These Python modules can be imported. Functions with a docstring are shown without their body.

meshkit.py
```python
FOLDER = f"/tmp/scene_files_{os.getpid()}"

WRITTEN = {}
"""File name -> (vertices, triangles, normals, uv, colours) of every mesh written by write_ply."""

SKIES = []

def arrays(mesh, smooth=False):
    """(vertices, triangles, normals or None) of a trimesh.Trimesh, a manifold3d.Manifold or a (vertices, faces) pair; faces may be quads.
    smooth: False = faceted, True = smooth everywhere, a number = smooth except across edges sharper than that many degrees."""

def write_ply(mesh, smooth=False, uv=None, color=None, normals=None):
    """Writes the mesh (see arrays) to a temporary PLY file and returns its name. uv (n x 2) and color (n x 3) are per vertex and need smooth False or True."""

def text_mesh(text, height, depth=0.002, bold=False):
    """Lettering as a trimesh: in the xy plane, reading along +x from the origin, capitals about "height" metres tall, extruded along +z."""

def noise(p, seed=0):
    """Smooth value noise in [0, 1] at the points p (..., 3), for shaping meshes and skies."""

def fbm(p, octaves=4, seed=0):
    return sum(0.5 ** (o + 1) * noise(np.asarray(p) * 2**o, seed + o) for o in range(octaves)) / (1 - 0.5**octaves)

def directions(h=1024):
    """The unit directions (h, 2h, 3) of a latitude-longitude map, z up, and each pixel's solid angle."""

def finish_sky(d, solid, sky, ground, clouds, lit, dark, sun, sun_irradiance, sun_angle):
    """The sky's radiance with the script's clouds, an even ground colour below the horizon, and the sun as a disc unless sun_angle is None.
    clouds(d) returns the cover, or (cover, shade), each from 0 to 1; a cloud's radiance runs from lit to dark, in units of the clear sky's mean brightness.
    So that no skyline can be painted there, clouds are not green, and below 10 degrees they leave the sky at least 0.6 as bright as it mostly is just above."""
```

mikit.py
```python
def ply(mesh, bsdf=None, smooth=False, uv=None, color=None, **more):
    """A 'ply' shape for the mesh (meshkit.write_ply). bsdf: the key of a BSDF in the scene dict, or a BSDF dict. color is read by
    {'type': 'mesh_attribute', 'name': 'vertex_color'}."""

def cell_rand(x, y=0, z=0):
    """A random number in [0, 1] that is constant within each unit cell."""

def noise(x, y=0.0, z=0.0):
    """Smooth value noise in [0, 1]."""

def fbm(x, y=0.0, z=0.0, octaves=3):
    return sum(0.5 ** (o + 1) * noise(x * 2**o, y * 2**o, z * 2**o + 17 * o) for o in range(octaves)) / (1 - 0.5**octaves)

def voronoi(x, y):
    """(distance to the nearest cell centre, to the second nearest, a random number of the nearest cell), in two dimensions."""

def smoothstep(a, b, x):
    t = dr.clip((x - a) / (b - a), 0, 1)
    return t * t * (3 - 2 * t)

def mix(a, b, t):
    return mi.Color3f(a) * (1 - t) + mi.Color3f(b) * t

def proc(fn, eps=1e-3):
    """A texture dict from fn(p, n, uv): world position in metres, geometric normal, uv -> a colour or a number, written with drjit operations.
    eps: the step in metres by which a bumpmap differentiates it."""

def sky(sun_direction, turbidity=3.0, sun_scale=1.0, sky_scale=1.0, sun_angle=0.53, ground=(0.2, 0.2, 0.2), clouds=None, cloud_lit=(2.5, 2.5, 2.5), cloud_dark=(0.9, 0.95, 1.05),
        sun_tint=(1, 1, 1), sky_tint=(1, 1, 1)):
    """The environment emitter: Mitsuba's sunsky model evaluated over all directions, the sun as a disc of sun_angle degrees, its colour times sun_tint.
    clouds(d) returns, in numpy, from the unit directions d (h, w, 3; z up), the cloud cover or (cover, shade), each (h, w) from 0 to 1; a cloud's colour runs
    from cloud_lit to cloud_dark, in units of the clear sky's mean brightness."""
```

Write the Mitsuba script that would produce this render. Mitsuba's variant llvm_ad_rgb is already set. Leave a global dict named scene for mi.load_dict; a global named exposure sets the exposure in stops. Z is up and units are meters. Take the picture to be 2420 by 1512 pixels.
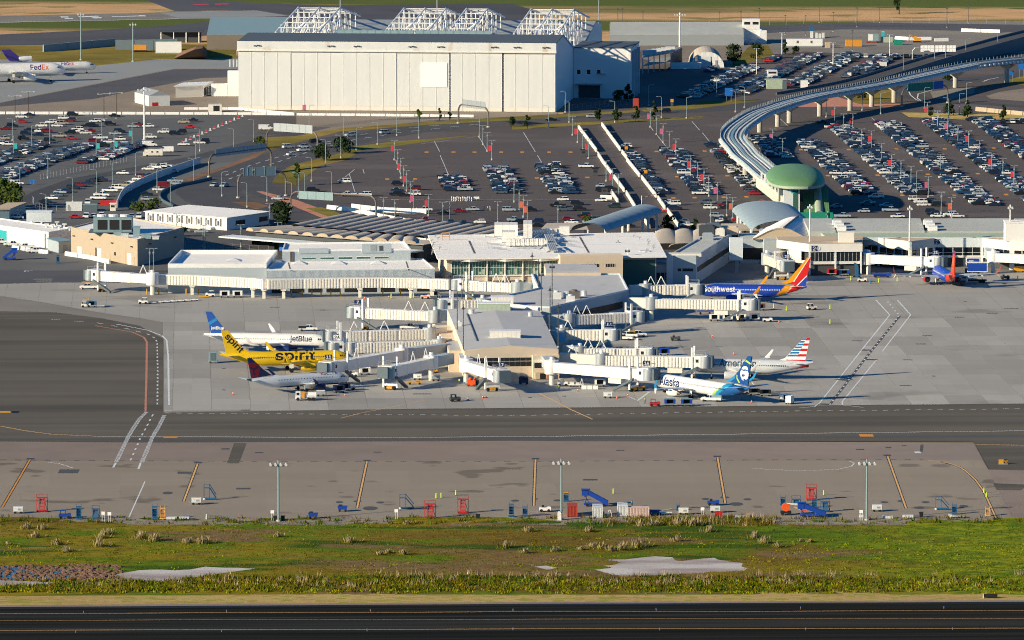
import math,random,numpy as np,trimesh,mitsuba as mi,mikit,meshkit,drjit as dr
from shapely.geometry import Polygon,LineString,box as sbox
from shapely.ops import unary_union
T=mi.ScalarTransform4f
rng=random.Random(7)
nrng=np.random.default_rng(7)
scene,labels={},{}
CAM_F,CAM_YH,CAM_H,CAM_Y=17000.0,-1050.0,230.2,-2015.0
PITCH=math.atan((756-CAM_YH)/CAM_F)
CP,SP=math.cos(PITCH),math.sin(PITCH)
scene['camera']={'type':'perspective','fov':math.degrees(2*math.atan(1209.5/CAM_F)),'fov_axis':'x','near_clip':10.0,'far_clip':30000.0,
                   'to_world':T().look_at(origin=[0,CAM_Y,CAM_H],target=[0,CAM_Y+CP*1000,CAM_H-SP*1000],up=[0,0,1])}
SUN=(-0.829,-0.559,0.335)
scene['sky']=mikit.sky(SUN,turbidity=3,sun_scale=1.0,sky_scale=0.40,sun_tint=(0.86,1.0,1.26),sky_tint=(0.16,0.85,1.65),ground=(0.16,0.15,0.13))
exposure=2.42
def W(x,y,z=0.0):
    a,b=(x-1209.5)/CAM_F,(y-756)/CAM_F
    d=np.array([a,CP-b*SP,-SP-b*CP])
    t=(z-CAM_H)/d[2]
    return np.array([d[0]*t,CAM_Y+d[1]*t,z])
CR={'a':(484.3,732.3,.15624),'b':(1511.9,826.8,.1562),'c':(1582.8,614.2,.1562),'d':(2102.5,567.,.1308),'e':(0,106.3,.11714),
      'p':(1027.6,608.3,.2001),'h':(956.8,507.9,.2636),'k':(1441.1,472.5,.1953),'R':(1949.,283.5,.1465),'M':(1476.5,283.5,.1465),'L':(0,248.,.1465)}
def D(t,x,y):
    if isinstance(t,int):
        return 604.75*(t%4)+x/4,378.*(t//4)+y/4
    o=CR[t]
    return o[0]+x*o[2],o[1]+y*o[2]
def q(t,x,y,z=0.0):return W(*D(t,x,y),z)
def sc(y):return(y-CAM_YH)*CP/CAM_H
class MB:
    def __init__(s):s.v,s.f,s.n=[],[],0
    def add(s,v,f):
        v=np.asarray(v,float);f=np.asarray(f,int)
        if f.ndim==2 and f.shape[1]==4:f=np.vstack([f[:,[0,1,2]],f[:,[0,2,3]]])
        s.v.append(v);s.f.append(f+s.n);s.n+=len(v);return s
    def box(s,c,size,rz=0.0,rot=None):
        h=np.array(size)/2
        v=np.array([[x,y,z]for x in(-1,1)for y in(-1,1)for z in(-1,1)])*h
        if rz:v=v@np.array([[math.cos(rz),math.sin(rz),0],[-math.sin(rz),math.cos(rz),0],[0,0,1]])
        if rot is not None:v=v@np.asarray(rot).T
        return s.add(v+np.asarray(c,float),BOXF)
    def hexa(s,lo,hi):
        v=np.vstack([lo,hi]);f=[[0,3,2,1],[4,5,6,7]]+[[i,(i+1)%4,(i+1)%4+4,i+4]for i in range(4)]
        return s.add(v,f)
    def prism(s,poly,z0,z1):
        p=np.asarray([x[:2]for x in poly],float)
        if Polygon(p).exterior.is_ccw is False:p=p[::-1]
        n=len(p);pv,pf=trimesh.creation.triangulate_polygon(Polygon(p),engine='earcut')
        z1=np.broadcast_to(z1,n)if np.ndim(z1)==0 else np.asarray(z1)
        a=np.c_[p,np.full(n,float(z0))];b=np.c_[p,z1]
        s.add(np.vstack([a,b]),[[i,(i+1)%n,(i+1)%n+n,i+n]for i in range(n)])
        i=((pv[:,None]-p[None])**2).sum(-1).argmin(1)
        s.add(b[i],pf);s.add(a[i],pf[:,::-1])
        return s
    def tube(s,p0,p1,r0,r1=None,n=8,cap=True):
        p0,p1=np.asarray(p0,float),np.asarray(p1,float);r1=r0 if r1 is None else r1
        d=p1-p0;d=d/np.linalg.norm(d)
        a=np.cross(d,[0,0,1]if abs(d[2])<.9 else[1,0,0]);a/=np.linalg.norm(a);b=np.cross(d,a)
        t=np.arange(n)*2*np.pi/n
        ring=np.cos(t)[:,None]*a+np.sin(t)[:,None]*b
        v=np.vstack([p0+ring*r0,p1+ring*r1]);i=np.arange(n);j=(i+1)%n
        s.add(v,np.c_[i,j,j+n,i+n])
        if cap:s.add(np.vstack([v,[p0],[p1]]),np.vstack([np.c_[j,i,np.full(n,2*n)],np.c_[i+n,j+n,np.full(n,2*n+1)]]))
        return s
    def path(s,pts,r,n=6):
        for a,b in zip(pts[:-1],pts[1:]):s.tube(a,b,r,n=n)
        return s
    def loft(s,rings,close=True,caps=True):
        m=len(rings[0]);v=np.vstack(rings);f=[]
        for k in range(len(rings)-1):
            for i in range(m if close else m-1):
                j=(i+1)%m;f.append([k*m+i,k*m+j,(k+1)*m+j,(k+1)*m+i])
        s.add(v,f)
        if caps and close:
            for r,o in((rings[0],-1),(rings[-1],1)):
                c=np.mean(r,0);i=np.arange(m);t=np.c_[i,(i+1)%m,np.full(m,m)]
                s.add(np.vstack([r,[c]]),t if o==1 else t[:,::-1])
        return s
    def get(s):
        return np.vstack(s.v),np.vstack(s.f)
BOXF=np.array([[0,1,3,2],[4,6,7,5],[0,4,5,1],[2,3,7,6],[0,2,6,4],[1,5,7,3]])
used={}
def numbered(name):
    k=used.get(name,0);used[name]=k+1
    return name if k==0 else f'{name}_{k:03d}'
def thing(name,label,cat,group=None,kind=None):
    key=numbered(name);labels[key]={'label':label}
    if cat:labels[key]['category']=cat
    if group:labels[key]['group']=group
    if kind:labels[key]['kind']=kind
    return key
def part(parent,name,mesh,m,smooth=False,tw=None,label=None,color=None,kind=None):
    key=numbered(parent+'__'+name)
    d=mesh if isinstance(mesh,dict)else mikit.ply(mesh.get()if isinstance(mesh,MB)else mesh,'m_'+m,smooth=smooth,color=color)
    if isinstance(mesh,dict)and m is not None:d={**d,'bsdf':{'type':'ref','id':'m_'+m}}
    scene[key]={**d,'to_world':tw}if tw is not None else d
    if label:labels.setdefault(key,{})['label']=label
    if kind:labels.setdefault(key,{})['kind']=kind
    return key
def solo(name,label,cat,mesh,m,smooth=False,tw=None,group=None,kind=None,color=None):
    key=thing(name,label,cat,group,kind)
    d=mesh if isinstance(mesh,dict)else mikit.ply(mesh.get()if isinstance(mesh,MB)else mesh,'m_'+m,smooth=smooth,color=color)
    scene[key]={**d,'to_world':tw}if tw is not None else d
    return key
def struct(name,label,mesh,m,smooth=False,color=None):
    return solo(name,label,None,mesh,m,smooth,kind='structure',color=color)
def at(p,rz=0.0,s=1.0):
    return T().translate([float(x)for x in p]).rotate([0,0,1],math.degrees(rz)).scale(s)
ORD=['zeroth','first','second','third','fourth','fifth','sixth','seventh','eighth','ninth','tenth','eleventh','twelfth','thirteenth','fourteenth','fifteenth','sixteenth',
       'seventeenth','eighteenth','nineteenth','twentieth']
TENS={20:'twenty',30:'thirty',40:'forty',50:'fifty',60:'sixty'}
def ordinal(n):
    return ORD[n]if n<=20 else(TENS[n-n%10]+'-'+ORD[n%10]if n%10 else TENS[n][:-1]+'ieth')
def rgb(*c):return{'type':'rgb','value':[float(x)for x in c]}
def mat(name,c,rough=.7,metal=0.,spec=.5,coat=0.,two=True):
    b={'type':'principled','base_color':c if isinstance(c,dict)else rgb(*c),'roughness':rough,'metallic':metal,'specular':spec}
    if coat:b.update(clearcoat=coat,clearcoat_gloss=.9)
    scene['m_'+name]={'type':'twosided','b':b}if two else b
def proc(fn):return mikit.proc(fn)
N,FB,SS,MX=mikit.noise,mikit.fbm,mikit.smoothstep,mikit.mix
A_U=math.radians(2.56)
CU,SU=math.cos(A_U),math.sin(A_U)
UV=(np.array([CU,SU]),np.array([-SU,CU]))
def uv_of(p):return float(p[0]*CU+p[1]*SU),float(-p[0]*SU+p[1]*CU)
def xy_of(u,v):return np.array([u*CU-v*SU,u*SU+v*CU])
def noisy(c,amp=.25,s1=.02,s2=.25,sx=1.,tint=(1.06,1.,.92)):
    c=tuple(c)
    def fn(p,n,uv):
        a=FB(p.x*s1*sx,p.y*s1,p.z*s1+3.1,4);b=FB(p.x*s2*sx+7.7,p.y*s2,p.z*s2,2)
        t=(a-.5)*2.*amp+(b-.5)*amp
        w=FB(p.x*s1*.7+31.,p.y*s1*.7,p.z*.02,3)
        return mi.Color3f(c)*(1+t)*MX((1,1,1),tint,w)
    return proc(fn)
def runway_fn(p,n,uv):
    st=FB(p.x*.004+3.,(p.y-.045*p.x)*.35,0.,4);fine=FB(p.x*.03,p.y*.8,1.,3)
    return MX((.010,.011,.011),(.030,.032,.031),SS(.25,.8,st))*(.8+.4*fine)
def band_fn(p,n,uv):
    st=FB(p.x*.003+9.,(p.y-.045*p.x)*.12,0.,4);fine=FB(p.x*.03,p.y*.05,1.,3)
    return MX((.076,.070,.058),(.122,.108,.086),SS(.2,.8,st))*(.85+.3*fine)
def nearapron_fn(p,n,uv):
    a=FB(p.x*.008,p.y*.03,0.,4);c=mikit.cell_rand((p.x*CU+p.y*SU)/18.,(p.y*CU-p.x*SU)/26.)
    st=FB(p.x*.02+5.,p.y*.25,2.,3);oil=SS(.70,.80,FB(p.x*.10+3.,p.y*.10,5.,3))
    b=MX((.215,.182,.142),(.29,.25,.20),.55*a+.25*c+.3*st)
    return b*(1-.38*oil)
def grass_fn(p,n,uv):
    a=FB(p.x*.012,p.y*.03,0.,4);b=FB(p.x*.05+11.,p.y*.10,0.,4);d=FB(p.x*.35,p.y*.6,0.,3)
    east=SS(60.,110.,p.x+25.*(a-.5))
    g=MX((.085,.058,.007),(.125,.098,.003),SS(.3,.7,a))
    g=MX(g,(.058,.092,.001),SS(.44,.66,b))
    g=MX(g,(.022,.050,.001),SS(.60,.74,FB(p.x*.025+9.,p.y*.12,8.,3)))
    g=MX(g,(.110,.070,.030),SS(.54,.70,FB(p.x*.03+40.,p.y*.08,3.,3))*(1-east))
    g=MX(g,MX((.060,.105,.001),(.125,.140,.002),SS(.3,.7,d)),east*.85)
    return g*(1.0+.8*d)
def dirt_fn(p,n,uv):
    a=FB(p.x*.03,p.y*.25,0.,4);d=FB(p.x*.4,p.y*.9,0.,3)
    return MX(MX((.34,.21,.09),(.42,.33,.12),a),(.20,.19,.03),SS(.48,.70,d))*(.7+.6*d)
def farfield_fn(p,n,uv):
    y=p.y+55.*(FB(p.x*.004,p.y*.004,0.,3)-.5)+.06*p.x
    a=FB(p.x*.006,p.y*.02,0.,4);d=FB(p.x*.03,p.y*.08,4.,3)
    tan,grn,olive=(.40,.25,.13),(.075,.10,.022),(.16,.13,.055)
    b=MX(tan,olive,SS(.4,.7,a))
    g=MX(grn,(.055,.075,.018),d)
    band=SS(1460.,1485.,y)*(1-SS(1545.,1580.,y))+SS(1660.,1700.,y)
    return MX(b,g,dr.clip(band+.7*SS(.62,.75,d),0,1))*(.8+.4*d)
def salt_fn(p,n,uv):
    a=FB(p.x*.05,p.y*.12,0.,4)
    return MX((.30,.25,.24),(.50,.48,.46),SS(.3,.7,a))
def conc_fn(p,n,uv):
    a=FB(p.x*.01,p.y*.02,0.,4);d=FB(p.x*.05+3.,p.y*.25,2.,3)
    oil=SS(.66,.80,FB(p.x*.035+13.,p.y*.05,5.,4))
    t=mikit.cell_rand((p.x*CU+p.y*SU)/10.6+.5,(p.y*CU-p.x*SU)/25.+.5)
    return MX((.285,.272,.245),(.365,.355,.330),.5*a+.35*t+.25*d)*(1-.28*oil)
def lot_fn(p,n,uv):
    a=FB(p.x*.01,p.y*.012,0.,4);d=FB(p.x*.08,p.y*.3,2.,3)
    e=SS(.55,.7,FB(p.x*.02+50.,p.y*.02,7.,3))
    west=1-SS(-100.,-70.,p.x+.02*p.y)
    b=MX((.070,.060,.058),(.108,.095,.092),.7*a+.3*d)
    return MX(b,MX((.085,.088,.088),(.13,.132,.132),.7*a+.3*d),west)*(1+.25*e)
def cargo_fn(p,n,uv):
    a=FB(p.x*.01,p.y*.02,0.,4)
    return MX((.19,.21,.22),(.27,.28,.28),a)
def wall_fn(p,n,uv):
    st=FB(p.x*.5,p.y*.1,p.z*.04,3);rust=SS(.62,.80,FB(p.x*.22,3.,p.z*.05,3))*SS(23.,26.,p.z)
    rib=.97+.03*dr.cos(p.x*12.566)
    return MX(MX((.66,.68,.69),(.76,.77,.76),st)*rib,(.45,.27,.14),rust*.6)
for nm,fn,ro in(('taxiway',runway_fn,.6),('dark_taxiway',band_fn,.8),('near_apron',nearapron_fn,.8),('grass_land',grass_fn,1.),('dry_verge',dirt_fn,1.),('far_field',farfield_fn,1.),
                   ('salt',salt_fn,.8),('apron_concrete',conc_fn,.75),('lot_asphalt',lot_fn,.8),('cargo_concrete',cargo_fn,.8),('hangar_wall',wall_fn,.6)):
    mat(nm,proc(fn),1.if nm=='taxiway' else ro,spec=.02 if nm=='taxiway' else.3)
mat('pink_asphalt',noisy((.215,.180,.165),.16,.012,.15),.85,spec=.2)
mat('road_asphalt',noisy((.060,.062,.068),.2,.01,.1),.75)
mat('far_asphalt',noisy((.070,.072,.082),.3,.006,.05),.75)
mat('far_grey',noisy((.17,.165,.155),.25,.008,.06),.85)
mat('tan_grey',noisy((.19,.165,.14),.2,.008,.06),.85)
mat('verge_grass',noisy((.10,.105,.028),.5,.02,.12,tint=(2.0,1.35,1.3)),1.,spec=.1)
mat('earth',noisy((.16,.10,.07),.4,.03,.3),1.,spec=.1)
mat('roof_grey',noisy((.40,.42,.45),.10,.05,.4),.8)
mat('roof_white',noisy((.80,.80,.79),.05,.06,.5),.7)
mat('panel_white',noisy((.80,.79,.76),.06,.3,1.1),.45)
mat('vault_grey',noisy((.40,.37,.33),.18,.08,.4),.85)
mat('tan_wall',noisy((.60,.51,.41),.07,.08,.6),.8)
mat('roof_aged',noisy((.38,.41,.41),.12,.05,.5),.8)
for nm,c,r,me,co in(('white_paint',(.80,.80,.79),.45,0,0),('cream_paint',(.76,.73,.66),.5,0,0),('blue_grey_wall',(.40,.46,.50),.6,0,0),('pale_blue_wall',(.62,.68,.72),.6,0,0),
        ('slate_roof',(.075,.10,.125),.7,0,0),('grey_paint',(.30,.33,.35),.5,0,0),('dark_grey',(.06,.07,.08),.6,0,0),('black',(.010,.011,.013),.6,0,0),('rubber',(.012,.012,.013),.9,0,0),
        ('steel',(.42,.46,.49),.45,.3,0),('pole_blue',(.22,.33,.37),.5,0,0),('glass',(.012,.018,.024),.08,0,0),('teal_glass',(.05,.13,.11),.12,0,0),('mullion',(.62,.66,.66),.5,0,0),
        ('yellow_paint',(.62,.30,.02),.6,0,0),('pale_yellow',(.68,.40,.15),.7,0,0),('line_white',(.60,.64,.66),.7,0,0),('red_paint',(.48,.02,.018),.45,0,0),('orange_paint',(.80,.10,.015),.5,0,0),
        ('blue_paint',(.012,.06,.36),.4,0,0),('stair_blue',(.02,.12,.26),.5,0,0),('teal_banner',(.03,.42,.46),.6,0,0),('red_banner',(.58,.05,.07),.6,0,0),('pink_banner',(.52,.12,.24),.6,0,0),
        ('orange_banner',(.62,.16,.09),.6,0,0),('sign_green',(.01,.25,.17),.5,0,0),('sign_blue',(.01,.14,.52),.5,0,0),('station_green',(.13,.27,.12),.5,0,0),('pale_green',(.38,.46,.36),.6,0,0),
        ('tan_panel',(.50,.40,.28),.7,0,0),('beige_wall',(.47,.385,.29),.8,0,0),('concrete_pier',(.52,.49,.43),.8,0,0),('guide_steel',(.30,.38,.42),.5,0,0),('guide_dark',(.09,.13,.16),.6,0,0),
        ('brick_red',(.42,.19,.13),.8,0,0),('container_red',(.40,.05,.03),.6,0,0),('container_white',(.64,.66,.66),.5,0,0),('container_pink',(.62,.47,.42),.6,0,0),('lime',(.55,.75,.05),.5,0,0),
        ('arch_brown',(.16,.14,.13),.5,.2,0),('navy',(.008,.022,.085),.5,0,0),('sky_blue',(.02,.22,.50),.45,0,0),('bark',(.07,.05,.035),.9,0,0),('skin',(.45,.27,.19),.6,0,0),
        ('dark_stain',(.07,.075,.08),.8,0,0),('patch_white',(.92,.92,.92),.55,0,0),('car_glass',(.012,.018,.026),.06,0,0),('water_dark',(.02,.09,.14),.05,0,0),('ochre',(.65,.28,.03),.6,0,0)):
    mat(nm,c,r,me)
scene['m_painted']={'type':'twosided','b':{'type':'principled','base_color':{'type':'mesh_attribute','name':'vertex_color'},'roughness':.35,'specular':.5,'clearcoat':.6,'clearcoat_gloss':.9}}
scene['m_leafy']={'type':'twosided','b':{'type':'principled','base_color':{'type':'mesh_attribute','name':'vertex_color'},'roughness':.9,'specular':.15}}
LZ=.012
def flat(poly,z):
    poly=poly if isinstance(poly,Polygon)else Polygon(poly)
    v,f=trimesh.creation.triangulate_polygon(poly,engine='earcut')
    if len(f)and((v[f[0,1]]-v[f[0,0]])[::-1]*[1,-1]@(v[f[0,2]]-v[f[0,0]]))>0:f=f[:,::-1]
    return np.c_[v,np.full(len(v),z)],f
def gp(pts):return[W(*(D(p[0],p[1],p[2])if len(p)==3 else p))[:2]for p in pts]
def sheet(name,label,pts,layer,m):
    return struct(name,label,flats([Polygon(gp(pts)).buffer(0)],layer*LZ),m)
def ribbon(pts,w):return LineString(gp(pts)).buffer(w/2,cap_style='flat',join_style='round')
def polys(g):return[x for x in getattr(g,'geoms',[g])if x.area>1e-6]
def flats(gs,z):
    m=MB()
    for g in gs:
        for x in polys(g):m.add(*flat(x,z))
    return m
big=[(-6000,-2600),(6000,-2600),(6000,14000),(-6000,14000)]
struct('ground','dry tan and green airfield grass reaching to the horizon',flat(big,-.10),'far_field')
sheet('far_runway','grey runway with white numbers at the upper left',[(0,-3600,190),(0,0,150),(0,1500,120),(1,0,96),(1,340,150),(1,0,165),(0,0,213),(0,-3600,262)],1,'far_grey')
sheet('far_runway_end','pale concrete end of the upper left runway',[(0,1500,120),(0,2419,98),(1,300,150),(0,2419,160),(0,1720,178)],2,'cargo_concrete')
sheet('far_taxiway','dark asphalt taxiway crossing the upper left',[(0,-3600,400),(0,0,325),(0,900,285),(0,1500,248),(0,2419,165),(1,600,150),(1,600,330),(0,2000,330),(0,1500,385),(0,900,420),(0,0,430),(0,-3600,500)],1,'far_asphalt')
sheet('far_asphalt_pad','dark asphalt pad behind the hangar',[(0,1270,-40),(1,0,30),(1,700,50),(1,2419,36),(2,240,105),(2,240,200),(1,0,210),(0,2419,100),(0,1650,105)],1,'far_asphalt')
sheet('cargo_verge','brown and green verge beside the cargo apron',[(0,-3600,520),(0,0,432),(0,900,422),(0,1900,420),(0,2230,400),(0,2230,560),(0,1500,562),(0,900,628),(0,-3600,900)],2,'verge_grass')
sheet('cargo_apron','pale concrete cargo apron at the upper left',[(0,-3600,640),(0,0,560),(0,905,622),(0,1500,560),(0,2300,555),(0,2300,660),(0,1650,650),(0,400,890),(0,0,970),(0,-3600,1300)],3,'cargo_concrete')
sheet('cargo_taxi_strip','brownish asphalt strip between cargo apron and car park',[(0,-3600,1310),(0,0,968),(0,400,888),(0,1650,648),(0,2300,648),(0,2300,1070),(0,0,1062),(0,-3600,1320)],4,'tan_grey')
sheet('cargo_dark_strip','darker asphalt lane curving past the cargo apron',[(0,-300,1010),(0,0,975),(0,400,895),(0,1650,655),(0,2240,655),(0,2240,728),(0,1900,740),(0,1300,850),(0,900,935),(0,0,1010)],5,'far_asphalt')
sheet('car_park_ground','brownish asphalt of the car parks between terminal and hangar',[(-900,262),(0,267),(560,268),(1330,270),(1345,225),(1440,110),(1440,66),(1814,60),(2100,52),(2419,50),(4200,40),(4200,560),(2419,560),(1700,600),(1000,600),(400,640),(-900,640)],6,'lot_asphalt')
sheet('junction_pavement','grey pavement of the yard and junction at the upper right',[(1440,68),(1814,62),(2100,52),(2419,50),(4200,40),(4200,128),(2419,125),(2120,133),(1900,122),(1760,135),(1560,120),(1440,120)],7,'far_grey')
sheet('far_right_road','dark road across the upper right',[(2,920,275),(3,0,240),(3,900,215),(3,2419,235),(3,4000,250),(3,4000,330),(3,2419,310),(3,1500,285),(3,700,280),(2,2200,325),(2,920,325)],8,'far_asphalt')
sheet('hangar_forecourt','pinkish paved strip in front of the hangar',[(0,2230,1045),(1,0,1045),(1,2419,1062),(2,430,1062),(2,430,1085),(1,2300,1110),(1,1500,1160),(1,900,1215),(1,540,1290),(1,380,1200),(1,380,1100),(0,2230,1092)],8,'tan_grey')
road1=[(3300,118),(2900,150),(2419,180),(2200,196),(1990,222),(1850,243),(1700,257),(1500,268),(1310,277),(1130,291),(950,310),(830,328),(745,349),(670,374),(590,399),(530,422),(500,440),(492,456),(515,474),(570,491),(660,506),(760,516)]
struct('loop_road','dark four lane airport loop road sweeping past the hangar',flats([ribbon(road1,24)],9*LZ),'road_asphalt')
road2=[(700,356),(640,392),(606,420),(604,436),(628,456),(680,474),(760,490),(860,505),(980,522),(1200,538)]
struct('return_road','dark inner lane of the loop road in front of the terminal',flats([ribbon(road2,13)],10*LZ),'road_asphalt')
road3=[(-120,500),(0,492),(60,478),(110,452),(190,424),(330,398),(470,372),(600,338),(760,300),(900,284),(1100,276)]
struct('service_road','narrow service road along the left car park',flats([ribbon(road3,9)],8*LZ),'road_asphalt')
road4=[(3,4200,1000),(3,2419,1010),(3,1700,960),(3,1400,930),(3,1300,880),(3,1500,830),(3,1900,760),(3,2419,690),(3,4200,560)]
struct('junction_ramp','curving slip road under the elevated guideway',flats([ribbon(road4,11)],10*LZ),'road_asphalt')
road5=[(3,1250,1040),(3,700,1090),(3,350,1180),(3,120,1290),(3,150,1480),(7,260,100)]
struct('car_park_lane','dark lane under the guideway into the right car park',flats([ribbon(road5,12)],9*LZ),'road_asphalt')
for i,(nm,lb,pts,m)in enumerate([
    ('verge','golden green verge between loop road and middle car park',[(1,560,1512),(1,830,1440),(1,900,1390),(1,1300,1340),(1,1700,1312),(1,2419,1240),(2,0,1195),(2,500,1165),(2,1200,1130),(2,1800,1100),(2,1800,1120),(2,600,1190),(2,0,1230),(1,2000,1290),(1,1300,1385),(1,1000,1420),(1,860,1512),(5,600,60),(5,380,240),(5,150,215),(5,220,130),(5,330,60)],'verge_grass'),
    ('hangar_verge','thin green verge along the far side of the loop road',[(1,380,1290),(1,800,1215),(1,1500,1165),(2,0,1105),(2,600,1078),(2,1200,1040),(2,1200,1060),(2,0,1140),(1,1500,1190),(1,800,1245),(1,300,1370),(1,60,1440),(1,60,1300)],'verge_grass'),
    ('roadside_verge','brown green verge beside the loop road past the hangar',[(2,1200,1035),(2,1600,1000),(2,1830,960),(2,2300,940),(2,2300,960),(2,1700,1035),(2,1250,1058)],'verge_grass'),
    ('planted_slope','brown planted slope beside the curving road',[(4,1620,215),(4,1800,165),(4,2100,70),(4,2419,-60),(5,130,-100),(4,2419,-20),(4,2200,60),(4,1800,200)],'earth'),
    ('median_planting','dark red planting on the road island',[(4,2190,400),(4,2419,400),(5,130,440),(5,0,470),(4,2350,450)],'earth'),
    ('red_earth_bank','reddish earth bank under the guideway',[(3,300,985),(3,520,915),(3,620,905),(3,860,985),(3,1250,985),(3,1250,1010),(3,700,1010),(3,280,1015)],'brick_red'),
    ('junction_lawn','green lawn behind the guideway columns',[(3,640,890),(3,1180,850),(3,1240,960),(3,860,985)],'verge_grass'),
    ('corner_lawn','green lawn at the right edge beside the blue road sign',[(3,2260,760),(3,2419,720),(3,3200,660),(3,3200,800),(3,2419,805),(3,2260,800)],'verge_grass'),
    ('traffic_island','pale concrete traffic island at the junction',[(3,1530,870),(3,1750,840),(3,1950,830),(3,1950,880),(3,1700,950),(3,1560,930)],'far_grey'),
    ('pale_traffic_island','large pale concrete island at the right edge',[(3,2060,910),(3,2200,870),(3,2419,840),(3,2900,800),(3,2900,950),(3,2419,960),(3,2100,935)],'tan_grey'),
    ('lot_edge_verge','dry tan verge along the far edge of the right car park',[(3,1260,1065),(3,1800,1075),(3,2419,1085),(3,3600,1100),(3,3600,1160),(3,2419,1140),(3,1900,1135),(3,1330,1110)],'dry_verge'),
    ('brick_walk','reddish paved walk beside the terminal road',[(5,0,300),(5,60,300),(5,380,380),(5,760,520),(5,640,560),(5,330,430)],'brick_red'),
    ('terminal_lawn','small green lawn under the sign gantry',[(5,470,460),(5,620,450),(5,800,510),(5,700,545)],'verge_grass')]):
    sheet(nm,lb,pts,11+.25*i,m)
u0,u1=-172.,175.
DARK=[(-1400,1042),(-1400,1000),(-1400,735),(0,735),(130,738),(240,752),(330,770),(385,800),(385,975),(1000,966),(2419,954),(3600,948),(3600,1124),(2338,1113),(2300,1044),(1209,1042),(385,1047),(0,1044)]
struct('apron_base','plain grey apron around the terminal',flat(gp([(-900,560),(4200,560),(4200,1000),(-900,1000)]),0.0),'far_grey')
sheet('apron_dark_corner','dark worn apron by the beige building',[(-900,560),(3*40,590),(300,600),(420,640),(250,680),(100,672),(0,682),(-900,690)],2,'far_asphalt')
sheet('dark_taxiway','dark taxiway band running past the terminal apron',DARK,3,'dark_taxiway')
sheet('near_apron_strip','pinkish worn asphalt strip beyond the near apron',[(-1400,1041),(0,1043.5),(385,1046),(1209,1042),(2300,1046),(2335,1110),(2345,1200),(-1400,1120)],4,'pink_asphalt')
sheet('near_apron','brownish concrete apron in the foreground',[(-1400,1084),(0,1090),(1209,1090),(2320,1088),(2335,1110),(2390,1225),(2390,1240),(-1400,1240)],5,'near_apron')
sheet('near_apron_corner','pinkish asphalt corner at the right edge',[(2335,1110),(2419,1112),(3600,1120),(3600,1240),(2385,1240)],5,'pink_asphalt')
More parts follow.
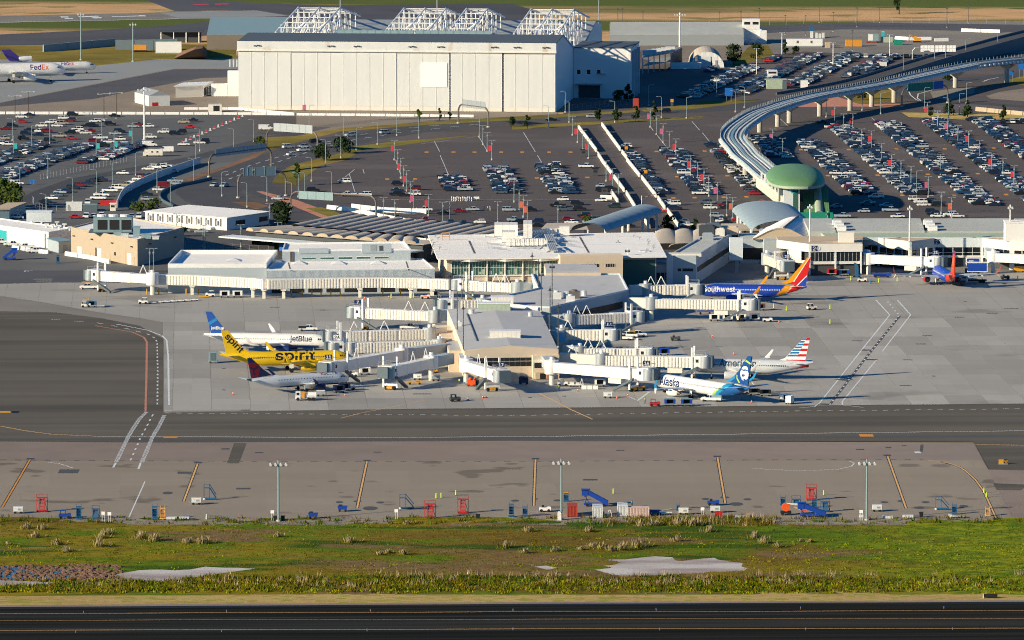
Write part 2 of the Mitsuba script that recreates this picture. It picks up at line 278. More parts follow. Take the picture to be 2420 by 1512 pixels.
sheet('grey_patch','dark grey square patch in the near apron strip',[(8,2210,1167),(8,2330,1167),(8,2258,1357),(8,2146,1357)],6,'dark_taxiway')
sheet('grey_patch','dark grey patch at the right end of the near apron',[(15,2125,32),(15,2419,45),(15,2419,80),(15,2390,100),(15,2160,98)],6,'dark_taxiway')
sheet('dry_verge','dry straw coloured strip between grass and taxiway',[(-1400,1408),(0,1409),(1209,1401),(2419,1393),(3600,1385),(3600,1432),(-1400,1440)],2,'dry_verge')
sheet('shoulder','brown paved shoulder of the near taxiway',[(-1400,1432),(0,1430),(1209,1423),(2419,1418),(3600,1412),(3600,1640),(-1400,1640)],3,'pink_asphalt')
sheet('near_taxiway','dark taxiway across the bottom of the view',[(-1400,1440),(0,1434.5),(1209,1427),(2419,1422),(3600,1416),(3600,1640),(-1400,1640)],4,'taxiway')
def stripe(holder,pts,w,m,z,label=None):return part(holder,'line',flats([ribbon(pts,w)],z),m,label=label)
for yl,yr,w,m in((1452.8,1440.3,.34,'pale_yellow'),(1468.,1459.5,.26,'pale_yellow'),(1491.5,1482.5,.42,'pale_yellow')):
    stripe('near_taxiway',[(-900,yl+.3),(1209,(yl+yr)/2-.6),(3300,yr+.3)],w,m,5*LZ)
stripe('near_taxiway',[(-900,1437.5),(0,1435.5),(1209,1430.),(2419,1424),(3300,1421)],1.1,'black',5*LZ,label='black sealed edge strip')
slab_n=0;rest=MB()
edge_left=[(0,665),(40,690),(120,715),(240,738),(330,752),(386,760),(386,973)]
cell_u,cell_v=10.6,25.0
dark_poly=Polygon(gp(DARK)).buffer(.3)
quay=Polygon(gp([(-30,672),(120,668),(260,668),(1000,690),(1240,640),(1460,690),(1820,655),(2440,640),(3000,640),(3000,952),(2419,953.5),(385,972.5),(385,762),(330,752),(230,738),(110,716),(-30,695)])).buffer(0)
gap=.10;tones=6
for i in range(tones):
    k=.86+.05*i
    def mk(k):
        def fn(p,n,uv):return conc_fn(p,n,uv)*k
        return fn
    mat(f'slab_{i}',proc(mk(k)),.75,spec=.3)
cells=[]
for iu in range(-40,60):
    for iv in range(-20,30):
        c=xy_of((iu+.5)*cell_u,(iv+.5)*cell_v)
        box2=Polygon([xy_of(iu*cell_u+a*cell_u+(gap/2 if a==0 else-gap/2),iv*cell_v+b*cell_v+(gap/2 if b==0 else-gap/2))for a,b in((0,0),(1,0),(1,1),(0,1))])
        g=box2.intersection(quay).difference(dark_poly)
        for x in polys(g):
            if x.geom_type=='Polygon' and x.area>3:cells.append((math.hypot(c[0],c[1]-CAM_Y),x.simplify(.02)))
cells.sort(key=lambda t:t[0])
struct('terminal_apron','pale concrete terminal apron of large slabs',flats([quay.difference(dark_poly)],2*LZ),'tan_grey')
for n_,(d_,x)in enumerate(cells):
    z=4*LZ+rng.uniform(-.004,.012)
    if n_<290:
        b=MB();b.prism(list(x.exterior.coords)[:-1],2.2*LZ,z)
        part('terminal_apron','slab',b,f'slab_{rng.randrange(tones)}')
    else:rest.add(*flat(x,z))
if rest.n:part('terminal_apron','far_slabs',rest,'slab_2',kind='stuff')
Z_A=4*LZ+.02
def mark(holder,gs,z,m,name='marking',label=None):return part(holder,name,flats(gs,z),m,label=label)
def dashes(pts,on,off,w):
    ls=LineString(gp(pts));out=[];s=0
    while s<ls.length:
        a,b=ls.interpolate(s),ls.interpolate(min(s+on,ls.length))
        if a.distance(b)>.1:out.append(LineString([a,b]).buffer(w/2,cap_style='flat'))
        s+=on+off
    return out
ZD=3*LZ+.012;ZN=5*LZ+.012;ZS=4*LZ+.012
lane=[(8,480,-5),(8,900,25),(8,1150,70),(8,1400,135),(8,1465,175),(8,1485,210),(8,1490,500),(8,1487,800)]
mark('dark_taxiway',dashes(lane,3.6,5.2,.42),ZD,'line_white',label='white dashed centre line of the vehicle lane')
mark('terminal_apron',[ribbon([(8,1100,40),(8,1400,100),(8,1530,150),(8,1575,190),(8,1590,350),(8,1597,805)],.5)],Z_A,'line_white',label='white edge line of the vehicle lane')
mark('dark_taxiway',[ribbon([(8,900,55),(8,1250,115),(8,1360,165),(8,1388,210),(8,1384,500),(8,1375,870)],.6)],ZD,'brick_red',label='rust coloured edge line of the vehicle lane')
for pts in([(8,1385,872),(8,1320,935),(8,1250,1040),(8,1205,1120),(8,1095,1350)],[(8,1555,900),(8,1500,1010),(8,1440,1110),(8,1340,1350)]):
    ls=LineString(gp(pts));out=[]
    for k in range(int(ls.length/2.2)):
        for off in(-.3,.3):
            a,b=ls.interpolate(k*2.2+(0 if off<0 else 1.1)),ls.interpolate(k*2.2+1.1+(0 if off<0 else 1.1))
            out.append(LineString([(a.x+off,a.y),(b.x+off,b.y)]).buffer(.27,cap_style='flat'))
    mark('near_apron_strip',out,ZN,'line_white','zipper_marking')
mark('near_apron_strip',dashes([(8,1445,895),(8,1390,1000),(8,1330,1110),(8,1225,1345)],4,6.5,.4),ZN,'line_white')
mark('near_apron_strip',[ribbon([(8,1095,1350),(8,1070,1395)],.5),ribbon([(8,1330,1350),(8,1308,1410)],.5)],ZN,'line_white')
mark('near_apron_strip',dashes([(0,1087),(600,1091),(1209,1091),(1814,1087),(2180,1086)],1.6,2.2,.9),ZN,'dark_stain',label='dark dashed line along the near apron')
mark('dark_taxiway',dashes([(390,976),(1209,982),(1814,972),(2419,966)],1.4,1.6,.5),ZD,'line_white')
mark('dark_taxiway',[ribbon([(-300,1000),(0,1007),(60,1018),(120,1026),(230,1031)],.5),ribbon([(2300,1051),(2419,1052),(2700,1053)],.5)],ZD,'pale_yellow')
mark('dark_taxiway',[ribbon([(230,1031.5),(900,1034),(1209,1032),(1814,1025),(2419,1018)],.5)],ZD,'line_white')
mark('dark_taxiway',[ribbon([(-300,1037),(0,1038),(800,1040),(1500,1036),(2419,1030)],3.2)],ZD-.006,'dark_stain',label='dark rubber streak along the taxiway')
mark('dark_taxiway',[Polygon(gp(p))for p in([(8,-60,862),(8,95,862),(8,110,880),(8,-60,880)],[(8,1555,1102),(8,1690,1102),(8,1670,1116),(8,1540,1116)])],ZD+.01,'yellow_paint','painted_sign')
mark('dark_taxiway',[Polygon(gp(p))for p in([(11,858,1080),(11,990,1081),(11,1000,1104),(11,868,1104)],)],ZD+.01,'ochre','painted_sign',label='yellow painted taxiway sign on the right')
mark('dark_taxiway',[Polygon(gp(p))for p in([(8,110,862),(8,190,862),(8,170,880),(8,95,880)],)],ZD+.01,'black','painted_sign')
mark('dark_taxiway',[ribbon([(9,1600,760),(9,1000,880),(9,800,930)],.35),ribbon([(10,230,680),(10,560,850),(10,760,940)],.45)],ZD+.03,'pale_yellow','lead_in_line')
for pts in([(7,1020,1325),(7,1150,1465),(11,1110,5),(11,885,285),(11,485,790),(11,440,820),(11,300,832)],[(7,1222,1325),(7,1348,1465),(11,1080,297)],[(11,1025,378),(11,700,775),(11,705,805),(11,900,828)]):
    mark('terminal_apron',[ribbon(pts,.38)],Z_A,'line_white')
mark('terminal_apron',[ribbon([(7,1245,1475),(11,1150,80),(11,920,365),(11,585,800)],.8)],Z_A,'dark_stain',label='dark band under the dashed lane centre line')
mark('terminal_apron',dashes([(7,1130,1340),(7,1240,1470),(11,1150,80),(11,920,365),(11,585,800)],3,5.5,.42),Z_A+.012,'line_white')
for a,b in(((885,285),(985,288)),((915,375),(1030,378)),((660,560),(760,572)),((480,795),(585,800))):
    mark('terminal_apron',[ribbon([(11,*a),(11,*b)],3.0)],Z_A+.006,'dark_stain')
mark('terminal_apron',[ribbon([(10,1188,762),(10,1300,680)],.6),ribbon([(10,1090,718),(10,1190,765)],.3)],Z_A,'line_white')
st=[]
for t,x,y,w in((11,1505,150,6),(11,1445,228,6),(11,1320,378,5.5),(11,1300,620,6.5),(11,845,198,6),(7,2120,1450,7),(7,1810,1487,6),(9,1570,700,10),(9,130,1392,0),(8,2115,460,2),(8,2115,663,2),(10,495,722,2),(10,170,735,2),(8,2320,853,5),(11,1565,532,2),(5,180,1393,6),(5,630,1420,3),(7,2300,1405,9),(7,1860,1337,2),(6,1640,1450,2)):
    p=q(t,x,y)
    w*=.5
    if w:st.append(sbox(p[0]-w/2,p[1]-.9,p[0]+w/2,p[1]+.9))
mark('terminal_apron',st,Z_A-.008,'dark_stain','cover_plate')
LEAD=[((8,283,1322),(12,20,262)),((8,1868,1360),(12,1735,205)),((9,1048,1340),(13,955,270)),((10,222,1322),(14,205,248)),((10,1942,1300),(14,2015,222)),((11,1130,1290),(15,1305,270))]
for k,(a,b)in enumerate(LEAD):
    mark('near_apron',[ribbon([a,b],.85)],ZN,'black','lead_in_border')
    mark('near_apron',[ribbon([a,b],.45)],ZN+.01,'pale_yellow' if k else 'ochre','lead_in_line')
    pa=q(*a);mark('near_apron_strip',[sbox(pa[0]-.95,pa[1]+.6,pa[0]+.95,pa[1]+3.4)],ZN,'dark_grey','stand_plate')
mark('near_apron',[ribbon([(11,1620,1340),(11,1800,1385),(11,1870,1430),(11,1960,1512),(15,2040,110),(15,2155,362)],.8)],ZN,'black','lead_in_border')
mark('near_apron',[ribbon([(11,1500,1325),(11,1700,1355),(11,1800,1385),(11,1870,1430),(11,1960,1512),(15,2040,110),(15,2155,362)],.42)],ZN+.01,'pale_yellow','lead_in_line',label='curved yellow line at the right end')
mark('near_apron',[ribbon([(11,-150,1405),(11,300,1428),(11,650,1415),(11,790,1385),(11,815,1355),(11,770,1335)],.3),ribbon([(12,1370,15),(12,1218,355)],.3),ribbon([(8,450,1345),(8,560,1360),(8,690,1400)],.35)],ZN,'line_white')
pl=[(8,650,1432,17,.9),(8,1745,1446,12,.7),(8,2130,1220,7,.8),(9,1150,1252,7,.5),(10,1022,1234,7,.5),(10,740,1512,12,.5),(12,2300,84,12,.5),(13,800,120,4,.5),(11,870,1225,7,.6),(9,30,1255,7,.6),(11,1138,1207,5,1),(11,1288,1189,4,1)]
mark('near_apron',[sbox(p[0]-w*.15,p[1]-w*h*.25,p[0]+w*.15,p[1]+w*h*.25)for t,x,y,w,h in pl for p in[q(t,x,y)]],ZN,'dark_stain','painted_plate')
oil=[(12,1585,125,9),(13,790,212,7),(13,1175,215,7),(13,960,204,7),(14,30,198,7),(14,215,182,6),(14,430,195,7),(14,1830,182,7),(14,2225,185,7),(14,2010,167,8),(15,1100,212,7),(15,1260,202,7),(15,1490,212,7),(15,1430,265,9),(13,1080,270,13),(15,1850,250,8),(14,2120,230,12)]
from shapely import affinity
from shapely.geometry import Point
mark('near_apron',[affinity.scale(Point(*q(t,x,y)[:2]).buffer(1,12),w/7,w*.28)for t,x,y,w in oil],ZN+.004,'dark_stain','oil_stain')
mark('near_apron_strip',[sbox(p[0]-.8,p[1]-1.6,p[0]+.8,p[1]+1.6)for p in[q(11,1415,1253)]],ZN,'line_white')
mark('near_apron_strip',[ribbon([(11,1455,1180),(11,1448,1245)],.8)],ZN,'dark_stain')
def ground_text(holder,txt,p,h,m,z):
    t=meshkit.text_mesh(txt,h,.004);t.apply_translation([0,0,0]);v=np.array(t.vertices);v[:,1]*=2.4
    part(holder,'lettering',(v+np.array([p[0],p[1],z]),t.faces),m)
mark('far_runway',[Polygon(gp(p))for p in([(0,565,156),(0,640,155),(0,655,165),(0,580,166)],[(0,740,155),(0,930,150),(0,935,158),(0,745,164)],[(0,605,172),(0,690,170),(0,690,178),(0,620,179)],[(0,860,164),(0,955,162),(0,962,172),(0,890,174)],[(0,1055,156),(0,1310,149),(0,1320,144),(0,1380,147),(0,1370,155),(0,1310,154),(0,1060,161)])],3*LZ,'line_white','runway_number')
mark('far_runway',[ribbon([(0,-600,222),(0,0,212),(0,1700,178)],1.5)],3*LZ,'line_white','runway_edge_line')
mark('far_asphalt_pad',[Polygon(gp(p))for p in([(0,1825,41),(0,1970,37),(0,1970,44),(0,1830,48)],[(0,2030,36),(0,2165,33),(0,2165,40),(0,2030,44)])],2.5*LZ,'red_banner','painted_sign')
mark('far_taxiway',[Polygon(gp(p))for p in([(0,2040,246),(0,2170,243),(0,2170,252),(0,2050,255)],[(0,2230,250),(0,2410,248),(0,2410,256),(0,2240,259)])],2.5*LZ,'red_banner','painted_sign')
bars=[(2,95,1440),(2,350,1440),(2,553,1440),(2,1065,1437),(2,1162,1435),(2,1365,1434),(2,1820,1430),(3,310,1416),(3,562,1416),(3,763,1416),(3,1016,1410),(3,1215,1408),(3,1470,1405),(3,1670,1409),(3,2135,1402),(1,1612,1440),(1,1865,1440),(1,2065,1440),(1,2316,1440),
        (5,1240,183),(5,1503,181),(6,712,167),(6,1230,163),(6,235,172),(6,1560,160),(6,2035,151),(7,565,150),(7,1035,146),(7,1510,138),(7,1983,131),(7,778,339),(7,1268,336),(7,1543,337),(7,1760,337),(7,2250,329),(6,1525,361),(6,1725,358),(6,2000,354),(6,2215,350)]
mark('car_park_ground',[sbox(p[0]-.75,p[1]-2.8,p[0]+.75,p[1]+2.8)for b in bars for p in[q(*b)]],6*LZ+.03,'ochre','aisle_end_marking')
wl=[((1,1685,1335),(1,1735,1435)),((1,1740,1470),(5,1830,170)),((2,108,1253),(2,220,1437)),((2,240,1470),(6,315,82)),((2,1700,1150),(2,1772,1232)),((2,1798,1257),(2,1905,1385)),((5,880,130),(5,935,305)),((5,840,165),(5,930,92)),((5,1010,90),(5,1022,128)),((1,1560,1358),(1,1820,1330)),((1,1980,1302),(1,2235,1285)),((5,1320,0),(5,1380,180)),((2,1310,1200),(2,1335,1238)),((2,1372,1280),(2,1465,1400)),((1,2110,1300),(1,2185,1430)),((3,980,1115),(3,1030,1160)),((3,110,1120),(3,250,1250)),((6,1440,420),(6,2150,380)),((7,790,372),(7,1180,362)),((5,1140,375),(6,900,372)),((7,950,365),(7,985,395))]
mark('car_park_ground',[ribbon([a,b],.22)for a,b in wl],6*LZ+.03,'line_white','bay_line')
mark('loop_road',dashes([(1130,287),(950,305),(830,322),(745,343),(670,368),(590,392),(530,416)],6,7,.4)+dashes([(1130,294),(950,313),(830,332),(745,354),(670,379),(590,405),(530,428)],6,7,.4),9*LZ+.03,'line_white','lane_line')
mark('junction_ramp',[ribbon([(3,1320,840),(3,1345,900),(3,1400,945),(3,1480,970)],.5),ribbon([(3,1560,850),(3,1420,890),(3,1410,930),(3,1470,970)],.5),ribbon([(3,2030,775),(3,2080,755),(3,2180,735)],.5)],10*LZ+.03,'line_white','lane_line')
mark('apron_dark_corner',[ribbon([(4,230+33*k,1055-2.8*k),(4,275+33*k,1030-2.8*k)],.6)for k in range(16)],2*LZ+.02,'line_white','hatching')
mark('apron_dark_corner',[ribbon([(4,318,1128),(4,495,1126)],2.2),ribbon([(4,345,1146),(4,490,1144)],2.2)],2*LZ+.02,'far_grey','cover_plate')
def wdir(A,B):
    d=np.array(B[:2])-np.array(A[:2]);L=np.linalg.norm(d);d=d/L
    n=np.array([d[1],-d[0]])
    if n@(np.array([0,CAM_Y])-np.array(A[:2]))<0:n=-n
    return d,n,L
def wbox(mb,A,B,a0,a1,z0,z1,t=.12,back=.05):
    """A box on the wall A-B from a0 to a1 (fractions when <= 1, else metres are given as fractions by the caller), z0 to z1, standing t proud."""
    d,n,L=wdir(A,B);P0=np.array(A[:2])+d*a0*L;P1=np.array(A[:2])+d*a1*L
    c=[P0-n*back,P1-n*back,P1+n*t,P0+n*t]
    lo=[[*p,z0]for p in c];hi=[[*p,z1]for p in c]
    if np.cross(np.r_[c[1]-c[0],0],np.r_[c[2]-c[0],0])[2]<0:lo,hi=lo[::-1],hi[::-1]
    return mb.hexa(np.array(lo),np.array(hi))
def wpart(parent,name,A,B,a0,a1,z0,z1,m,t=.12,label=None):
    return part(parent,name,wbox(MB(),A,B,a0,a1,z0,z1,t),m,label=label)
def prism(poly,z0,z1):return MB().prism(poly,z0,z1)
def quad4(A,B,C):
    A,B,C=(np.array(p[:2])for p in(A,B,C));return[A,B,C,A+C-B]
def roofpts(t,pts,z):return[q(t,x,y,z)[:2]for x,y in pts]
def inset(poly,d):return list(Polygon([p[:2]for p in poly]).buffer(-d,join_style='mitre').exterior.coords)[:-1]
def parapet(parent,poly,z,h,w,m,name='parapet'):
    P_=Polygon([p[:2]for p in poly]);ring=P_.difference(P_.buffer(-w,join_style='mitre'))
    b=MB()
    for g in polys(ring):
        ext=list(g.exterior.coords)[:-1]
        v,f=trimesh.creation.triangulate_polygon(g,engine='earcut');b.add(np.c_[v,np.full(len(v),z+h)],f)
        for loop in[g.exterior,*g.interiors]:
            c=np.array(loop.coords)[:-1];n=len(c)
            b.add(np.vstack([np.c_[c,np.full(n,z)],np.c_[c,np.full(n,z+h)]]),[[i,(i+1)%n,(i+1)%n+n,i+n]for i in range(n)])
    return part(parent,name,b,m)
def bars_part(parent,name,segs,r,m,n=5):
    b=MB()
    for a,c in segs:b.tube(a,c,r,n=n)
    return part(parent,name,b,m)
HA=math.radians(6.);HO=q(2,410,1061)
def hp(u,v,z=0.):return np.array([HO[0]-u*math.cos(HA)+v*math.sin(HA),HO[1]+u*math.sin(HA)+v*math.cos(HA),z])
HW=133.0
hg=thing('aircraft_hangar','huge white aircraft hangar with tall sliding doors and white roof trusses','hangar')
prof=[(0,0),(0,28.4),(32,29.8),(85,19.8),(125,19.5),(178,26.2),(210,24.),(210,0)]
b=MB();b.loft([np.array([hp(u,v,z)for v,z in prof])for u in(HW,0.)])
part(hg,'body',b,'white_paint')
for(va,za),(vb,zb),nm in((prof[1],prof[2],'front_roof'),(prof[2],prof[3],'valley_roof'),(prof[3],prof[4],'core_roof'),(prof[4],prof[5],'rear_roof'),(prof[5],prof[6],'rear_eave')):
    lo=np.array([hp(HW+.3,va,za+.03),hp(-.3,va,za+.03),hp(-.3,vb,zb+.03),hp(HW+.3,vb,zb+.03)])
    part(hg,nm,MB().hexa(lo,lo+[0,0,.35]),'slate_roof' if nm=='front_roof' else 'grey_paint')
pw=HW/24
for i in range(24):
    a0,a1=i*pw+.06,(i+1)*pw-.06
    if i in(7,3):a1-=.55
    pr=.55 if(i//4)%2 else.25
    lo=np.array([hp(a1,-pr,1.9),hp(a0,-pr,1.9),hp(a0,0.1,1.9),hp(a1,0.1,1.9)])
    hi=lo.copy();hi[:,2]=24.6
    dp=part(hg,'door_panel',MB().hexa(lo,hi),'hangar_wall')
    part(dp,'seam',MB().hexa(np.array([hp(a0+.3,-pr-.08,2.),hp(a0,-pr-.08,2.),hp(a0,-pr,2.),hp(a0+.3,-pr,2.)]),np.array([hp(a0+.3,-pr-.08,24.5),hp(a0,-pr-.08,24.5),hp(a0,-pr,24.5),hp(a0+.3,-pr,24.5)])),'white_paint')
    lo2=lo.copy();lo2[:,2]=.1;hi2=lo.copy();hi2[:,2]=1.87
    part(hg,'door_base',MB().hexa(lo2,hi2),'cream_paint')
for i in(7,3):
    a=(i+1)*pw
    lo=np.array([hp(a,-.1,.1),hp(a-.6,-.1,.1),hp(a-.6,.05,.1),hp(a,.05,.1)]);hi=lo.copy();hi[:,2]=24.6
    part(hg,'door_gap',MB().hexa(lo,hi),'navy',label='dark gap between the sliding doors')
lo=np.array([hp(HW+.4,-1.1,25.0),hp(-.4,-1.1,25.0),hp(-.4,.1,25.0),hp(HW+.4,.1,25.0)]);hi=lo.copy();hi[:,2]=28.75
part(hg,'fascia',MB().hexa(lo,hi),'hangar_wall',label='stained white fascia band above the doors')
lo=np.array([hp(HW+.5,-1.5,24.65),hp(-.5,-1.5,24.65),hp(-.5,.1,24.65),hp(HW+.5,.1,24.65)]);hi=lo.copy();hi[:,2]=25.1
part(hg,'door_track',MB().hexa(lo,hi),'cream_paint')
for x in(8,9+30,50,73,85,107.5,117,129):
    u=HW-x;b=MB()
    for k in range(5):
        c=hp(u+k*.7-1.7,-1.25,26.8+.12*(k%3));b.box(c,(.42,.35,.5+.15*(k%2)),rz=-HA)
    part(hg,'vent',b,'dark_grey')
x0,x1=[(1558/4+604.75-557.5)/754.5,(1803/4+604.75-557.5)/754.5]
ua,ub=HW*(1-x0),HW*(1-x1)
lo=np.array([hp(ua,-.68,10.2),hp(ub,-.68,10.2),hp(ub,-.2,10.2),hp(ua,-.2,10.2)]);hi=lo.copy();hi[:,2]=20.2
part(hg,'painted_patch',MB().hexa(lo,hi),'patch_white',label='bright white repainted square on the doors')
lo=np.array([hp(HW-27,-.66,.2),hp(HW-28,-.66,.2),hp(HW-28,-.2,.2),hp(HW-27,-.2,.2)]);hi=lo.copy();hi[:,2]=2.3
part(hg,'wicket_door',MB().hexa(lo,hi),'pink_banner',label='small pink door in the sliding doors')
for xa,xb in((749.75,934),(939,1120)):
    u0_,u1_=[HW*(1-(x-557.5)/754.5)-3.5 for x in(xa,xb)]
    b=MB();n=10
    for k in range(n):
        a,c=u0_+(u1_-u0_)*k/n,u0_+(u1_-u0_)*(k+.96)/n
        lo=np.array([hp(a,33,29.2),hp(c,33,29.2),hp(c,35,28.9),hp(a,35,28.9)]);hi=lo.copy();hi[:,2]=31.4;b.hexa(lo,hi)
    part(hg,'roof_duct',b,'pole_blue')
for ii,us in enumerate(((122,113,104),(76,67,58),(49,40),(21,12,2.5))):
    tr=f'roof_truss'
    segs=[]
    def zc(v):return 31+(v-36)*(36-31)/70 if v<106 else 36-(v-106)*7.5/72
    def zr(v):return np.interp(v,[p_[0]for p_ in prof[1:7]],[p_[1]for p_ in prof[1:7]])
    top=MB();web=MB()
    for u in us:
        top.tube(hp(u,34,30.2),hp(u,106,36.2),.4,n=6);top.tube(hp(u,106,36.2),hp(u,176,28.2),.4,n=6)
        for v in(52,70,88,106,124,142,160):web.tube(hp(u,v,zr(v)),hp(u,v,zc(v)+.2),.27,n=5)
        for v,w in((52,70),(88,70),(88,106),(124,106),(142,124)):web.tube(hp(u,v,zr(v)+.5),hp(u,w,zc(w)),.25,n=5)
    for ua_,ub_ in zip(us[:-1],us[1:]):
        for v in(44,60,76,92,106,122,140,158):top.tube(hp(ua_,v,zc(v)),hp(ub_,v,zc(v)),.24,n=5)
        for v in(60,84,110):web.tube(hp(ua_,v,zr(v)+1),hp(ub_,v,zc(v)),.3,n=5);web.tube(hp(ub_,v,zr(v)+3),hp(ua_,v,zr(v)+3),.3,n=5)
    key=part(hg,tr,top,'white_paint');part(key,'web',web,'white_paint',kind='stuff')
for u,h in((104,47),(62,45),(-8,40)):part(hg,'roof_mast',MB().tube(hp(u,108,30),hp(u,108,h),.22,n=5),'steel')
an=thing('hangar_annexe','white annexe with three small dark windows attached to the hangar','building')
AA,AB=hp(-7.,78),hp(-24.5,78)
poly=[hp(-.2,78)[:2],AB[:2],hp(-24.5,118)[:2],hp(-.2,118)[:2]]
part(an,'walls',prism(poly,0,21.4),'white_paint');part(an,'roof',prism(inset(poly,-.3),21.43,21.8),'slate_roof')
A0=hp(-.2,78)
for k,xx in enumerate((635,727,820)):
    f=(xx-590)/525.;wpart(an,'window',A0,AB,f-.03,f+.03,10.4,12.2,'black',.04)
wpart(an,'balcony',A0,AB,.40,.56,10.3,10.7,'steel',1.2);wpart(an,'canopy',A0,AB,.03,.5,6.0,6.4,'grey_paint',4.)
wpart(an,'loading_door',A0,AB,.08,.46,.2,5.6,'dark_grey',.1)
wpart(an,'end_fin',A0,AB,.955,1.0,.1,21.3,'white_paint',.5)
for v_ in(84,96,108):part(an,'end_fin',MB().box(hp(-25.1,v_,10.),(1.4,1.6,20.),rz=-HA),'blue_grey_wall')
sh=thing('open_plant_building','grey open steel framed plant building beside the hangar annexe','building')
P_=[q(2,1235,700),q(2,1500,655),q(2,1600,600),q(2,1330,640)]
part(sh,'deck',prism([p[:2]for p in P_],7.2,7.7),'grey_paint');part(sh,'back_wall',prism([P_[1][:2],P_[2][:2],(P_[2]+[.4,.6,0])[:2],(P_[1]+[.4,.6,0])[:2]],0,7.1),'dark_grey')
b=MB()
for k in range(6):
    p=P_[0]+(P_[1]-P_[0])*k/5;b.tube(p,p+[0,0,7.2],.25,n=5)
part(sh,'column',b,'steel',kind='stuff');part(sh,'floor_slab',prism([p[:2]for p in P_],3.4,3.7),'grey_paint')
b=MB()
for k in range(6):b.box(P_[0]+(P_[1]-P_[0])*(k+.5)/6+[1,6,8.9],(4.2,3,2.2))
part(sh,'cooler',b,'container_white',kind='stuff')
wh=thing('long_warehouse','long low warehouse with pale green grey roof behind the hangar','building')
P_=[q(2,920,432),q(2,2190,430),q(2,2180,395),q(2,930,395)]
part(wh,'walls',prism([p[:2]for p in P_],0,5.0),'grey_paint')
zz=[5.2,5.2,9.5,9.5]
part(wh,'roof',MB().prism([p[:2]for p in P_],5.03,zz),'roof_aged')
sheet('embankment','brown paved embankment below the long warehouse',[(2,1225,436),(2,2190,432),(2,2240,520),(2,2060,640),(2,1500,600),(2,1230,560)],9,'tan_grey')
qh=thing('arched_hut','arched corrugated metal hut with pale ribbed front beside dark tree','hut')
A,B=q(2,1688,640),q(2,2005,640);d_,n_,L_=wdir(A,B);mid=(A+B)/2;R_=L_/2
def arch(off,r,k=18):return np.array([[*(mid[:2]+d_*r*math.cos(t)-n_*off),max(0,7.2*r/R_*math.sin(t))]for t in np.linspace(math.pi,0,k)])
b=MB();b.loft([arch(0,R_),arch(38,R_)],close=False,caps=False);part(qh,'shell',b,'vault_grey')
b=MB()
a=arch(.05,R_-.02)
for k in range(17):
    if 4<=k<=9:z0_=5.0
    else:z0_=0
    lo=[[a[k,0],a[k,1],z0_],[a[k+1,0],a[k+1,1],z0_],[a[k+1,0],a[k+1,1]+.3,z0_],[a[k,0],a[k,1]+.3,z0_]]
    hi=[[a[k,0],a[k,1]-.2*(k%2),max(z0_+.02,a[k,2])],[a[k+1,0],a[k+1,1]-.2*(k%2),max(z0_+.02,a[k+1,2])],[a[k+1,0],a[k+1,1]+.3,max(z0_+.02,a[k+1,2])],[a[k,0],a[k,1]+.3,max(z0_+.02,a[k,2])]]
    b.hexa(np.array(lo),np.array(hi))
part(qh,'front_wall',b,'white_paint');wpart(qh,'roller_door',A,B,.2,.60,0,5.0,'pale_blue_wall',-.2);wpart(qh,'door',A,B,.73,.80,0,3.4,'grey_paint',.25)
lw=thing('low_white_wall','low white wall running to the arched hut','wall')
A,B=q(2,1495,655),q(2,1788,652);part(lw,'wall',prism([A[:2],B[:2],B[:2]+[0,.5],A[:2]+[0,.5]],0,3.1),'white_paint')
ch=thing('white_lookout','small white lookout building with dark window band at the end of the long warehouse','building')
c=q(2,2262,412);part(ch,'base',MB().box(c+[0,4,3.4],(9.5,7,6.8)),'white_paint');part(ch,'cab',MB().box(c+[0,4,9.2],(8,6.5,4.6)),'white_paint')
for k in range(2):part(ch,'window',MB().box(c+[-2+4*k,.72,9.6],(2.9,.1,1.3)),'black')
for k in(-1,1):part(ch,'turret',MB().box(c+[5.5*k,0,3.2],(3.4,3.4,6.2)),'white_paint')
def shed(name,label,t,A,B,dep,h,rise,mw,mr,cat='shed'):
    k=thing(name,label,cat);A,B=q(t,*A),q(t,*B);d,n,L=wdir(A,B)
    c=[A[:2],B[:2],B[:2]-n*dep,A[:2]-n*dep]
    part(k,'walls',prism(c,0,h),mw)
    m1,m2=(A[:2]+B[:2])/2,(A[:2]+B[:2])/2-n*dep
    bb=MB();o=.3
    for s,e,sg in((0,1,1),):
        pass
    v=np.array([[*c[0],h],[*c[1],h],[*c[2],h],[*c[3],h],[*m1,h+rise],[*m2,h+rise]])+[0,0,.02]
    bb.add(v,np.array([[0,4,5],[0,5,3],[4,1,2],[4,2,5],[0,1,4],[3,5,2]]))
    part(k,'roof',bb,mr);return k,A,B,c
k,A,B,c=shed('gable_shed','pale grey gabled shed behind the left car park',0,(1408,1005),(1605,1000),22,4.4,2.0,'container_white','grey_paint')
wpart(k,'door',A,B,.15,.45,0,1.6,'red_paint',.1)
k=thing('flat_roof_shed','cream flat roofed shed left of the great hangar','shed')
A,B=q(0,1660,925),q(0,1920,915);cc=quad4(A,B,q(0,2000,885));part(k,'walls',prism(cc,0,4.6),'cream_paint');part(k,'roof',prism(inset(cc,-.6),4.63,5.2),'white_paint')
B2=q(0,2000,885)
for j in range(3):wpart(k,'opening',B,B2,.1+.3*j,.33+.3*j,.2,3.6,'dark_grey',.05)
k=thing('utility_block','small white block with three flues against the hangar','building')
c=q(0,2195,910);part(k,'walls',MB().box(c+[1,3,5.4],(6,6,10.8)),'white_paint');part(k,'lean_to',MB().box(c+[-5.6,3,2.6],(7,6,5.2)),'white_paint')
for j in range(3):part(k,'flue',MB().tube(c+[-1+1.5*j,3,12.4],c+[-1+1.5*j,3,15.5],.35,n=6),'steel')
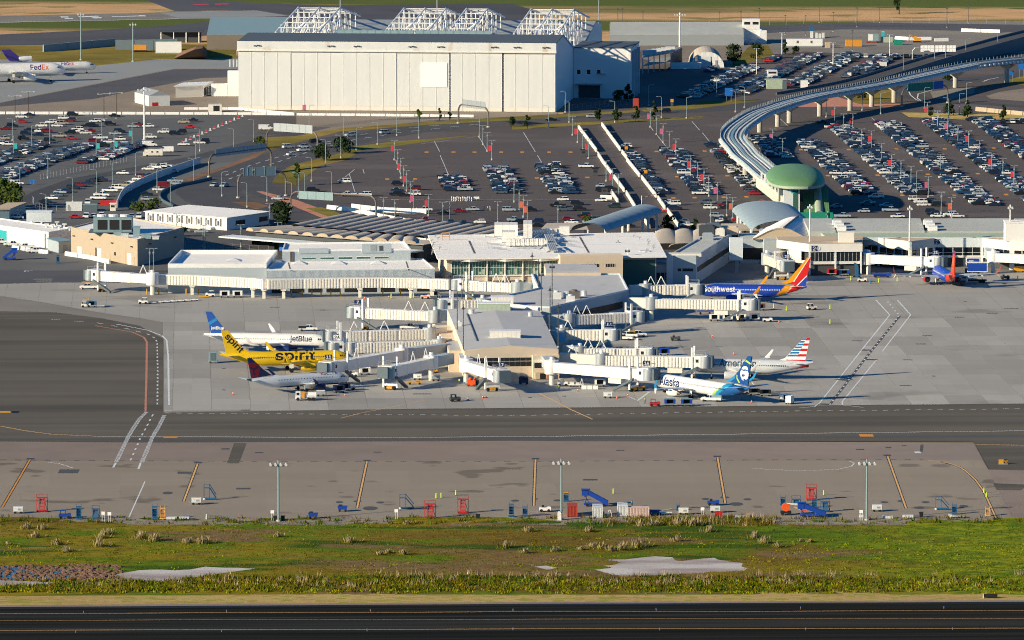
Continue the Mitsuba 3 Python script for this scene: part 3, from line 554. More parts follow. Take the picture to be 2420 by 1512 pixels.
k=thing('guard_box','small grey shelter on the white barrier wall','booth');c=q(0,2032,1060);part(k,'walls',MB().box(c+[0,1,1.7],(5.6,3,3.4)),'cream_paint');part(k,'roof',MB().box(c+[0,1,3.55],(6.2,3.6,.25)),'grey_paint');part(k,'opening',MB().box(c+[.6,-.55,1.6],(2.6,.2,2.2)),'black')
k=thing('dark_blast_wall','long dark blast wall at the far left behind the cargo apron','wall')
for j,(a,bb)in enumerate((((0,415,492),(0,1100,432)),((0,1100,432),(0,1680,420)),((0,1090,470),(0,1640,478)))):
    A,B=q(*a),q(*bb);h=(3.4,2.6,4.6)[j];d,n,L=wdir(A,B)
    m=max(3,int(L/14))
    for i in range(m):
        a_,b_=A[:2]+d*L*i/m,A[:2]+d*L*(i+.97)/m;part(k,'panel',prism([a_,b_,b_-n*.7,a_-n*.7],0,h),'pole_blue' if j<2 else 'guide_dark')
k=thing('white_billboard_box','white boxy container beside the dark blast wall','container');c=q(0,1593,506);part(k,'body',MB().box(c+[0,2,2.7],(12,4,5.2)),'white_paint');part(k,'base',MB().box(c+[0,2,.2],(12.4,4.4,.4)),'grey_paint')
k=thing('orange_tank_trailer','orange trailer parked by the earth mound','trailer');c=q(0,1322,492);part(k,'body',MB().box(c+[0,1,2.1],(6,2.4,2.4)),'ochre');part(k,'chassis',MB().box(c+[0,1,.5],(6.5,2,.6)),'black')
k=thing('far_ramp_block','pale sloping roof block left of the hangar roof','building');P_=[q(0,1955,470),q(1,300,470),q(1,300,420),q(0,1990,420)];part(k,'walls',prism([p[:2]for p in P_],0,7),'tan_grey');part(k,'roof',MB().prism([p[:2]for p in P_],7.03,[7.2,7.2,13,13]),'pole_blue')
v=np.array([q(0,*a_,z_)for*a_,z_ in((1640,556,0),(1960,556,0),(1960,470,0),(1700,490,0))]+[q(0,*a_,5.5)for a_ in((1830,470),(1915,455),(1915,430),(1860,440))])
struct('earth_mound','brown earth mound beside the hangar',MB().hexa(v[:4][::-1],v[4:][::-1]),'earth')
k=thing('far_gate_shelter','dark low shelter with white posts at the far taxiway','shelter');c=q(0,1700,405);part(k,'roof',MB().box(c+[0,3,5.4],(22,6,.7)),'dark_grey');part(k,'back_wall',MB().box(c+[0,5,2.6],(20,.5,5)),'dark_grey')
for j in range(4):part(k,'post',MB().tube(c+[-9+6*j,.5,0],c+[-9+6*j,.5,5.1],.3,n=5),'white_paint')
def blocks(name,label,pts,h,w,seg,m='white_paint',gapm=.35,cat='barrier'):
    k=thing(name,label,cat);ls=LineString(gp(pts));n=max(1,int(round(ls.length/seg)))
    for i in range(n):
        a,c=ls.interpolate(ls.length*i/n),ls.interpolate(ls.length*(i+1)/n-gapm);d=np.array([c.x-a.x,c.y-a.y]);L=np.linalg.norm(d)
        if L<.3:continue
        d/=L;nn=np.array([-d[1],d[0]])*w/2;A_,C_=np.array([a.x,a.y]),np.array([c.x,c.y])
        lo=np.array([[*(A_-nn),0],[*(C_-nn),0],[*(C_+nn),0],[*(A_+nn),0]]);hi=np.array([[*(A_-nn*.55),h],[*(C_-nn*.55),h],[*(C_+nn*.55),h],[*(A_+nn*.55),h]])
        part(k,'block',MB().hexa(lo,hi),m)
    return k
blocks('barrier_wall','long white block wall between left car park and the cargo area',[(0,-900,1078),(0,0,1080),(0,2419,1087),(1,370,1092)],1.15,.6,6.1)
blocks('barrier_wall','white block wall along the foot of the hangar doors',[(0,1740,1038),(0,2225,1038),(1,370,1090)],1.1,.6,6.1)
blocks('barrier_wall','white block wall in front of the hangar, right part',[(1,385,1093),(1,1200,1100),(1,2065,1110)],1.1,.6,6.1)
for k_,(lb,pts)in enumerate((('left white wall of the car park exit lane, far part',[(2,632,1218),(2,800,1440)]),('right white wall of the car park exit lane, far stub',[(2,850,1190),(2,893,1248)]),('right white wall of the car park exit lane, far part',[(2,897,1256),(2,1025,1430)]),
        ('left white wall of the car park exit lane, middle part',[(2,810,1468),(2,840,1512),(6,845,12),(6,945,145)]),('right white wall of the car park exit lane, middle part',[(2,1040,1450),(2,1090,1512),(6,1082,8),(6,1208,165)]),
        ('left white wall of the car park exit lane, near part',[(6,965,175),(6,1062,305)]),('right white wall of the car park exit lane, near part',[(6,1226,180),(6,1365,360)]),('right white wall by the red and white barrier arm',[(6,1380,375),(6,1446,470)]),
        ('left white wall stub by the ticket machines',[(6,1080,325),(6,1165,462)]),('right white wall beyond the barrier arm',[(6,1468,492),(6,1575,640)]),('white wall under the blue vaulted walkway',[(6,1230,555),(6,1300,650)]),('white block wall at the ticket island',[(6,940,320),(6,1000,408)]),('white block standing across the ticket island',[(6,835,372),(6,952,375)]))):
    blocks('lane_wall',lb,pts,1.6,.6,9.,'cream_paint')
blocks('lane_wall','long white block wall behind the vaulted terminal roofs',[(5,675,465),(5,900,490),(5,1150,545),(5,1450,600),(5,1700,640)],1.6,.8,6.)
blocks('lane_wall','upper white block wall behind the vaulted terminal roofs',[(5,905,460),(5,1200,495),(5,1620,512)],1.8,.8,6.)
blocks('junction_wall','pale wall along the road at the right edge',[(3,1965,1050),(3,2419,1095),(3,3000,1130)],1.8,.8,8.,'tan_panel')
blocks('apron_block_wall','white water barriers at the foot of the beige building',[(4,620,905),(4,850,940),(4,1040,985)],1.5,.8,8.5)
blocks('apron_block_wall','white water barriers beside the parked pickups at the white building',[(4,118,842),(4,200,850),(4,330,880),(4,480,888)],1.3,.8,5.,gapm=1.)
bg=thing('beige_building','windowless beige building with rooftop plant at the left of the terminal','building')
A,B,C=q(4,672,885),q(4,1300,1006),q(4,1740,885);poly=quad4(A,B,C);HB=8.4
part(bg,'walls',prism(poly,0,HB),'beige_wall');part(bg,'roof',prism(inset(poly,.4),HB+.02,HB+.06),'roof_white');parapet(bg,poly,HB,.45,.4,'beige_wall')
for x0_,x1_,z0_,z1_,m in((735,775,0,2.9,'cream_paint'),(842,856,.4,1.6,'tan_panel'),(905,918,0,3.6,'dark_grey'),(922,962,0,3.6,'cream_paint'),(1012,1050,0,2.2,'tan_panel'),(1084,1098,2.2,3.3,'black'),(1178,1192,0,4.4,'tan_panel'),(1208,1244,0,3.8,'cream_paint'),(1254,1276,.2,3.,'tan_panel')):
    wpart(bg,'door' if z1_-z0_>2.4 else 'louvre',A,B,(x0_-672)/628,(x1_-672)/628,z0_,z1_,m,.1)
for x in(705,875,1065,1245):wpart(bg,'wall_lamp',A,B,(x-680)/620,(x-666)/620,6.,6.3,'black',.5)
for f in(.24,.78):wpart(bg,'wall_lamp',B,C,f,f+.03,6.2,6.5,'black',.6)
ct=thing('cooling_tower','dark louvred cooling tower with three openings on the beige building','cooling tower')
c0,c1=q(4,880,690,HB+.5),q(4,1242,690,HB+.5);w_=c1[0]-c0[0];c=(c0+c1)/2
part(ct,'casing',MB().box(c+[0,6,2.6],(w_,10,4.6)),'pole_blue');part(ct,'stand',MB().box(c+[0,6,.15],(w_+3,12,.3)),'guide_dark')
for k in range(3):part(ct,'opening',MB().box(c+[-w_/2+w_*(.24+.31*k),.96,2.6],(w_*.25,.2,3.2)),'black')
for k in range(3):part(ct,'fan_ring',MB().tube(c+[-w_/2+w_*(.2+.3*k),6,4.9],c+[-w_/2+w_*(.2+.3*k),6,5.6],1.5,n=12),'white_paint')
for i,(x,y,sx,sz,m)in enumerate(((1110,715,2.6,1.3,'pole_blue'),(1180,735,2.2,1.1,'container_white'),(1290,720,2.2,3.,'pole_blue'),(1380,745,3.2,1.4,'pole_blue'),(1470,750,2.2,.8,'container_white'))):
    solo('rooftop_unit',('blue grey rooftop unit nearest the cooling tower','pale rooftop unit beside the tall blue duct','tall blue grey duct on the beige building roof','wide blue rooftop unit near the beige building corner','low pale rooftop unit at the beige building edge')[i],'rooftop unit',MB().box(q(4,x,y,HB+.06)+[0,1,sz/2],(sx,2.4,sz)).box(q(4,x,y,HB+.06)+[0,1,sz+.12],(sx+.3,2.7,.2)),m)
wb=thing('white_flat_building','white flat roofed building at the left edge with teal door','building')
A,B,C=q(4,-260,735),q(4,460,838),q(4,690,800);poly=quad4(A,B,C);part(wb,'walls',prism(poly,0,5.2),'white_paint');part(wb,'roof',prism(inset(poly,.3),5.22,5.26),'roof_white');parapet(wb,poly,5.2,.4,.35,'white_paint')
wpart(wb,'teal_door',A,B,.33,.455,.2,4.,'teal_banner',.1);wpart(wb,'door',A,B,.78,.81,0,2.4,'container_white',.1);wpart(wb,'pipe',A,B,.955,.965,0,5.,'grey_paint',.3)
for i,(x,y)in enumerate(((300,600),(395,612),(440,640),(500,645),(560,655),(610,640),(540,620),(660,668))):
    solo('roof_vent',f'white rooftop vent hood on the white flat building, {("leftmost", "second from left", "third from left", "fourth from left", "sixth from left", "seventh from left", "fifth from left", "rightmost")[i]}','vent',MB().tube(q(4,x,y,5.26),q(4,x,y,5.26)+[0,0,1.1],.35,n=7).box(q(4,x,y,5.26)+[0,0,1.25],(1.5,1.3,.4)),'container_white',group='vents on the white flat building roof')
solo('roof_plant_room','pale plant room box on the white flat building','plant room',MB().box(q(4,365,590,5.26)+[0,4,1.7],(8.5,5,3.4)).box(q(4,365,590,5.26)+[0,4,3.5],(8.9,5.4,.2)),'pale_blue_wall')
gs=thing('grey_lean_shed','small blue grey shed between white and beige buildings','shed');A,B,C=q(4,450,850),q(4,555,882),q(4,672,870);poly=quad4(A,B,C)
part(gs,'walls',prism(poly,0,3.7),'blue_grey_wall');part(gs,'roof',prism(inset(poly,-.3),3.73,3.95),'pole_blue');wpart(gs,'door',B,C,.35,.7,0,2.6,'grey_paint',.06)
cs=thing('corner_shed','small shed with orange lit roof edge at the left edge','shed');A,B=q(4,-80,575),q(4,88,570);poly=quad4(A,B,B+[4,25,0]);part(cs,'walls',prism(poly,0,3.6),'pole_blue');part(cs,'roof',MB().prism(inset(poly,-.4),3.63,4.1),'tan_panel')
mo=thing('modular_office','long white modular office with row of window units','building')
A,B,C=q(4,1372,604),q(4,2145,668),q(5,130,608);poly=quad4(A,B,C);part(mo,'walls',prism(poly,0,4.2),'white_paint');part(mo,'roof',prism(inset(poly,-.4),4.23,4.5),'roof_white')
for k in range(8):
    f=.03+k*.118;wpart(mo,'window',A,B,f,f+.022,1.2,3.9,'arch_brown',.06);wpart(mo,'window',A,B,f+.058,f+.08,1.2,3.9,'arch_brown',.06);wpart(mo,'cooling_unit',A,B,f+.027,f+.045,1.7,3.2,'steel',.7)
wpart(mo,'window',B,C,.2,.42,1.4,3.,'black',.05);wpart(mo,'window',B,C,.75,.95,1.4,3.,'black',.05);wpart(mo,'ramp',A,B,.15,.85,0,.9,'cream_paint',2.)
vh=thing('vaulted_hall','terminal entrance hall roofed with a row of grey concrete barrel vaults','building')
def vault(pa,pb,w,rise,z0,n=9,th=.0):
    pa,pb=np.array(pa),np.array(pb);d=pb-pa;d/=np.linalg.norm(d);e=np.array([d[1],-d[0]])
    if e[0]<0:e=-e
    def ring(p):return np.array([[*(p+e*w/2*math.cos(t)),z0+rise*math.sin(t)]for t in np.linspace(math.pi,0,n)])
    return ring(pa),ring(pb)
VZ=6.2
mids=[q(5,372+117*i,642+10.6*i,VZ)[:2]for i in range(24)];backs=[q(5,885+113*i,532+10.4*i,VZ)[:2]for i in range(24)]
fronts=[q(5,-60+137*i,668+11*i,VZ)[:2]for i in range(13)];fmid=[q(5,330+102*i,644+9.2*i,VZ)[:2]for i in range(13)]
for i in range(24):
    a,b_=vault(mids[i],backs[i],4.15 if i<12 else 4.6,1.35,VZ);part(vh,'vault',MB().loft([a,b_],close=False,caps=False).add(np.vstack([b_,[[*backs[i],VZ]]]),[[k,k+1,9]for k in range(8)]),'vault_grey',smooth=40)
for i in range(12):
    a,b_=vault(fronts[i],fmid[i],4.7,1.15,VZ-.1);k=part(vh,'front_vault',MB().loft([a,b_],close=False,caps=False),'vault_grey',smooth=40)
    part(k,'arch',MB().add(np.vstack([a,[[*fronts[i],VZ-.1]]])-[0,.08,0],[[j+1,j,9]for j in range(8)]),'tan_panel')
allp=[fronts[0],fronts[12],mids[12],mids[23],backs[23],backs[0],mids[0]]
part(vh,'body',prism(list(Polygon(allp).buffer(0).buffer(-1.2).exterior.coords)[:-1],0,VZ-.15),'dark_grey')
rp=Polygon(allp).buffer(.4);part(vh,'roof_deck',prism(list(rp.exterior.coords)[:-1],VZ-.12,VZ+.05),'vault_grey')
A,B=np.r_[fronts[0],0],np.r_[fronts[12],0]
wpart(vh,'canopy',A,B,-.1,1.0,3.9,4.4,'pale_blue_wall',7.);wpart(vh,'ridge_gutter',np.r_[mids[0],0],np.r_[mids[13],0],0,1,VZ+.05,VZ+.5,'cream_paint',.4)
for j in range(6):wpart(vh,'front_glazing',A,B,.02+j*.16,.15+j*.16,.4,3.6,'sign_blue' if j==1 else 'black',.6)
for i,x in enumerate((1450,1620,1790)):
    pa,pb=q(6,x+8,815,4.4)[:2],q(6,x+4,705,6.4)[:2];w_=10.2
    rings=[]
    for f in np.linspace(0,1,6):
        p=pa+(pb-pa)*f;rz=4.6*math.sin(math.pi*(.10+.46*f));rings.append(np.array([[p[0]+w_/2*math.cos(t),p[1],4.0+rz*math.sin(t)]for t in np.linspace(math.pi,0,11)]))
    part(vh,'end_vault',MB().loft(rings,close=False,caps=False),'vault_grey',smooth=50)
wpart(vh,'end_wall',q(6,1380,850),q(6,1880,850),0,1,0,4.4,'black',.1)
bb_=thing('baggage_building','long low blue grey baggage building behind the white corridor','building')
zb=8.0
A,B=q(4,1588,1258),q(5,100,1258);PB=[A[:2],B[:2],B[:2]+[2,45],A[:2]+[2,45]]
part(bb_,'left_walls',prism(PB,0,zb),'blue_grey_wall');part(bb_,'left_roof',prism(inset(PB,.5),zb+.02,zb+.06),'roof_white')
A2,B2=q(5,102,1266),q(5,1690,1252);zb2=7.4;PC=[A2[:2],B2[:2],B2[:2]+[-4,31],A2[:2]+[2,31]]
part(bb_,'right_walls',prism(PC,0,zb2),'blue_grey_wall');part(bb_,'right_roof',prism(inset(PC,.5),zb2+.02,zb2+.06),'roof_white');parapet(bb_,PC,zb2,.35,.4,'white_paint');parapet(bb_,PB,zb,1.3,.4,'white_paint')
ribs=MB()
for i in range(150):wbox(ribs,A2,B2,(i+.1)/150,(i+.6)/150,5.2,zb2-.15,.12)
part(bb_,'cladding_ribs',ribs,'pale_blue_wall',kind='stuff')
for j in range(9):wpart(bb_,'dock_opening',A2,B2,.03+j*.108,.115+j*.108,.3,3.2,'black',.05)
zu=zb2+3.3
A3,B3=A2+[4,27,0],B2+[-8,27,0];PU=[A3[:2],B3[:2],B3[:2]+[-2,24],A3[:2]+[0,24]]
part(bb_,'upper_walls',prism(PU,0,zu),'blue_grey_wall');part(bb_,'upper_roof',prism(inset(PU,.5),zu+.02,zu+.06),'roof_white');parapet(bb_,PU,zu,.6,.4,'white_paint')
for j in range(5):
    f=.155+j*.142;k=wpart(bb_,'window',A3,B3,f,f+.105,zb2+.75,zb2+1.35,'teal_glass',.06)
    part(k,'frame',wbox(wbox(MB(),A3,B3,f-.003,f+.108,zb2+1.36,zb2+1.5,.12),A3,B3,f-.003,f+.108,zb2+.6,zb2+.74,.12),'white_paint')
k=wpart(bb_,'roof_tower',A3,B3,.62,.85,zu-.6,zu+2.2,'blue_grey_wall',.4);wpart(k,'louvre',A3,B3,.685,.735,zu-.1,zu+1.9,'grey_paint',.5);wpart(k,'fan',A3,B3,.755,.785,zu,zu+1.6,'dark_grey',.5)
wpart(bb_,'low_tower',A3,B3,.13,.36,zu-.6,zu+1.0,'blue_grey_wall',.4);wpart(bb_,'pipe',A3,B3,.06,.07,zb2,zu,'arch_brown',.4);wpart(bb_,'pipe',A3,B3,.075,.082,zb2,zu,'arch_brown',.4)
for j,(x,y)in enumerate(((412,985),(785,985),(1155,982))):part(bb_,'skylight',MB().add(np.array([[*(q(5,x,y,zb2)[:2]+o),zb2+z]for o,z in(([-2.5,-3],.1),([2.5,-3],.1),([2.5,3],.1),([-2.5,3],.1),([0,0],1.2))]),[[0,1,4],[1,2,4],[2,3,4],[3,0,4]]),'arch_brown' if j<0 else 'white_paint')
for x,y in((2210,955),(2215,1000)):part(bb_,'skylight',MB().add(np.array([[*(q(4,x,y,zb)[:2]+o),zb+z]for o,z in(([-2.5,-3],.1),([2.5,-3],.1),([2.5,3],.1),([-2.5,3],.1),([0,0],1.))]),[[0,1,4],[1,2,4],[2,3,4],[3,0,4]]),'white_paint')
for(xa,ya),(xb,yb)in(((305,970),(325,1045)),((1418,960),(1445,1050))):part(bb_,'roof_walkway',flats([ribbon([(5,xa,ya),(5,xb,yb)],.1)],0)if 0 else prism([q(5,xa-6,ya,zb2)[:2],q(5,xa+6,ya,zb2)[:2],q(5,xb+6,yb,zb2)[:2],q(5,xb-6,yb,zb2)[:2]],zb2+.06,zb2+.12),'arch_brown')
mh=thing('terminal_hall','terminal hall with wide white flat roof and green glass front','building')
ZH=10.2
R0,R1,R2,R3=q('h',290,392,ZH),q('h',2345,372,ZH),q('h',2230,155,ZH),q('h',205,180,ZH)
part(mh,'roof',prism([p[:2]for p in(R0,R1,R2,R3)],ZH-.35,ZH),'roof_white')
ix=[p[:2]for p in(R0,R1,R2,R3)];core=inset(ix,3.2)
core=[np.array(p)for p in core]
part(mh,'walls',prism(core,0,ZH-.38),'tan_wall')
fr=sorted(core,key=lambda p:p[1])[:2];fr=sorted(fr,key=lambda p:p[0]);F0,F1=np.r_[fr[0],0],np.r_[fr[1],0]
for j in range(6):
    f0,f1=.02+.085*j,.02+.085*(j+1)
    d,n,L=wdir(F0,F1)
    a,c,mm=F0[:2]+d*L*f0,F0[:2]+d*L*f1,F0[:2]+d*L*(f0+f1)/2
    part(mh,'glass_bay',wbox(MB(),F0,F1,f0+.004,f1-.004,4.6,8.9,.15),'teal_glass')
    bm=MB()
    for i in range(6):wbox(bm,F0,F1,f0+(f1-f0)*(i+.1)/6,f0+(f1-f0)*(i+.1)/6+.0012,4.6,8.9,.3)
    wbox(bm,F0,F1,f0,f1,6.85,7.0,.3);part(mh,'mullions',bm,'mullion')
    for i in range(4):
        if rng.random()<.55:part(mh,'blind',wbox(MB(),F0,F1,f0+(f1-f0)*(i+.55)/5,f0+(f1-f0)*(i+1.4)/5,4.8,rng.uniform(5.6,6.8),.19),'pale_green')
    part(mh,'column',wbox(MB(),F0,F1,f1-.003,f1+.003,0,9.6,.8),'cream_paint')
    t0,t1=(3.1,1.6)if j%2 else(1.6,3.1)
    v=np.array([[*(a+n*t0),9.0 if j%2 else 9.5],[*(c+n*t1),9.5 if j%2 else 9.0],[*(c-n*.2),9.0],[*(a-n*.2),9.0]]);v2=v.copy();v2[:,2]=ZH-.37
    part(mh,'folded_soffit',MB().hexa(v if np.cross(np.r_[d,0],np.r_[-n,0])[2]>0 else v[::-1],v2 if np.cross(np.r_[d,0],np.r_[-n,0])[2]>0 else v2[::-1]),'cream_paint')
wpart(mh,'dark_glazing',F0,F1,.84,.995,.2,9.,'teal_glass',.1);wpart(mh,'sill',F0,F1,.0,.53,4.2,4.6,'cream_paint',.5)
for f in(.2,.30,.40):wpart(mh,'garage_opening',F0,F1,f,f+.075,.3,2.8,'black',.06)
k=wpart(mh,'tan_block',F0,F1,.53,.83,.1,ZH+.9,'tan_wall',6.5)
for f0,f1,nn in((.555,.60,4),(.625,.715,7),(.745,.79,4)):
    kk=wpart(k,'window',F0,F1,f0,f1,7.4,8.4,'black',6.56)
    bm=MB()
    for i in range(nn+1):wbox(bm,F0,F1,f0+(f1-f0)*i/nn,f0+(f1-f0)*i/nn+.0015,7.3,8.5,6.62)
    part(k,'window_mullions',bm,'cream_paint')
for x0_,y0_,x1_,y1_ in((575,232,625,345),(1565,195,1648,340)):
    part(mh,'roof_walkway',prism([q('h',x0_-9,y0_,ZH)[:2],q('h',x0_+9,y0_,ZH)[:2],q('h',x1_+9,y1_,ZH)[:2],q('h',x1_-9,y1_,ZH)[:2]],ZH+.01,ZH+.06),'arch_brown')
for f in(.18,.5,.82):part(mh,'roof_seam',MB().box((R0+R1)/2*(1-f)+(R2+R3)/2*f+[0,0,.04],(abs(R1[0]-R0[0])*.98,.5,.08),rz=math.atan2(R1[1]-R0[1],R1[0]-R0[0])),'container_white')
spots=[(205+rng.uniform(10,90)+i*3,200+i*22)for i in range(8)]+[(2100+12*i+rng.uniform(-60,60),200+i*18)for i in range(9)]
for i_,(x,y)in enumerate(sorted(spots)):solo('roof_pipe',f'short dark vent pipe on the white terminal hall roof, {ordinal(i_ + 1)} from the left','vent',MB().tube(q('h',x,y,ZH),q('h',x,y,ZH)+[0,0,.8],.14,n=5).tube(q('h',x,y,ZH)+[0,0,.7],q('h',x,y,ZH)+[.7,0,.8],.14,n=5),'grey_paint',group='vent pipes on the terminal hall roof')
solo('roof_frame','small yellow frame on the white terminal hall roof','frame',MB().path([q('h',332,228,ZH)+o for o in([0,0,0],[0,0,2.4],[2.4,0,2.4],[2.4,0,0])],.15).tube(q('h',332,228,ZH)+[0,0,1.2],q('h',332,228,ZH)+[2.4,0,1.2],.12),'ochre')
def rbox(name,lb,x0_,x1_,ybase,h,dep,m='panel_white',z=ZH):
    a,c=q('h',x0_,ybase,z),q('h',x1_,ybase,z);w_=c[0]-a[0];o=(a+c)/2+[0,dep/2,0]
    k=thing(name,lb,'air handler');n=max(2,int(w_/2.2))
    for i in range(n):part(k,'panel',MB().box(o+[-w_/2+w_*(i+.5)/n,0,h/2+.25],(w_/n-.06,dep,h)),m)
    part(k,'base',MB().box(o+[0,0,.12],(w_+.2,dep+.2,.24)),'grey_paint');return k,o
rbox('air_handler','large white air handler at the left of the hall roof plant',800,1010,195,3.6,10)
rbox('air_handler','tall white air handler with dark slot beside it',1060,1140,215,4.6,14)
k,o=rbox('air_handler','stepped white duct elbow in front of the rooftop air handler',870,990,250,3.2,8)
k=thing('roof_duct','long white ribbed duct along the terminal hall roof','duct');a,c=q('h',905,290,ZH),q('h',1255,285,ZH)
for i in range(17):
    p=a+(c-a)*(i+.5)/17;part(k,'section',MB().box(p+[0,1.5,1.5],((c-a)[0]/17-.12,2.6+.25*(i%2),2.0+.15*(i%2))),'panel_white')
part(k,'rail',MB().box((a+c)/2+[0,1.4,.25],((c-a)[0],.3,.3)),'grey_paint')
k=thing('roof_duct','white ribbed duct ending in a square hood at the hall roof centre','duct');a,c=q('h',1145,205,ZH),q('h',1385,195,ZH)
for i in range(11):part(k,'section',MB().box(a+(c-a)*(i+.5)/11+[0,1.5,1.7],((c-a)[0]/11-.12,2.6+.25*(i%2),1.7+.15*(i%2))),'panel_white')
part(k,'hood',MB().box(c+[1.6,1.5,1.9],(3.2,3.2,2.8)),'panel_white')
k=thing('pipe_rack','grey steel pipe rack with bundles of pipes on the hall roof','pipe rack')
for j,(x0_,y0_,x1_,y1_)in enumerate(((1160,235,1220,200),(1220,200,1330,205),(1330,205,1380,250),(1205,340,1260,295),(1260,295,1360,292),(1360,292,1440,345))):
    a,c=q('h',x0_,y0_,ZH),q('h',x1_,y1_,ZH);part(k,'beam',MB().tube(a+[0,0,1.1],c+[0,0,1.1],.22,n=5),'steel')
for j in range(5):
    a,c=q('h',1255+16*j,215,ZH),q('h',1290+16*j,285,ZH);d_=q('h',1275+16*j,300,ZH),q('h',1300+16*j,342,ZH)
    part(k,'pipe',MB().tube(a+[0,0,1.4],c+[0,0,1.0],.3,n=6).tube(d_[0]+[0,0,1.4],d_[1]+[0,0,.8],.3,n=6),'steel')
b=MB()
for x,y in((760,205),(775,265),(1010,300),(1100,300),(1160,300),(1440,200),(1470,240),(1500,285),(1420,260),(1390,320),(790,300),(840,310)):
    p=q('h',x,y,ZH);b.tube(p+[-1.5,0,.5],p+[2.5,-3,.5],.13,n=4).tube(p+[-1.5,0,.0],p+[-1.5,0,.9],.1,n=4)
part(k,'small_supports',b,'steel',kind='stuff')
pr=thing('terminal_pier','grey roofed terminal pier with peach stucco front facing the apron','building')
ZP=8.0
def pp(x,y,z=ZP):return q('p',x,y,z)
cn=[pp(1290,60,9.4),pp(1890,70,9.4),pp(1960,175,9.0),pp(1310,178,9.0)];part(pr,'neck_walls',prism([p[:2]for p in cn],0,8.9),'tan_wall');part(pr,'neck_roof',MB().prism([p[:2]for p in cn],8.92,[9.3,9.3,9.1,9.1]),'roof_grey')
ro=[pp(1140,208),pp(2190,205),pp(2285,395),pp(1365,598),pp(1100,590),pp(560,520),pp(1215,375)]
rb=[p[:2]for p in ro]
part(pr,'rear_walls',prism(rb,0,ZP-.02),'blue_grey_wall');part(pr,'rear_roof',prism(inset(rb,.45),ZP,ZP+.05),'roof_grey');parapet(pr,rb,ZP-.02,.55,.45,'pale_blue_wall')
W0,W1=np.r_[rb[3],0],np.r_[rb[2],0]
wpart(pr,'long_window',W0,W1,.06,.92,3.1,5.2,'black',.12,label='long black window strip on the shaded side of the pier')
part(pr,'rear_plinth',wbox(MB(),W0,W1,0,1,0,2.6,.3),'blue_grey_wall')
fo=[pp(345,1105,ZP),pp(1455,1090,ZP),pp(1235,620,ZP),pp(145,610,ZP)]
fb=[p[:2]for p in fo];mid_f,mid_b=(fb[0]+fb[1])/2,(fb[2]+fb[3])/2
part(pr,'front_walls',prism(fb,0,ZP-.02),'tan_wall')
for a_,b_,c_,d_2,nm in((fb[0],mid_f,mid_b,fb[3],'left_roof'),(mid_f,fb[1],fb[2],mid_b,'right_roof')):
    za=[ZP,ZP+.9,ZP+.9,ZP]if nm=='left_roof' else[ZP+.9,ZP,ZP,ZP+.9]
    part(pr,nm,MB().prism([a_,b_,c_,d_2],ZP-.01,za),'roof_grey')
Ff0,Ff1=np.r_[fb[0],0],np.r_[fb[1],0];d,n,L=wdir(Ff0,Ff1)
pts=[(0,0),(1,0),(1,ZP+.25),(.5,ZP+1.35),(0,ZP+.25)]
b=MB();f_=[[*(Ff0[:2]+d*L*a+n*t),z]for t in(.5,-.1)for a,z in pts];b.add(np.array(f_),[[0,1,2],[0,2,3],[0,3,4],[6,5,7],[7,5,8],[8,5,9]]);i5=np.arange(5);b.add(np.array(f_),np.c_[(i5+1)%5,i5,i5+5,(i5+1)%5+5])
part(pr,'front_gable',b,'tan_wall',label='peach stucco front gable of the pier')
for r,(z0_,z1_)in enumerate(((3.6,4.95),(5.1,6.0))):
    for i in range(10):wpart(pr,'window',Ff0,Ff1,.13+i*.0585,.13+(i+.92)*.0585,z0_,z1_,'black',.56)
k=wpart(pr,'stair_tower',Ff0,Ff1,.72,1.0,.1,6.7,'tan_wall',2.2)
for i in range(2):wpart(k,'window',Ff0,Ff1,.735+i*.08,.81+i*.08,3.2,4.6,'black',2.26)
wpart(k,'band',Ff0,Ff1,.73,.895,4.8,5.5,'cream_paint',2.3);wpart(k,'porch',Ff0,Ff1,.74,.90,.2,2.0,'tan_panel',3.4);wpart(k,'doorway',Ff0,Ff1,.79,.85,.2,1.8,'black',3.46);wpart(k,'brick_pier',Ff0,Ff1,.86,.89,.2,1.8,'brick_red',3.5)
for side,(ax,ay,zz_)in enumerate(((235,1060,7.0),(100,840,6.4))):
    c=q('p',ax,ay,0);
lw0=[pp(125,960,6.2),pp(300,990,6.2),pp(330,1100,6.2),pp(160,1100,6.2)];part(pr,'left_wing',prism([p[:2]for p in lw0],0,6.2),'tan_wall');part(pr,'left_wing_roof',prism(inset([p[:2]for p in lw0],.4),6.22,6.3),'roof_grey')
lw1=[pp(-30,800,5.2),pp(170,800,5.2),pp(250,940,5.2),pp(80,940,5.2)];part(pr,'left_stub',prism([p[:2]for p in lw1],0,5.2),'tan_wall')
rw0=[pp(1370,880,6.),pp(1510,880,6.),pp(1565,1000,6.),pp(1450,1000,6.)];part(pr,'right_wing',prism([p[:2]for p in rw0],0,6.),'tan_wall');part(pr,'right_wing_roof',prism(inset([p[:2]for p in rw0],.4),6.02,6.1),'roof_grey')
part(pr,'round_vent',MB().tube(q('p',225,1335,0)+[0,-.2,1.7],q('p',225,1335,0)+[0,.5,1.7],1.0,n=14),'black')
b0,b1=pp(380,680),pp(500,1000);b=MB().tube(b0+[0,0,.3],b1+[0,0,.3],.3,n=5);part(pr,'roof_gutter',b,'slate_roof')
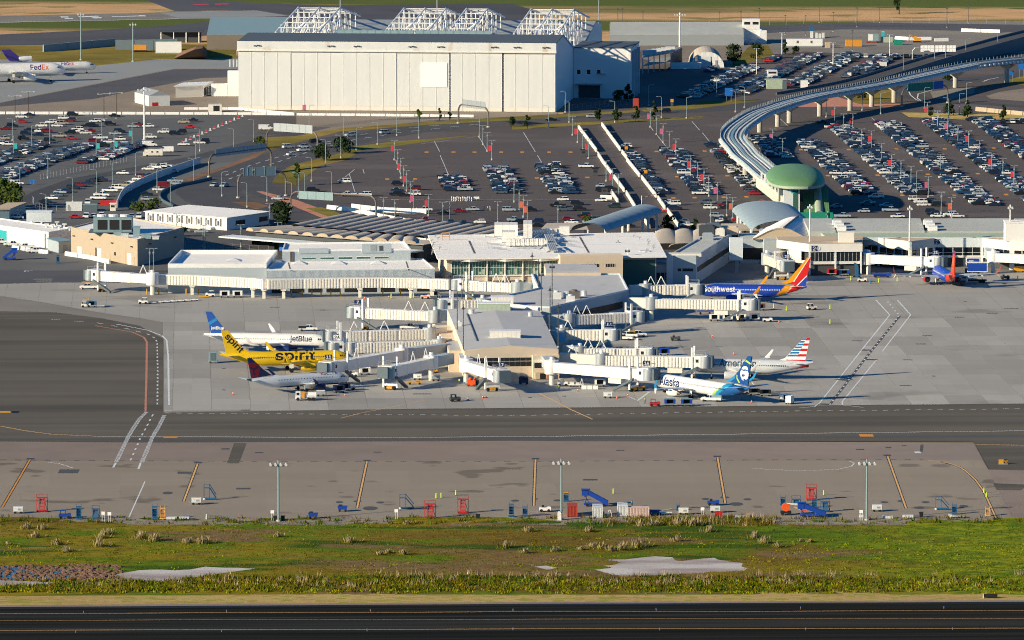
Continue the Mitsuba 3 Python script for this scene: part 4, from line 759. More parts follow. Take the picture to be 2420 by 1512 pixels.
for lb,x0_,x1_,yb_,h,m in(('pale metal screen box behind the pier front gable',645,1010,965,2.1,'cream_paint'),('long pale green metal plant box between the pier blocks',510,890,640,2.3,'pale_green'),('white rounded plant box between the pier blocks',660,925,560,2.2,'panel_white')):
    a,c=pp(x0_,yb_,ZP+.3),pp(x1_,yb_,ZP+.3);w_=(c-a)[0];k=thing('plant_box',lb,'rooftop unit');nn=7
    for i in range(nn):part(k,'panel',MB().box(a+(c-a)*(i+.5)/nn+[0,2.5,h/2],(w_/nn-.05,5,h)),m)
    part(k,'top',MB().box((a+c)/2+[0,2.5,h+.1],(w_+.2,5.2,.2)),'white_paint')
k=thing('silver_duct','silver foil duct lying across the pier roof','duct')
for i in range(6):part(k,'section',MB().tube(pp(900+55*i,590+7*i)+[0,0,.6],pp(952+55*i,597+7*i)+[0,0,.6],.55,n=8),'white_paint')
for i,(x,y,lb)in enumerate(((1435,490,'pale rooftop unit at the left of the pier fans'),(1560,480,'rooftop unit with two cowls beside the pier fans'),(1645,485,'round rooftop fan with brown band on the pier'),(1760,455,'white mushroom fan at the right of the pier fans'),(1600,530,'low white rooftop unit in front of the pier fans'),(430,680,'small dark rooftop fan by the pier front block'),(290,815,'small white rooftop box on the left pier slope'),(1125,705,'round white fan at the right pier slope'))):
    p=pp(x,y);r=(1.3,1.2,1.5,.8,1.2,.9,.6,.7)[i]
    solo('roof_fan',lb,'fan',MB().tube(p,p+[0,0,1.6*r**.5],r,n=10).tube(p+[0,0,1.6*r**.5],p+[0,0,1.9*r**.5],r*1.15,r*.5,n=10)if i%2 else MB().box(p+[0,.5,.9*r**.5],(2.2*r,1.8*r,1.8*r**.5)).tube(p+[0,.5,1.8*r**.5],p+[0,.5,2.2*r**.5],.6*r,n=9),'container_white' if i!=2 else 'arch_brown')
lk=thing('link_wing','shaded blue grey link wing running back from the apron','building')
def kk_(x,y,z):return q('k',x,y,z)[:2]
g=lambda x,y:q('k',x,y)
k1=[g(108,1015),g(712,1015),g(712,1015)+[0,14,0],g(108,1015)+[0,14,0]]
part(lk,'low_walls',prism([p[:2]for p in k1],0,6.2),'blue_grey_wall')
for i in range(5):wpart(lk,'window',k1[0],k1[1],.585+i*.083,.655+i*.083,1.3,3.6,'glass',.08)
for i in range(4):wpart(lk,'dark_bay',k1[0],k1[1],.06+i*.1,.145+i*.1,.2,2.2,'black',.08)
zl=8.6
k2=[g(690,1018),g(1040,1018)];far0,far1=q('k',1475,415,zl),q('k',1080,470,zl)
pf=[k2[0][:2],k2[1][:2],far0[:2],far1[:2]]
part(lk,'wing_walls',prism(pf,0,zl),'blue_grey_wall');part(lk,'wing_roof',prism(inset(pf,.8),zl+.02,zl+.08),'roof_aged');parapet(lk,pf,zl,.5,.5,'blue_grey_wall')
wpart(lk,'window',k2[0],k2[1],.37,.48,4.1,5.0,'black',.06);wpart(lk,'window',k2[0],k2[1],.53,.9,4.1,5.0,'black',.06);wpart(lk,'corner_pilaster',k2[0],k2[1],-.02,.2,0,zl+.7,'pale_blue_wall',.6)
wpart(lk,'window_strip',k2[1],np.r_[far0[:2],0],.03,.95,3.6,5.2,'black',.1)
py=g(1525,880);part(lk,'pylon',MB().box(py+[0,2,7.6],(4.4,4,7.2)),'pale_blue_wall');part(lk,'pylon_leg',MB().box(py+[.3,2,2],(1.2,2,4)),'grey_paint')
bk=[q('k',1575,765),q('k',2035,765)];pk=[bk[0][:2],bk[1][:2],bk[1][:2]+[0,18],bk[0][:2]+[0,18]]
part(lk,'back_walls',prism(pk,0,8.2),'blue_grey_wall');wpart(lk,'window_strip',bk[0],bk[1],0.02,.6,1.2,5.,'black',.06);wpart(lk,'window',bk[0],bk[1],.62,.95,3.2,4.8,'black',.06);part(lk,'back_roof',prism(inset(pk,.3),8.22,8.3),'roof_aged')
for i,(x,y,sx,sz,m,lb)in enumerate(((1170,440,5,3.2,'dark_grey','dark cooling unit on the link wing roof'),(1250,430,5,3.6,'guide_dark','taller dark cooling unit on the link wing roof'),(1330,440,3,2.2,'cream_paint','cream pipework cluster beside the dark cooling units'),(1440,425,6,2.4,'tan_wall','tan plant room at the top of the link wing'),(1185,490,3.5,2.0,'steel','pale screened unit on the link wing roof'))):
    p=q('k',x,y,zl);solo('roof_plant',lb,'rooftop unit',MB().box(p+[0,2,sz/2+.1],(sx,4,sz)).box(p+[0,2,sz+.25],(sx*.8,3,.35)),m)
k=thing('link_canopy','cream rooftop clutter at the near end of the link wing','rooftop unit');p=q('k',800,690,zl);part(k,'pad',MB().box(p+[0,3,.5],(16,5,.9)),'cream_paint');part(k,'unit',MB().box(p+[-10,2,1.0],(3,3,1.8)),'container_white')
def vaultroof(name,lb,pa,pb,w,rise,z0,z1,m,legs):
    k=thing(name,lb,'walkway roof');a,b_=vault(pa,pb,w,rise,0,11);a[:,2]+=z0;b_[:,2]+=z1
    n=8
    for i in range(n):
        r0,r1=a+(b_-a)*i/n,a+(b_-a)*(i+.985)/n
        part(k,'roof_panel',MB().loft([r0,r1],close=False,caps=False).loft([r1-[0,0,.25],r0-[0,0,.25]],close=False,caps=False),m,smooth=40)
    for f,s_ in legs:
        p=np.array(pa)+(np.array(pb)-np.array(pa))*f;d=np.array(pb)-np.array(pa);d=d/np.linalg.norm(d);e=np.array([d[1],-d[0]])*w*.42*s_
        part(k,'column',MB().tube([*(p+e),0],[*(p+e),z0+(z1-z0)*f+.2],.5,n=8),'white_paint')
    return k
vaultroof('vaulted_walkway','blue metal barrel roof of the walkway to the car park',q(6,720,640,7)[:2],q(6,1260,478,7)[:2],12,2.6,6.0,6.6,'guide_steel',[(.55,-1),(.7,1),(.85,-1),(.95,1),(.95,-1),(.8,1)])
vaultroof('vaulted_walkway','pale blue metal barrel roof beside the green station',q('k',2120,335,7)[:2],q('k',1860,105,7)[:2],22,3.4,6.0,6.4,'guide_steel',[(.3,-1),(.6,-1),(.8,-1),(.95,-1),(.95,1)])
cp=thing('flat_walkway_roof','grey flat walkway roof behind the domed vault ends','walkway roof');P_=[q(6,270,658,4),q(6,720,655,4),q(6,690,600,4),q(6,330,600,4)];part(cp,'slab',prism([p[:2]for p in P_],3.8,4.2),'vault_grey')
for p in P_:part(cp,'column',MB().tube([*p[:2],0],[*p[:2],3.8],.3,n=6),'white_paint')
cp=thing('flat_walkway_roof','grey flat walkway roof on white columns by the second terminal','walkway roof');P_=[q(6,1745,665,4),q(6,2350,660,4),q(6,2345,605,4),q(6,1745,610,4)];part(cp,'slab',prism([p[:2]for p in P_],3.7,4.3),'vault_grey')
for f in(0,.35,.68,1.):p=P_[0]+(P_[1]-P_[0])*f;part(cp,'column',MB().tube([*p[:2],0],[*p[:2],3.7],.5,n=6),'white_paint')
t2=thing('second_terminal','long low second terminal with white fascia panels and grey metal roof','building')
b7=lambda x,y=1085:q(7,x,y)
back_y=78
f0=b7(-60);f1=b7(3000,1075)
body=[b7(-40,1000)[:2],b7(3000,1000)[:2],b7(3000,1000)[:2]+[0,40],b7(-40,1000)[:2]+[0,40]]
part(t2,'body',prism(body,0,8.4),'blue_grey_wall');part(t2,'low_roof',prism(inset(body,.4),8.42,8.5),'roof_aged')
ro2=[q(7,560,735,9.6),q(7,3200,735,9.6),q(7,3200,545,11.5),q(7,600,548,11.5)]
part(t2,'metal_roof_lower',MB().prism([q(7,560,737,9.2)[:2],q(7,3200,737,9.2)[:2],q(7,3200,668,10.4)[:2],q(7,480,668,10.4)[:2]],8.5,[9.2,9.2,10.4,10.4]),'pale_green')
for xa,xb in((330,600),(615,1440),(1475,2290),(2325,3200)):
    P_=[q(7,xa+60,672,10.6)[:2],q(7,xb+40,672,10.6)[:2],q(7,xb,550,12.)[:2],q(7,xa,552,12.)[:2]]
    part(t2,'metal_roof',MB().prism(P_,0,[10.6,10.6,12.,12.]),'roof_aged')
for x in(630,1490,2340):
    for j in range(3):part(t2,'roof_step',MB().box(q(7,x+20+22*j,600+28*j,11.6-.3*j)+[0,0,.4],(3.,3.5,1.4)),'white_paint')
part(t2,'gutter_line',MB().box((q(7,560,742,9.)+q(7,3200,742,9.))/2,(abs(q(7,3200,742,9.)[0]-q(7,560,742,9.)[0]),.6,.8)),'cream_paint')
d_x=lambda A,B,x,x0_,x1_:(x-x0_)/(x1_-x0_)
gate20=[b7(95,1050),b7(392,1092),b7(885,1088),b7(905,1020)]
pg=[p[:2]for p in gate20];pg=[pg[0],pg[1],pg[2],pg[3]+[0,6],pg[0]+[0,14]]
part(t2,'gate_roof',prism(pg,9.2,9.9),'tan_panel');part(t2,'gate_floor',prism(inset(pg,.3),3.6,4.6),'cream_paint');part(t2,'gate_core',prism(inset(pg,1.2),0.1,9.1),'dark_grey')
for A,B in((gate20[0],gate20[1]),(gate20[1],gate20[2])):wpart(t2,'fascia',A,B,-.01,1.01,7.6,10.2,'panel_white',.5)
A,B=gate20[1],gate20[2]
for g0,g1,nn in((.03,.47,6),(.52,.97,6)):
    for i in range(nn):wpart(t2,'window_pane',A,B,g0+(g1-g0)*(i+.05)/nn,g0+(g1-g0)*(i+.93)/nn,4.7,7.5,'glass',-.3)
    bm=MB()
    for i in range(nn+1):wbox(bm,A,B,g0+(g1-g0)*i/nn-.004,g0+(g1-g0)*i/nn+.004,4.6,7.6,-.1,back=.5)
    wbox(bm,A,B,g0,g1,6.6,6.8,-.12,back=.5);part(t2,'mullions',bm,'mullion')
for f in(0.,.495,.985):wpart(t2,'column',A,B,f-.015,f+.015,.1,7.6,'white_paint',.3)
wpart(t2,'side_bay',gate20[0],gate20[1],.35,.75,4.6,7.6,'panel_white',.2)
k=thing('gate_sign','dark gate sign reading 20 on the white fascia','sign');d,n,L=wdir(A,B);c=A[:2]+d*L*.09;part(k,'panel',wbox(MB(),A,B,.03,.155,7.9,9.7,.65),'navy')
def wtext(parent,txt,A,B,f,z,h,t,m,sx=1.):
    d,n,L=wdir(A,B);tm=meshkit.text_mesh(txt,h,.05);v=np.array(tm.vertices);P0=np.array(A[:2])+d*L*f+n*t
    e=np.array([d[0],d[1]]);vv=np.c_[P0[0]+e[0]*v[:,0]*sx+n[0]*v[:,2],P0[1]+e[1]*v[:,0]*sx+n[1]*v[:,2],z+v[:,1]]
    return part(parent,'lettering',(vv,tm.faces),m)
wtext(k,'20',A,B,.045,8.2,1.2,.67,'white_paint',1.25)
BAYS=[(905,1045,1000,1005,'blue_grey_wall'),(1045,1345,1005,1040,'panel_white'),(1345,1560,1040,1010,'blue_grey_wall'),(1560,2025,1008,1008,'pale_blue_wall'),(2025,2300,1008,1040,'panel_white'),(2300,3000,1040,1060,'panel_white')]
for bi,(xa,xb,ya,yb,m)in enumerate(BAYS):
    A,B=b7(xa,ya),b7(xb,yb);d,n,L=wdir(A,B)
    pc=[A[:2],B[:2],B[:2]+[0,25],A[:2]+[0,25]]
    part(t2,'bay_core',prism(inset(pc,.5)if L>4 else pc,.1,8.9),'dark_grey');part(t2,'bay_roof',prism(pc,8.95,9.3),'tan_panel')
    wpart(t2,'fascia',A,B,0,1,6.4 if bi else 6.9,9.4,m,.4);wpart(t2,'bay_floor',A,B,0,1,3.0,3.7,'cream_paint',.3)
    nn=max(2,int(L/3.2))
    for i in range(nn):wpart(t2,'window_pane',A,B,(i+.06)/nn,(i+.94)/nn,3.8,6.3,'glass',.02)
    bm=MB()
    for i in range(nn+1):wbox(bm,A,B,max(0,i/nn-.006),min(1,i/nn+.006),3.7,6.4,.2)
    wbox(bm,A,B,0,1,4.5,4.65,.18);part(t2,'mullions',bm,'mullion')
    for f in(0.02,.98):wpart(t2,'column',A,B,f-.02,f+.02,.1,6.4,'white_paint',.35)
A,B=b7(1560,1008),b7(2025,1008)
k=thing('gate_sign','dark gate sign reading 21 on the recessed fascia','sign');part(k,'panel',wbox(MB(),A,B,.01,.14,7.4,9.0,.55),'navy');wtext(k,'21',A,B,.03,7.65,1.05,.57,'white_paint',1.25)
k=thing('entrance_vault','white shell vault over the second terminal connector','roof');a,b_=vault(q('k',1990,455,8)[:2],q('k',1960,350,8)[:2],1,1,0,15)
r0=np.array([[q('k',1690+730*f,415+(60 if f>.5 else 60)*f,8.2)[0],q('k',2040,470,8.2)[1],8.2+3.6*math.sin(math.pi*f)**1.3]for f in np.linspace(0,1,15)]);r1=r0+[6,34,.6]
part(k,'shell',MB().loft([r0,r1],close=False,caps=False).loft([r1-[0,0,.3],r0-[0,0,.3]],close=False,caps=False),'roof_white',smooth=50)
part(k,'front_infill',MB().add(np.vstack([r0,r0*[1,1,0]+[0,0,8.0]])+[0,.3,0],[[i,i+1,i+16,i+15]for i in range(14)]),'tan_panel');part(k,'ridge_strip',MB().tube(r0[7]+[1,0,.1],r1[7]+[1,0,.1],.35,n=5),'arch_brown')
solo('roof_plant','cream box on the gate 20 roof','rooftop unit',MB().box(q(7,740,780,9.9)+[0,2,1.6],(5,4,3.2)).box(q(7,740,780,9.9)+[0,2,3.3],(5.3,4.3,.2)),'cream_paint')
solo('roof_plant','white corner block at the right end of the second terminal roof','rooftop unit',MB().box(q(7,2360,770,9.3)+[4,4,3.],(16,8,6)).box(q(7,2360,770,9.3)+[4,4,6.15],(16.4,8.4,.3)),'roof_white')
def smooth_rings(sp,n=28):
    L,R,zc=sp['L'],sp['R'],sp['zc'];ln,lt=sp.get('ln',2.1*R*1.5),sp.get('lt',6.6*R);out=[]
    S=np.concatenate([np.linspace(0,1,12)**1.7*ln,np.linspace(ln,L-lt,46)[1:],L-lt+np.linspace(0,1,34)[1:]*lt])
    for s_ in S:
        if s_<ln:k=1-s_/ln;r=R*max(.03,(1-k**2.1)**.56);zo=-.30*R*k**1.6
        elif s_>L-lt:k=(s_-(L-lt))/lt;r=R*(1-.90*k**1.45);zo=(R-r)*.82
        else:r,zo=R,0.
        t=np.arange(n)*2*np.pi/n
        out.append((s_,r,zc+zo,np.c_[np.full(n,-s_),r*np.cos(t),zc+zo+r*np.sin(t)*sp.get('oval',1.03)]))
    return out
def airfoil(le,chord,th,y,z,vertical=False):
    xs=np.array([0,.08,.3,.6,1.,.6,.3,.08]);ts=np.array([0,.55,1.,.6,0,-.6,-1.,-.55])*th/2
    x=le[0]-xs*chord
    return np.c_[x,np.full(8,y)+(ts if vertical else 0),np.full(8,z)+(0 if vertical else ts)]
class Jet:
    def __init__(s,key,nose,tail,zn,zt,sp):
        a,b=W(*nose,zn),W(*tail,zt);d=(a-b)[:2];s.len=np.linalg.norm(d);d/=s.len
        s.yaw=math.atan2(d[1],d[0]);L=sp['L'];anchor=sp.get('anchor',.5)
        m=a[:2]*(1-anchor)+b[:2]*anchor;s.o=np.r_[m+d*L*anchor,0];s.key,s.sp,s.d=key,sp,d
        s.tw=at(s.o,s.yaw);s.sd=-1 if d[0]>0 else 1
    def side(s,t,x,y,off=0.):
        X,Y=D(t,x,y);a,b=(X-1209.5)/CAM_F,(Y-756)/CAM_F
        r=np.array([a,CP-b*SP,-SP-b*CP]);n=np.array([-s.d[1],s.d[0],0]);c=np.array([0,CAM_Y,CAM_H])
        k=((s.o-c)@n+off)/(r@n);p=c+r*k
        return float(-(p-s.o)[:2]@s.d),float(p[2])
    def part(s,name,mesh,m,holder=None,**kw):return part(holder or s.key,name,mesh,m,tw=s.tw,**kw)
    def col(s,name,mesh,c,smooth=True,holder=None,**kw):
        v,f=mesh.get()if isinstance(mesh,MB)else mesh
        c=np.array([c(*p)for p in v])if callable(c)else np.tile(np.asarray(c,float),(len(v),1))
        return part(holder or s.key,name,(v,f),'painted',smooth=smooth,tw=s.tw,color=c,**kw)
    def plate(s,name,pts,t,c,holder=None,**kw):
        P_=Polygon(pts).buffer(0);b=MB()
        for g in polys(P_):
            v,f=trimesh.creation.triangulate_polygon(g,engine='earcut');n=len(v)
            A_,B_=np.c_[-v[:,0],np.full(n,t),v[:,1]],np.c_[-v[:,0],np.full(n,-t),v[:,1]]
            b.add(A_,f);b.add(B_,f[:,::-1])
            for loop in[g.exterior,*g.interiors]:
                e=np.array(loop.coords)[:-1];m=len(e);i=np.arange(m);j=(i+1)%m
                b.add(np.vstack([np.c_[-e[:,0],np.full(m,t),e[:,1]],np.c_[-e[:,0],np.full(m,-t),e[:,1]]]),np.c_[i,j,j+m,i+m])
        return s.col(name,b,c,smooth=False,holder=holder,**kw)
    def rz(s,sb):
        k=min(range(len(s.rings)),key=lambda i:abs(s.rings[i][0]-sb));return s.rings[k][1],s.rings[k][2]
    def text(s,txt,sb,z,h,c,holder=None,sx=1.,slant=0.,off=.04,bold=False,fin=False,rot=0.):
        tm=meshkit.text_mesh(txt,h,.02,bold);tm=tm.subdivide_to_size(max(.5,h*.4));v=np.array(tm.vertices);v[:,0]=(v[:,0]+slant*v[:,1])*sx
        if rot:v[:,:2]=v[:,:2]@np.array([[math.cos(rot),math.sin(rot)],[-math.sin(rot),math.cos(rot)]])
        X=-sb-s.sd*v[:,0];Z=z+v[:,1]
        if fin:Y=np.full(len(v),fin)
        else:
            rr=np.array([s.rz(-x)for x in X]);Y=np.sqrt(np.maximum(.01,rr[:,0]**2-((Z-rr[:,1])/s.sp.get('oval',1.03))**2))+off
        return s.col('lettering',(np.c_[X,s.sd*(Y+v[:,2]),Z],tm.faces),c,smooth=False,holder=holder)
def wheels(b,x,y,r,w,n=1,gap=.0):
    for k in(-1,1):b.tube([x,y+k*w*.9-w*.35,r],[x,y+k*w*.9+w*.35,r],r,n=12)
def build_jet(key,nose,tail,zn,zt,sp,paint,wingc=(.55,.57,.58),engc=None,finc=(.8,.8,.8),stabc=(.6,.62,.64),wletc=(.8,.8,.8)):
    j=Jet(key,nose,tail,zn,zt,sp);L,R,zc=sp['L'],sp['R'],sp['zc']
    j.rings=smooth_rings(sp);b=MB();b.loft([r[3]for r in j.rings])
    v,f=b.get();j.col('fuselage',(v,f),lambda x,y,z:paint(-x,z,y))
    hs=sp['span']/2;tan=math.tan(math.radians(sp.get('sweep',27)));cr,ct=sp['cr'],sp['ct'];zw=sp['zw']
    for sd in(1,-1):
        ys=[R*.55,hs*.36,hs*.97];ch=[cr,cr*.58,ct];b=MB();rg=[]
        for y_,c_ in zip(ys,ch):rg.append(airfoil((-(sp['sw']+(y_-R)*tan),0),c_,.13*c_,sd*y_,zw+(y_-R)*math.tan(math.radians(5.5))))
        b.loft(rg if sd==1 else[r_[::-1]for r_ in rg]);w=j.col('wing',b,wingc,smooth=40 if False else True)
        zt_=zw+(hs-R)*math.tan(math.radians(5.5));xl=sp['sw']+(hs-R)*tan
        if sp.get('winglet'):
            b=MB();b.loft([airfoil((-(xl-.1),0),ct,.2,sd*hs*.97,zt_-.1),airfoil((-(xl+.9),0),ct*.72,.16,sd*(hs+.35),zt_+1.0),airfoil((-(xl+2.0),0),ct*.38,.1,sd*(hs+.65),zt_+sp['winglet'])]);j.col('winglet',b,wletc)
            if sp.get('split'):b=MB();b.loft([airfoil((-(xl+.2),0),ct*.7,.14,sd*hs*.98,zt_),airfoil((-(xl+1.4),0),ct*.25,.1,sd*(hs+.5),zt_-1.1)]);j.col('lower_winglet',b,(.8,.8,.8))
        for k in range(2):
            y_=hs*(.45+.25*k);b=MB();xx=-(sp['sw']+(y_-R)*tan+sp['cr']*.40-.25*k);zz=zw+(y_-R)*.096
            b.loft([np.c_[np.full(6,xx-d_),sd*y_+r_*np.cos(np.arange(6)*1.047),zz-.3+r_*np.sin(np.arange(6)*1.047)]for d_,r_ in((-1.5,.05),(-.3,.28),(1.2,.25),(2.6,.04))]);j.col('flap_fairing',b,wingc if not sp.get('fair')else sp['fair'])
        if sp.get('er'):
            er,el,ey,ez,es=sp['er'],sp['el'],sp['ey'],sp['ez'],sp['es'];n=18;t=np.arange(n)*2*np.pi/n
            prof_=((0,.86),(.12,.97),(.5,1.03),(.30*el,1.06),(.68*el,.98),(.86*el,.80),(el,.62))
            rg=[np.c_[np.full(n,-(es+d_)),sd*ey+er*k_*np.cos(t),ez+er*k_*np.sin(t)]for d_,k_ in prof_]
            e=j.col('engine',MB().loft(rg,caps=False),engc or(.8,.8,.8));j.part('intake',MB().loft([rg[0],np.c_[np.full(n,-(es+.7)),sd*ey+er*.8*np.cos(t),ez+er*.8*np.sin(t)]],caps=False).tube([-(es+.7),sd*ey,ez],[-(es+.75),sd*ey,ez],er*.8,n=n),'dark_grey',holder=e)
            j.part('exhaust',MB().tube([-(es+el-.05),sd*ey,ez],[-(es+el+1.),sd*ey,ez],er*.55,er*.25,n=12),'arch_brown',holder=e)
            j.col('pylon',MB().loft([airfoil((-(es+.9),0),el*.95,.35,sd*ey,ez+er*.9,True),airfoil((-(es+2.2),0),el*.95,.3,sd*ey,zw+(ey-R)*.1,True)]),wingc,holder=e)
        st=sp['st'];b=MB();b.loft([airfoil((-st[0],0),st[2],.3,sd*.3,st[4]),airfoil((-(st[0]+(st[1]/2)*.62),0),st[3],.12,sd*st[1]/2,st[4]+(.1 if sp.get('ttail')else st[1]/2*.10))]);j.col('stabiliser',b,stabc)
        g=MB();g.tube([-sp['mg'],sd*sp['tr'],.4],[-sp['mg'],sd*sp['tr'],zw],.14,n=6);k=j.part('main_gear',g,'steel');b=MB();wheels(b,-sp['mg'],sd*sp['tr'],sp.get('wr',.57),.45)
        j.part('wheels',b,'rubber',holder=k);j.part('gear_door',MB().box([-sp['mg'],sd*(sp['tr']+.15),zw-.9],(1.2,.08,1.4)),'white_paint',holder=k)
    if sp.get('fin'):fin=j.plate('fin',sp['fin'](j)if callable(sp['fin'])else sp['fin'],.16,finc)
    g=MB();g.tube([-sp['ng'],0,.3],[-sp['ng'],0,zc-R*.8],.12,n=6);k=j.part('nose_gear',g,'steel');b=MB();wheels(b,-sp['ng'],0,.4,.28);j.part('wheels',b,'rubber',holder=k)
    for sd in(1,-1):
        b=MB();s0=sp.get('cs',R*.95)
        for k in range(3):
            sa,sb_=s0+.55*k-(.0),s0+.55*k+.45
            def P3(s_,z_,o):
                r_,c_=j.rz(s_);hgt=(z_-c_)/1.03;return[-s_,sd*(math.sqrt(max(.02,r_*r_-hgt*hgt))+.05),z_]
            zl_,zh_=zc+R*.22,zc+R*.46;pts=[P3(sa,zl_,0),P3(sb_,zl_,0),P3(sb_+.1,zh_,0),P3(sa+.12,zh_,0)]
            b.add(pts,[[0,1,2],[0,2,3]])
        j.part('cockpit_window',b,'black')
        if sp.get('win'):
            b=MB();z_=zc+R*sp.get('wz',.26);y_=sd*(math.sqrt(R*R-((z_-zc)/1.03)**2)+.03);n=int((sp['win'][1]-sp['win'][0])/sp.get('wp',.53))
            for i in range(n):
                s_=sp['win'][0]+i*sp.get('wp',.53);q4=[[-s_,y_,z_-.19],[-s_-.26,y_,z_-.19],[-s_-.26,y_-sd*.03,z_+.19],[-s_,y_-sd*.03,z_+.19]];b.add(q4,[[0,1,2],[0,2,3]])
            j.part('cabin_windows',b,sp.get('winm','dark_grey'),kind='stuff')
        for s_ in sp.get('doors',()):
            b=MB();fr=[]
            for(ds,dz)in((0,-.9),(.85,-.9),(.85,1.0),(0,1.0),(0,-.9)):
                z_=zc+R*.12+dz;r_,c_=j.rz(s_+ds);fr.append(np.array([-(s_+ds),sd*(math.sqrt(max(.05,r_*r_-(z_-c_)**2))+.02),z_]))
            b.path(fr,.045,4);j.part('door_outline',b,sp.get('doorm','grey_paint'))
    return j
A320=dict(L=37.57,R=1.98,zc=3.75,span=34.1,sweep=27,cr=7.0,ct=1.5,zw=2.95,sw=11.8,er=1.12,el=4.4,ey=5.75,ez=1.75,es=11.0,st=(31.6,12.45,4.0,1.5,4.75),mg=17.7,tr=3.8,ng=5.07,win=(6.5,30.),doors=(4.8,31.),winglet=2.2,lt=13.,ln=5.0)
WHT=(.80,.80,.79)
jb=thing('airliner','white airliner with dark blue belly and blue patterned tail at the left stands','airplane','airliners parked at the gates')
def pjb(s,z,y):return(.012,.035,.16)if z<2.55 and 3.2<s<27 else WHT
j=build_jet(jb,D('a',1905,490),D('a',-20,378),3.4,4.9,{**A320,'win':(8.,29.),'fin':lambda j:[j.side('a',10,24),j.side('a',100,28),j.side('a',330,345),j.side('a',400,395),j.side('a',105,395)],'winm':'grey_paint'},pjb,engc=(.012,.035,.16),finc=(.010,.07,.33))
j.text('jetBlue',*j.side('a',1285,470,-1.95),1.45,(.015,.03,.12),bold=True);j.text('jetBlue',*j.side('a',95,290),.85,WHT,fin=.2,bold=True)
for k in range(3):a,c=j.side('a',55+4*k,195+16*k),j.side('a',190+3*k,108+16*k);j.plate('fin_stripe',LineString([a,c]).buffer(.09),.18,(.02,.28,.60))
sp_=thing('airliner','bright yellow airliner with black lettering along body and tail','airplane','airliners parked at the gates');YL=(.78,.50,.004)
j=build_jet(sp_,D('a',2235,728),D('a',200,690),3.4,4.9,{**A320,'fin':lambda j:[j.side('a',243,308),j.side('a',345,308),j.side('a',560,565),j.side('a',680,640),j.side('a',320,660)]},lambda s,z,y:YL,wingc=(.62,.45,.06),engc=YL,finc=YL,wletc=YL,stabc=(.62,.60,.45))
BLK=(.012,.012,.012)
a0=j.side('a',1045,752,-1.9);tm_h=2.5
j.text('spirit',a0[0],a0[1]-.1,tm_h,BLK,bold=True,sx=1.44,slant=.06)
p0,p1=j.side('a',275,350),j.side('a',505,590)
j.text('spirit',p0[0]-.2,p0[1]-1.0,1.75,BLK,bold=True,fin=.2,rot=-math.atan2(p0[1]-p1[1],abs(p1[0]-p0[0])),sx=1.18)
tm=meshkit.text_mesh('BARE FARE',.5,.02,True);v=np.array(tm.vertices);w_=v[:,0].max();j.col('lettering',(np.c_[-14.6+v[:,0],-(5.75+1.21+v[:,2]),1.6+v[:,1]],tm.faces),BLK,smooth=False)
E175=dict(L=31.68,R=1.62,zc=2.95,span=26.,sweep=25,cr=5.6,ct=1.3,zw=2.2,sw=10.6,er=.85,el=3.4,ey=4.1,ez=1.45,es=9.6,st=(27.6,10.,2.8,1.2,3.7),mg=14.6,tr=2.6,ng=3.0,win=(5.6,24.),wp=.88,wz=.36,doors=(4.0,26.),winglet=1.6,lt=9.5,ln=4.3,wr=.5)
de=thing('airliner','small silver white regional jet with red and navy tail in the lower left','airplane','airliners parked at the gates')
SLV=(.66,.70,.73);NV=(.010,.022,.10)
def pde(s,z,y):return(.03,.06,.10)if s>30.3 else(NV if z<1.72 and s<22 else SLV)
j=build_jet(de,D('a',2198,1030),D('a',600,1055),2.7,4.1,{**E175,'fin':lambda j:[j.side('a',640,728),j.side('a',700,728),j.side('a',880,900),j.side('a',1010,985),j.side('a',700,1035)]},pde,engc=NV,finc=NV,wletc=NV,stabc=(.45,.55,.62))
j.plate('fin_emblem',[j.side('a',*p)for p in((648,800),(765,798),(830,880),(800,1020),(712,1025),(690,950))],.17,(.30,.006,.02),label='red lower field of the tail');j.plate('fin_emblem',[j.side('a',*p)for p in((665,850),(735,880),(760,985),(735,985),(718,905),(668,880))],.18,(.05,.006,.05));j.plate('fin_emblem',[j.side('a',*p)for p in((735,880),(795,840),(812,868),(748,905))],.18,(.05,.006,.05))
a0=j.side('a',1805,985,-1.6);j.text('D E L T A',a0[0],a0[1],.75,(.02,.03,.10),bold=True);a0=j.side('a',1768,985,-1.6);j.text('▲' if 0 else 'A',a0[0],a0[1],.7,(.5,.01,.03),bold=True)
B737=dict(L=42.1,R=1.90,zc=3.25,span=33.2,sweep=27,cr=7.4,ct=1.5,zw=2.4,sw=13.2,er=1.05,el=4.3,ey=4.9,ez=1.45,es=12.4,st=(36.2,14.3,4.1,1.4,4.6),mg=19.8,tr=2.9,ng=4.0,win=(6.5,34.),doors=(4.6,35.),winglet=2.5,split=True,lt=12.5,ln=5.0,wr=.56,anchor=1.)
ak=thing('airliner','white airliner with deep blue tail bearing a white face portrait','airplane','airliners parked at the gates')
def pak(s,z,y):
    t=s-1.55*(z-1.4)
    if z<1.65 and s<29:return(.62,.64,.66)
    return WHT if t<26.8 else((.42,.62,.06)if t<27.7 and z<4.4 else((.02,.28,.52)if t<29.4 else((.006,.09,.30))))
AKB=(.006,.07,.27)
j=build_jet(ak,D('b',262,470),D('b',1652,572),2.9,4.9,{**B737,'doorm':'sky_blue','fin':lambda j:[j.side('b',*p)for p in((1632,97),(1650,92),(1693,100),(1636,540),(1300,470),(1420,400),(1490,330))]},pak,finc=AKB,engc=WHT,wletc=(.02,.24,.50))
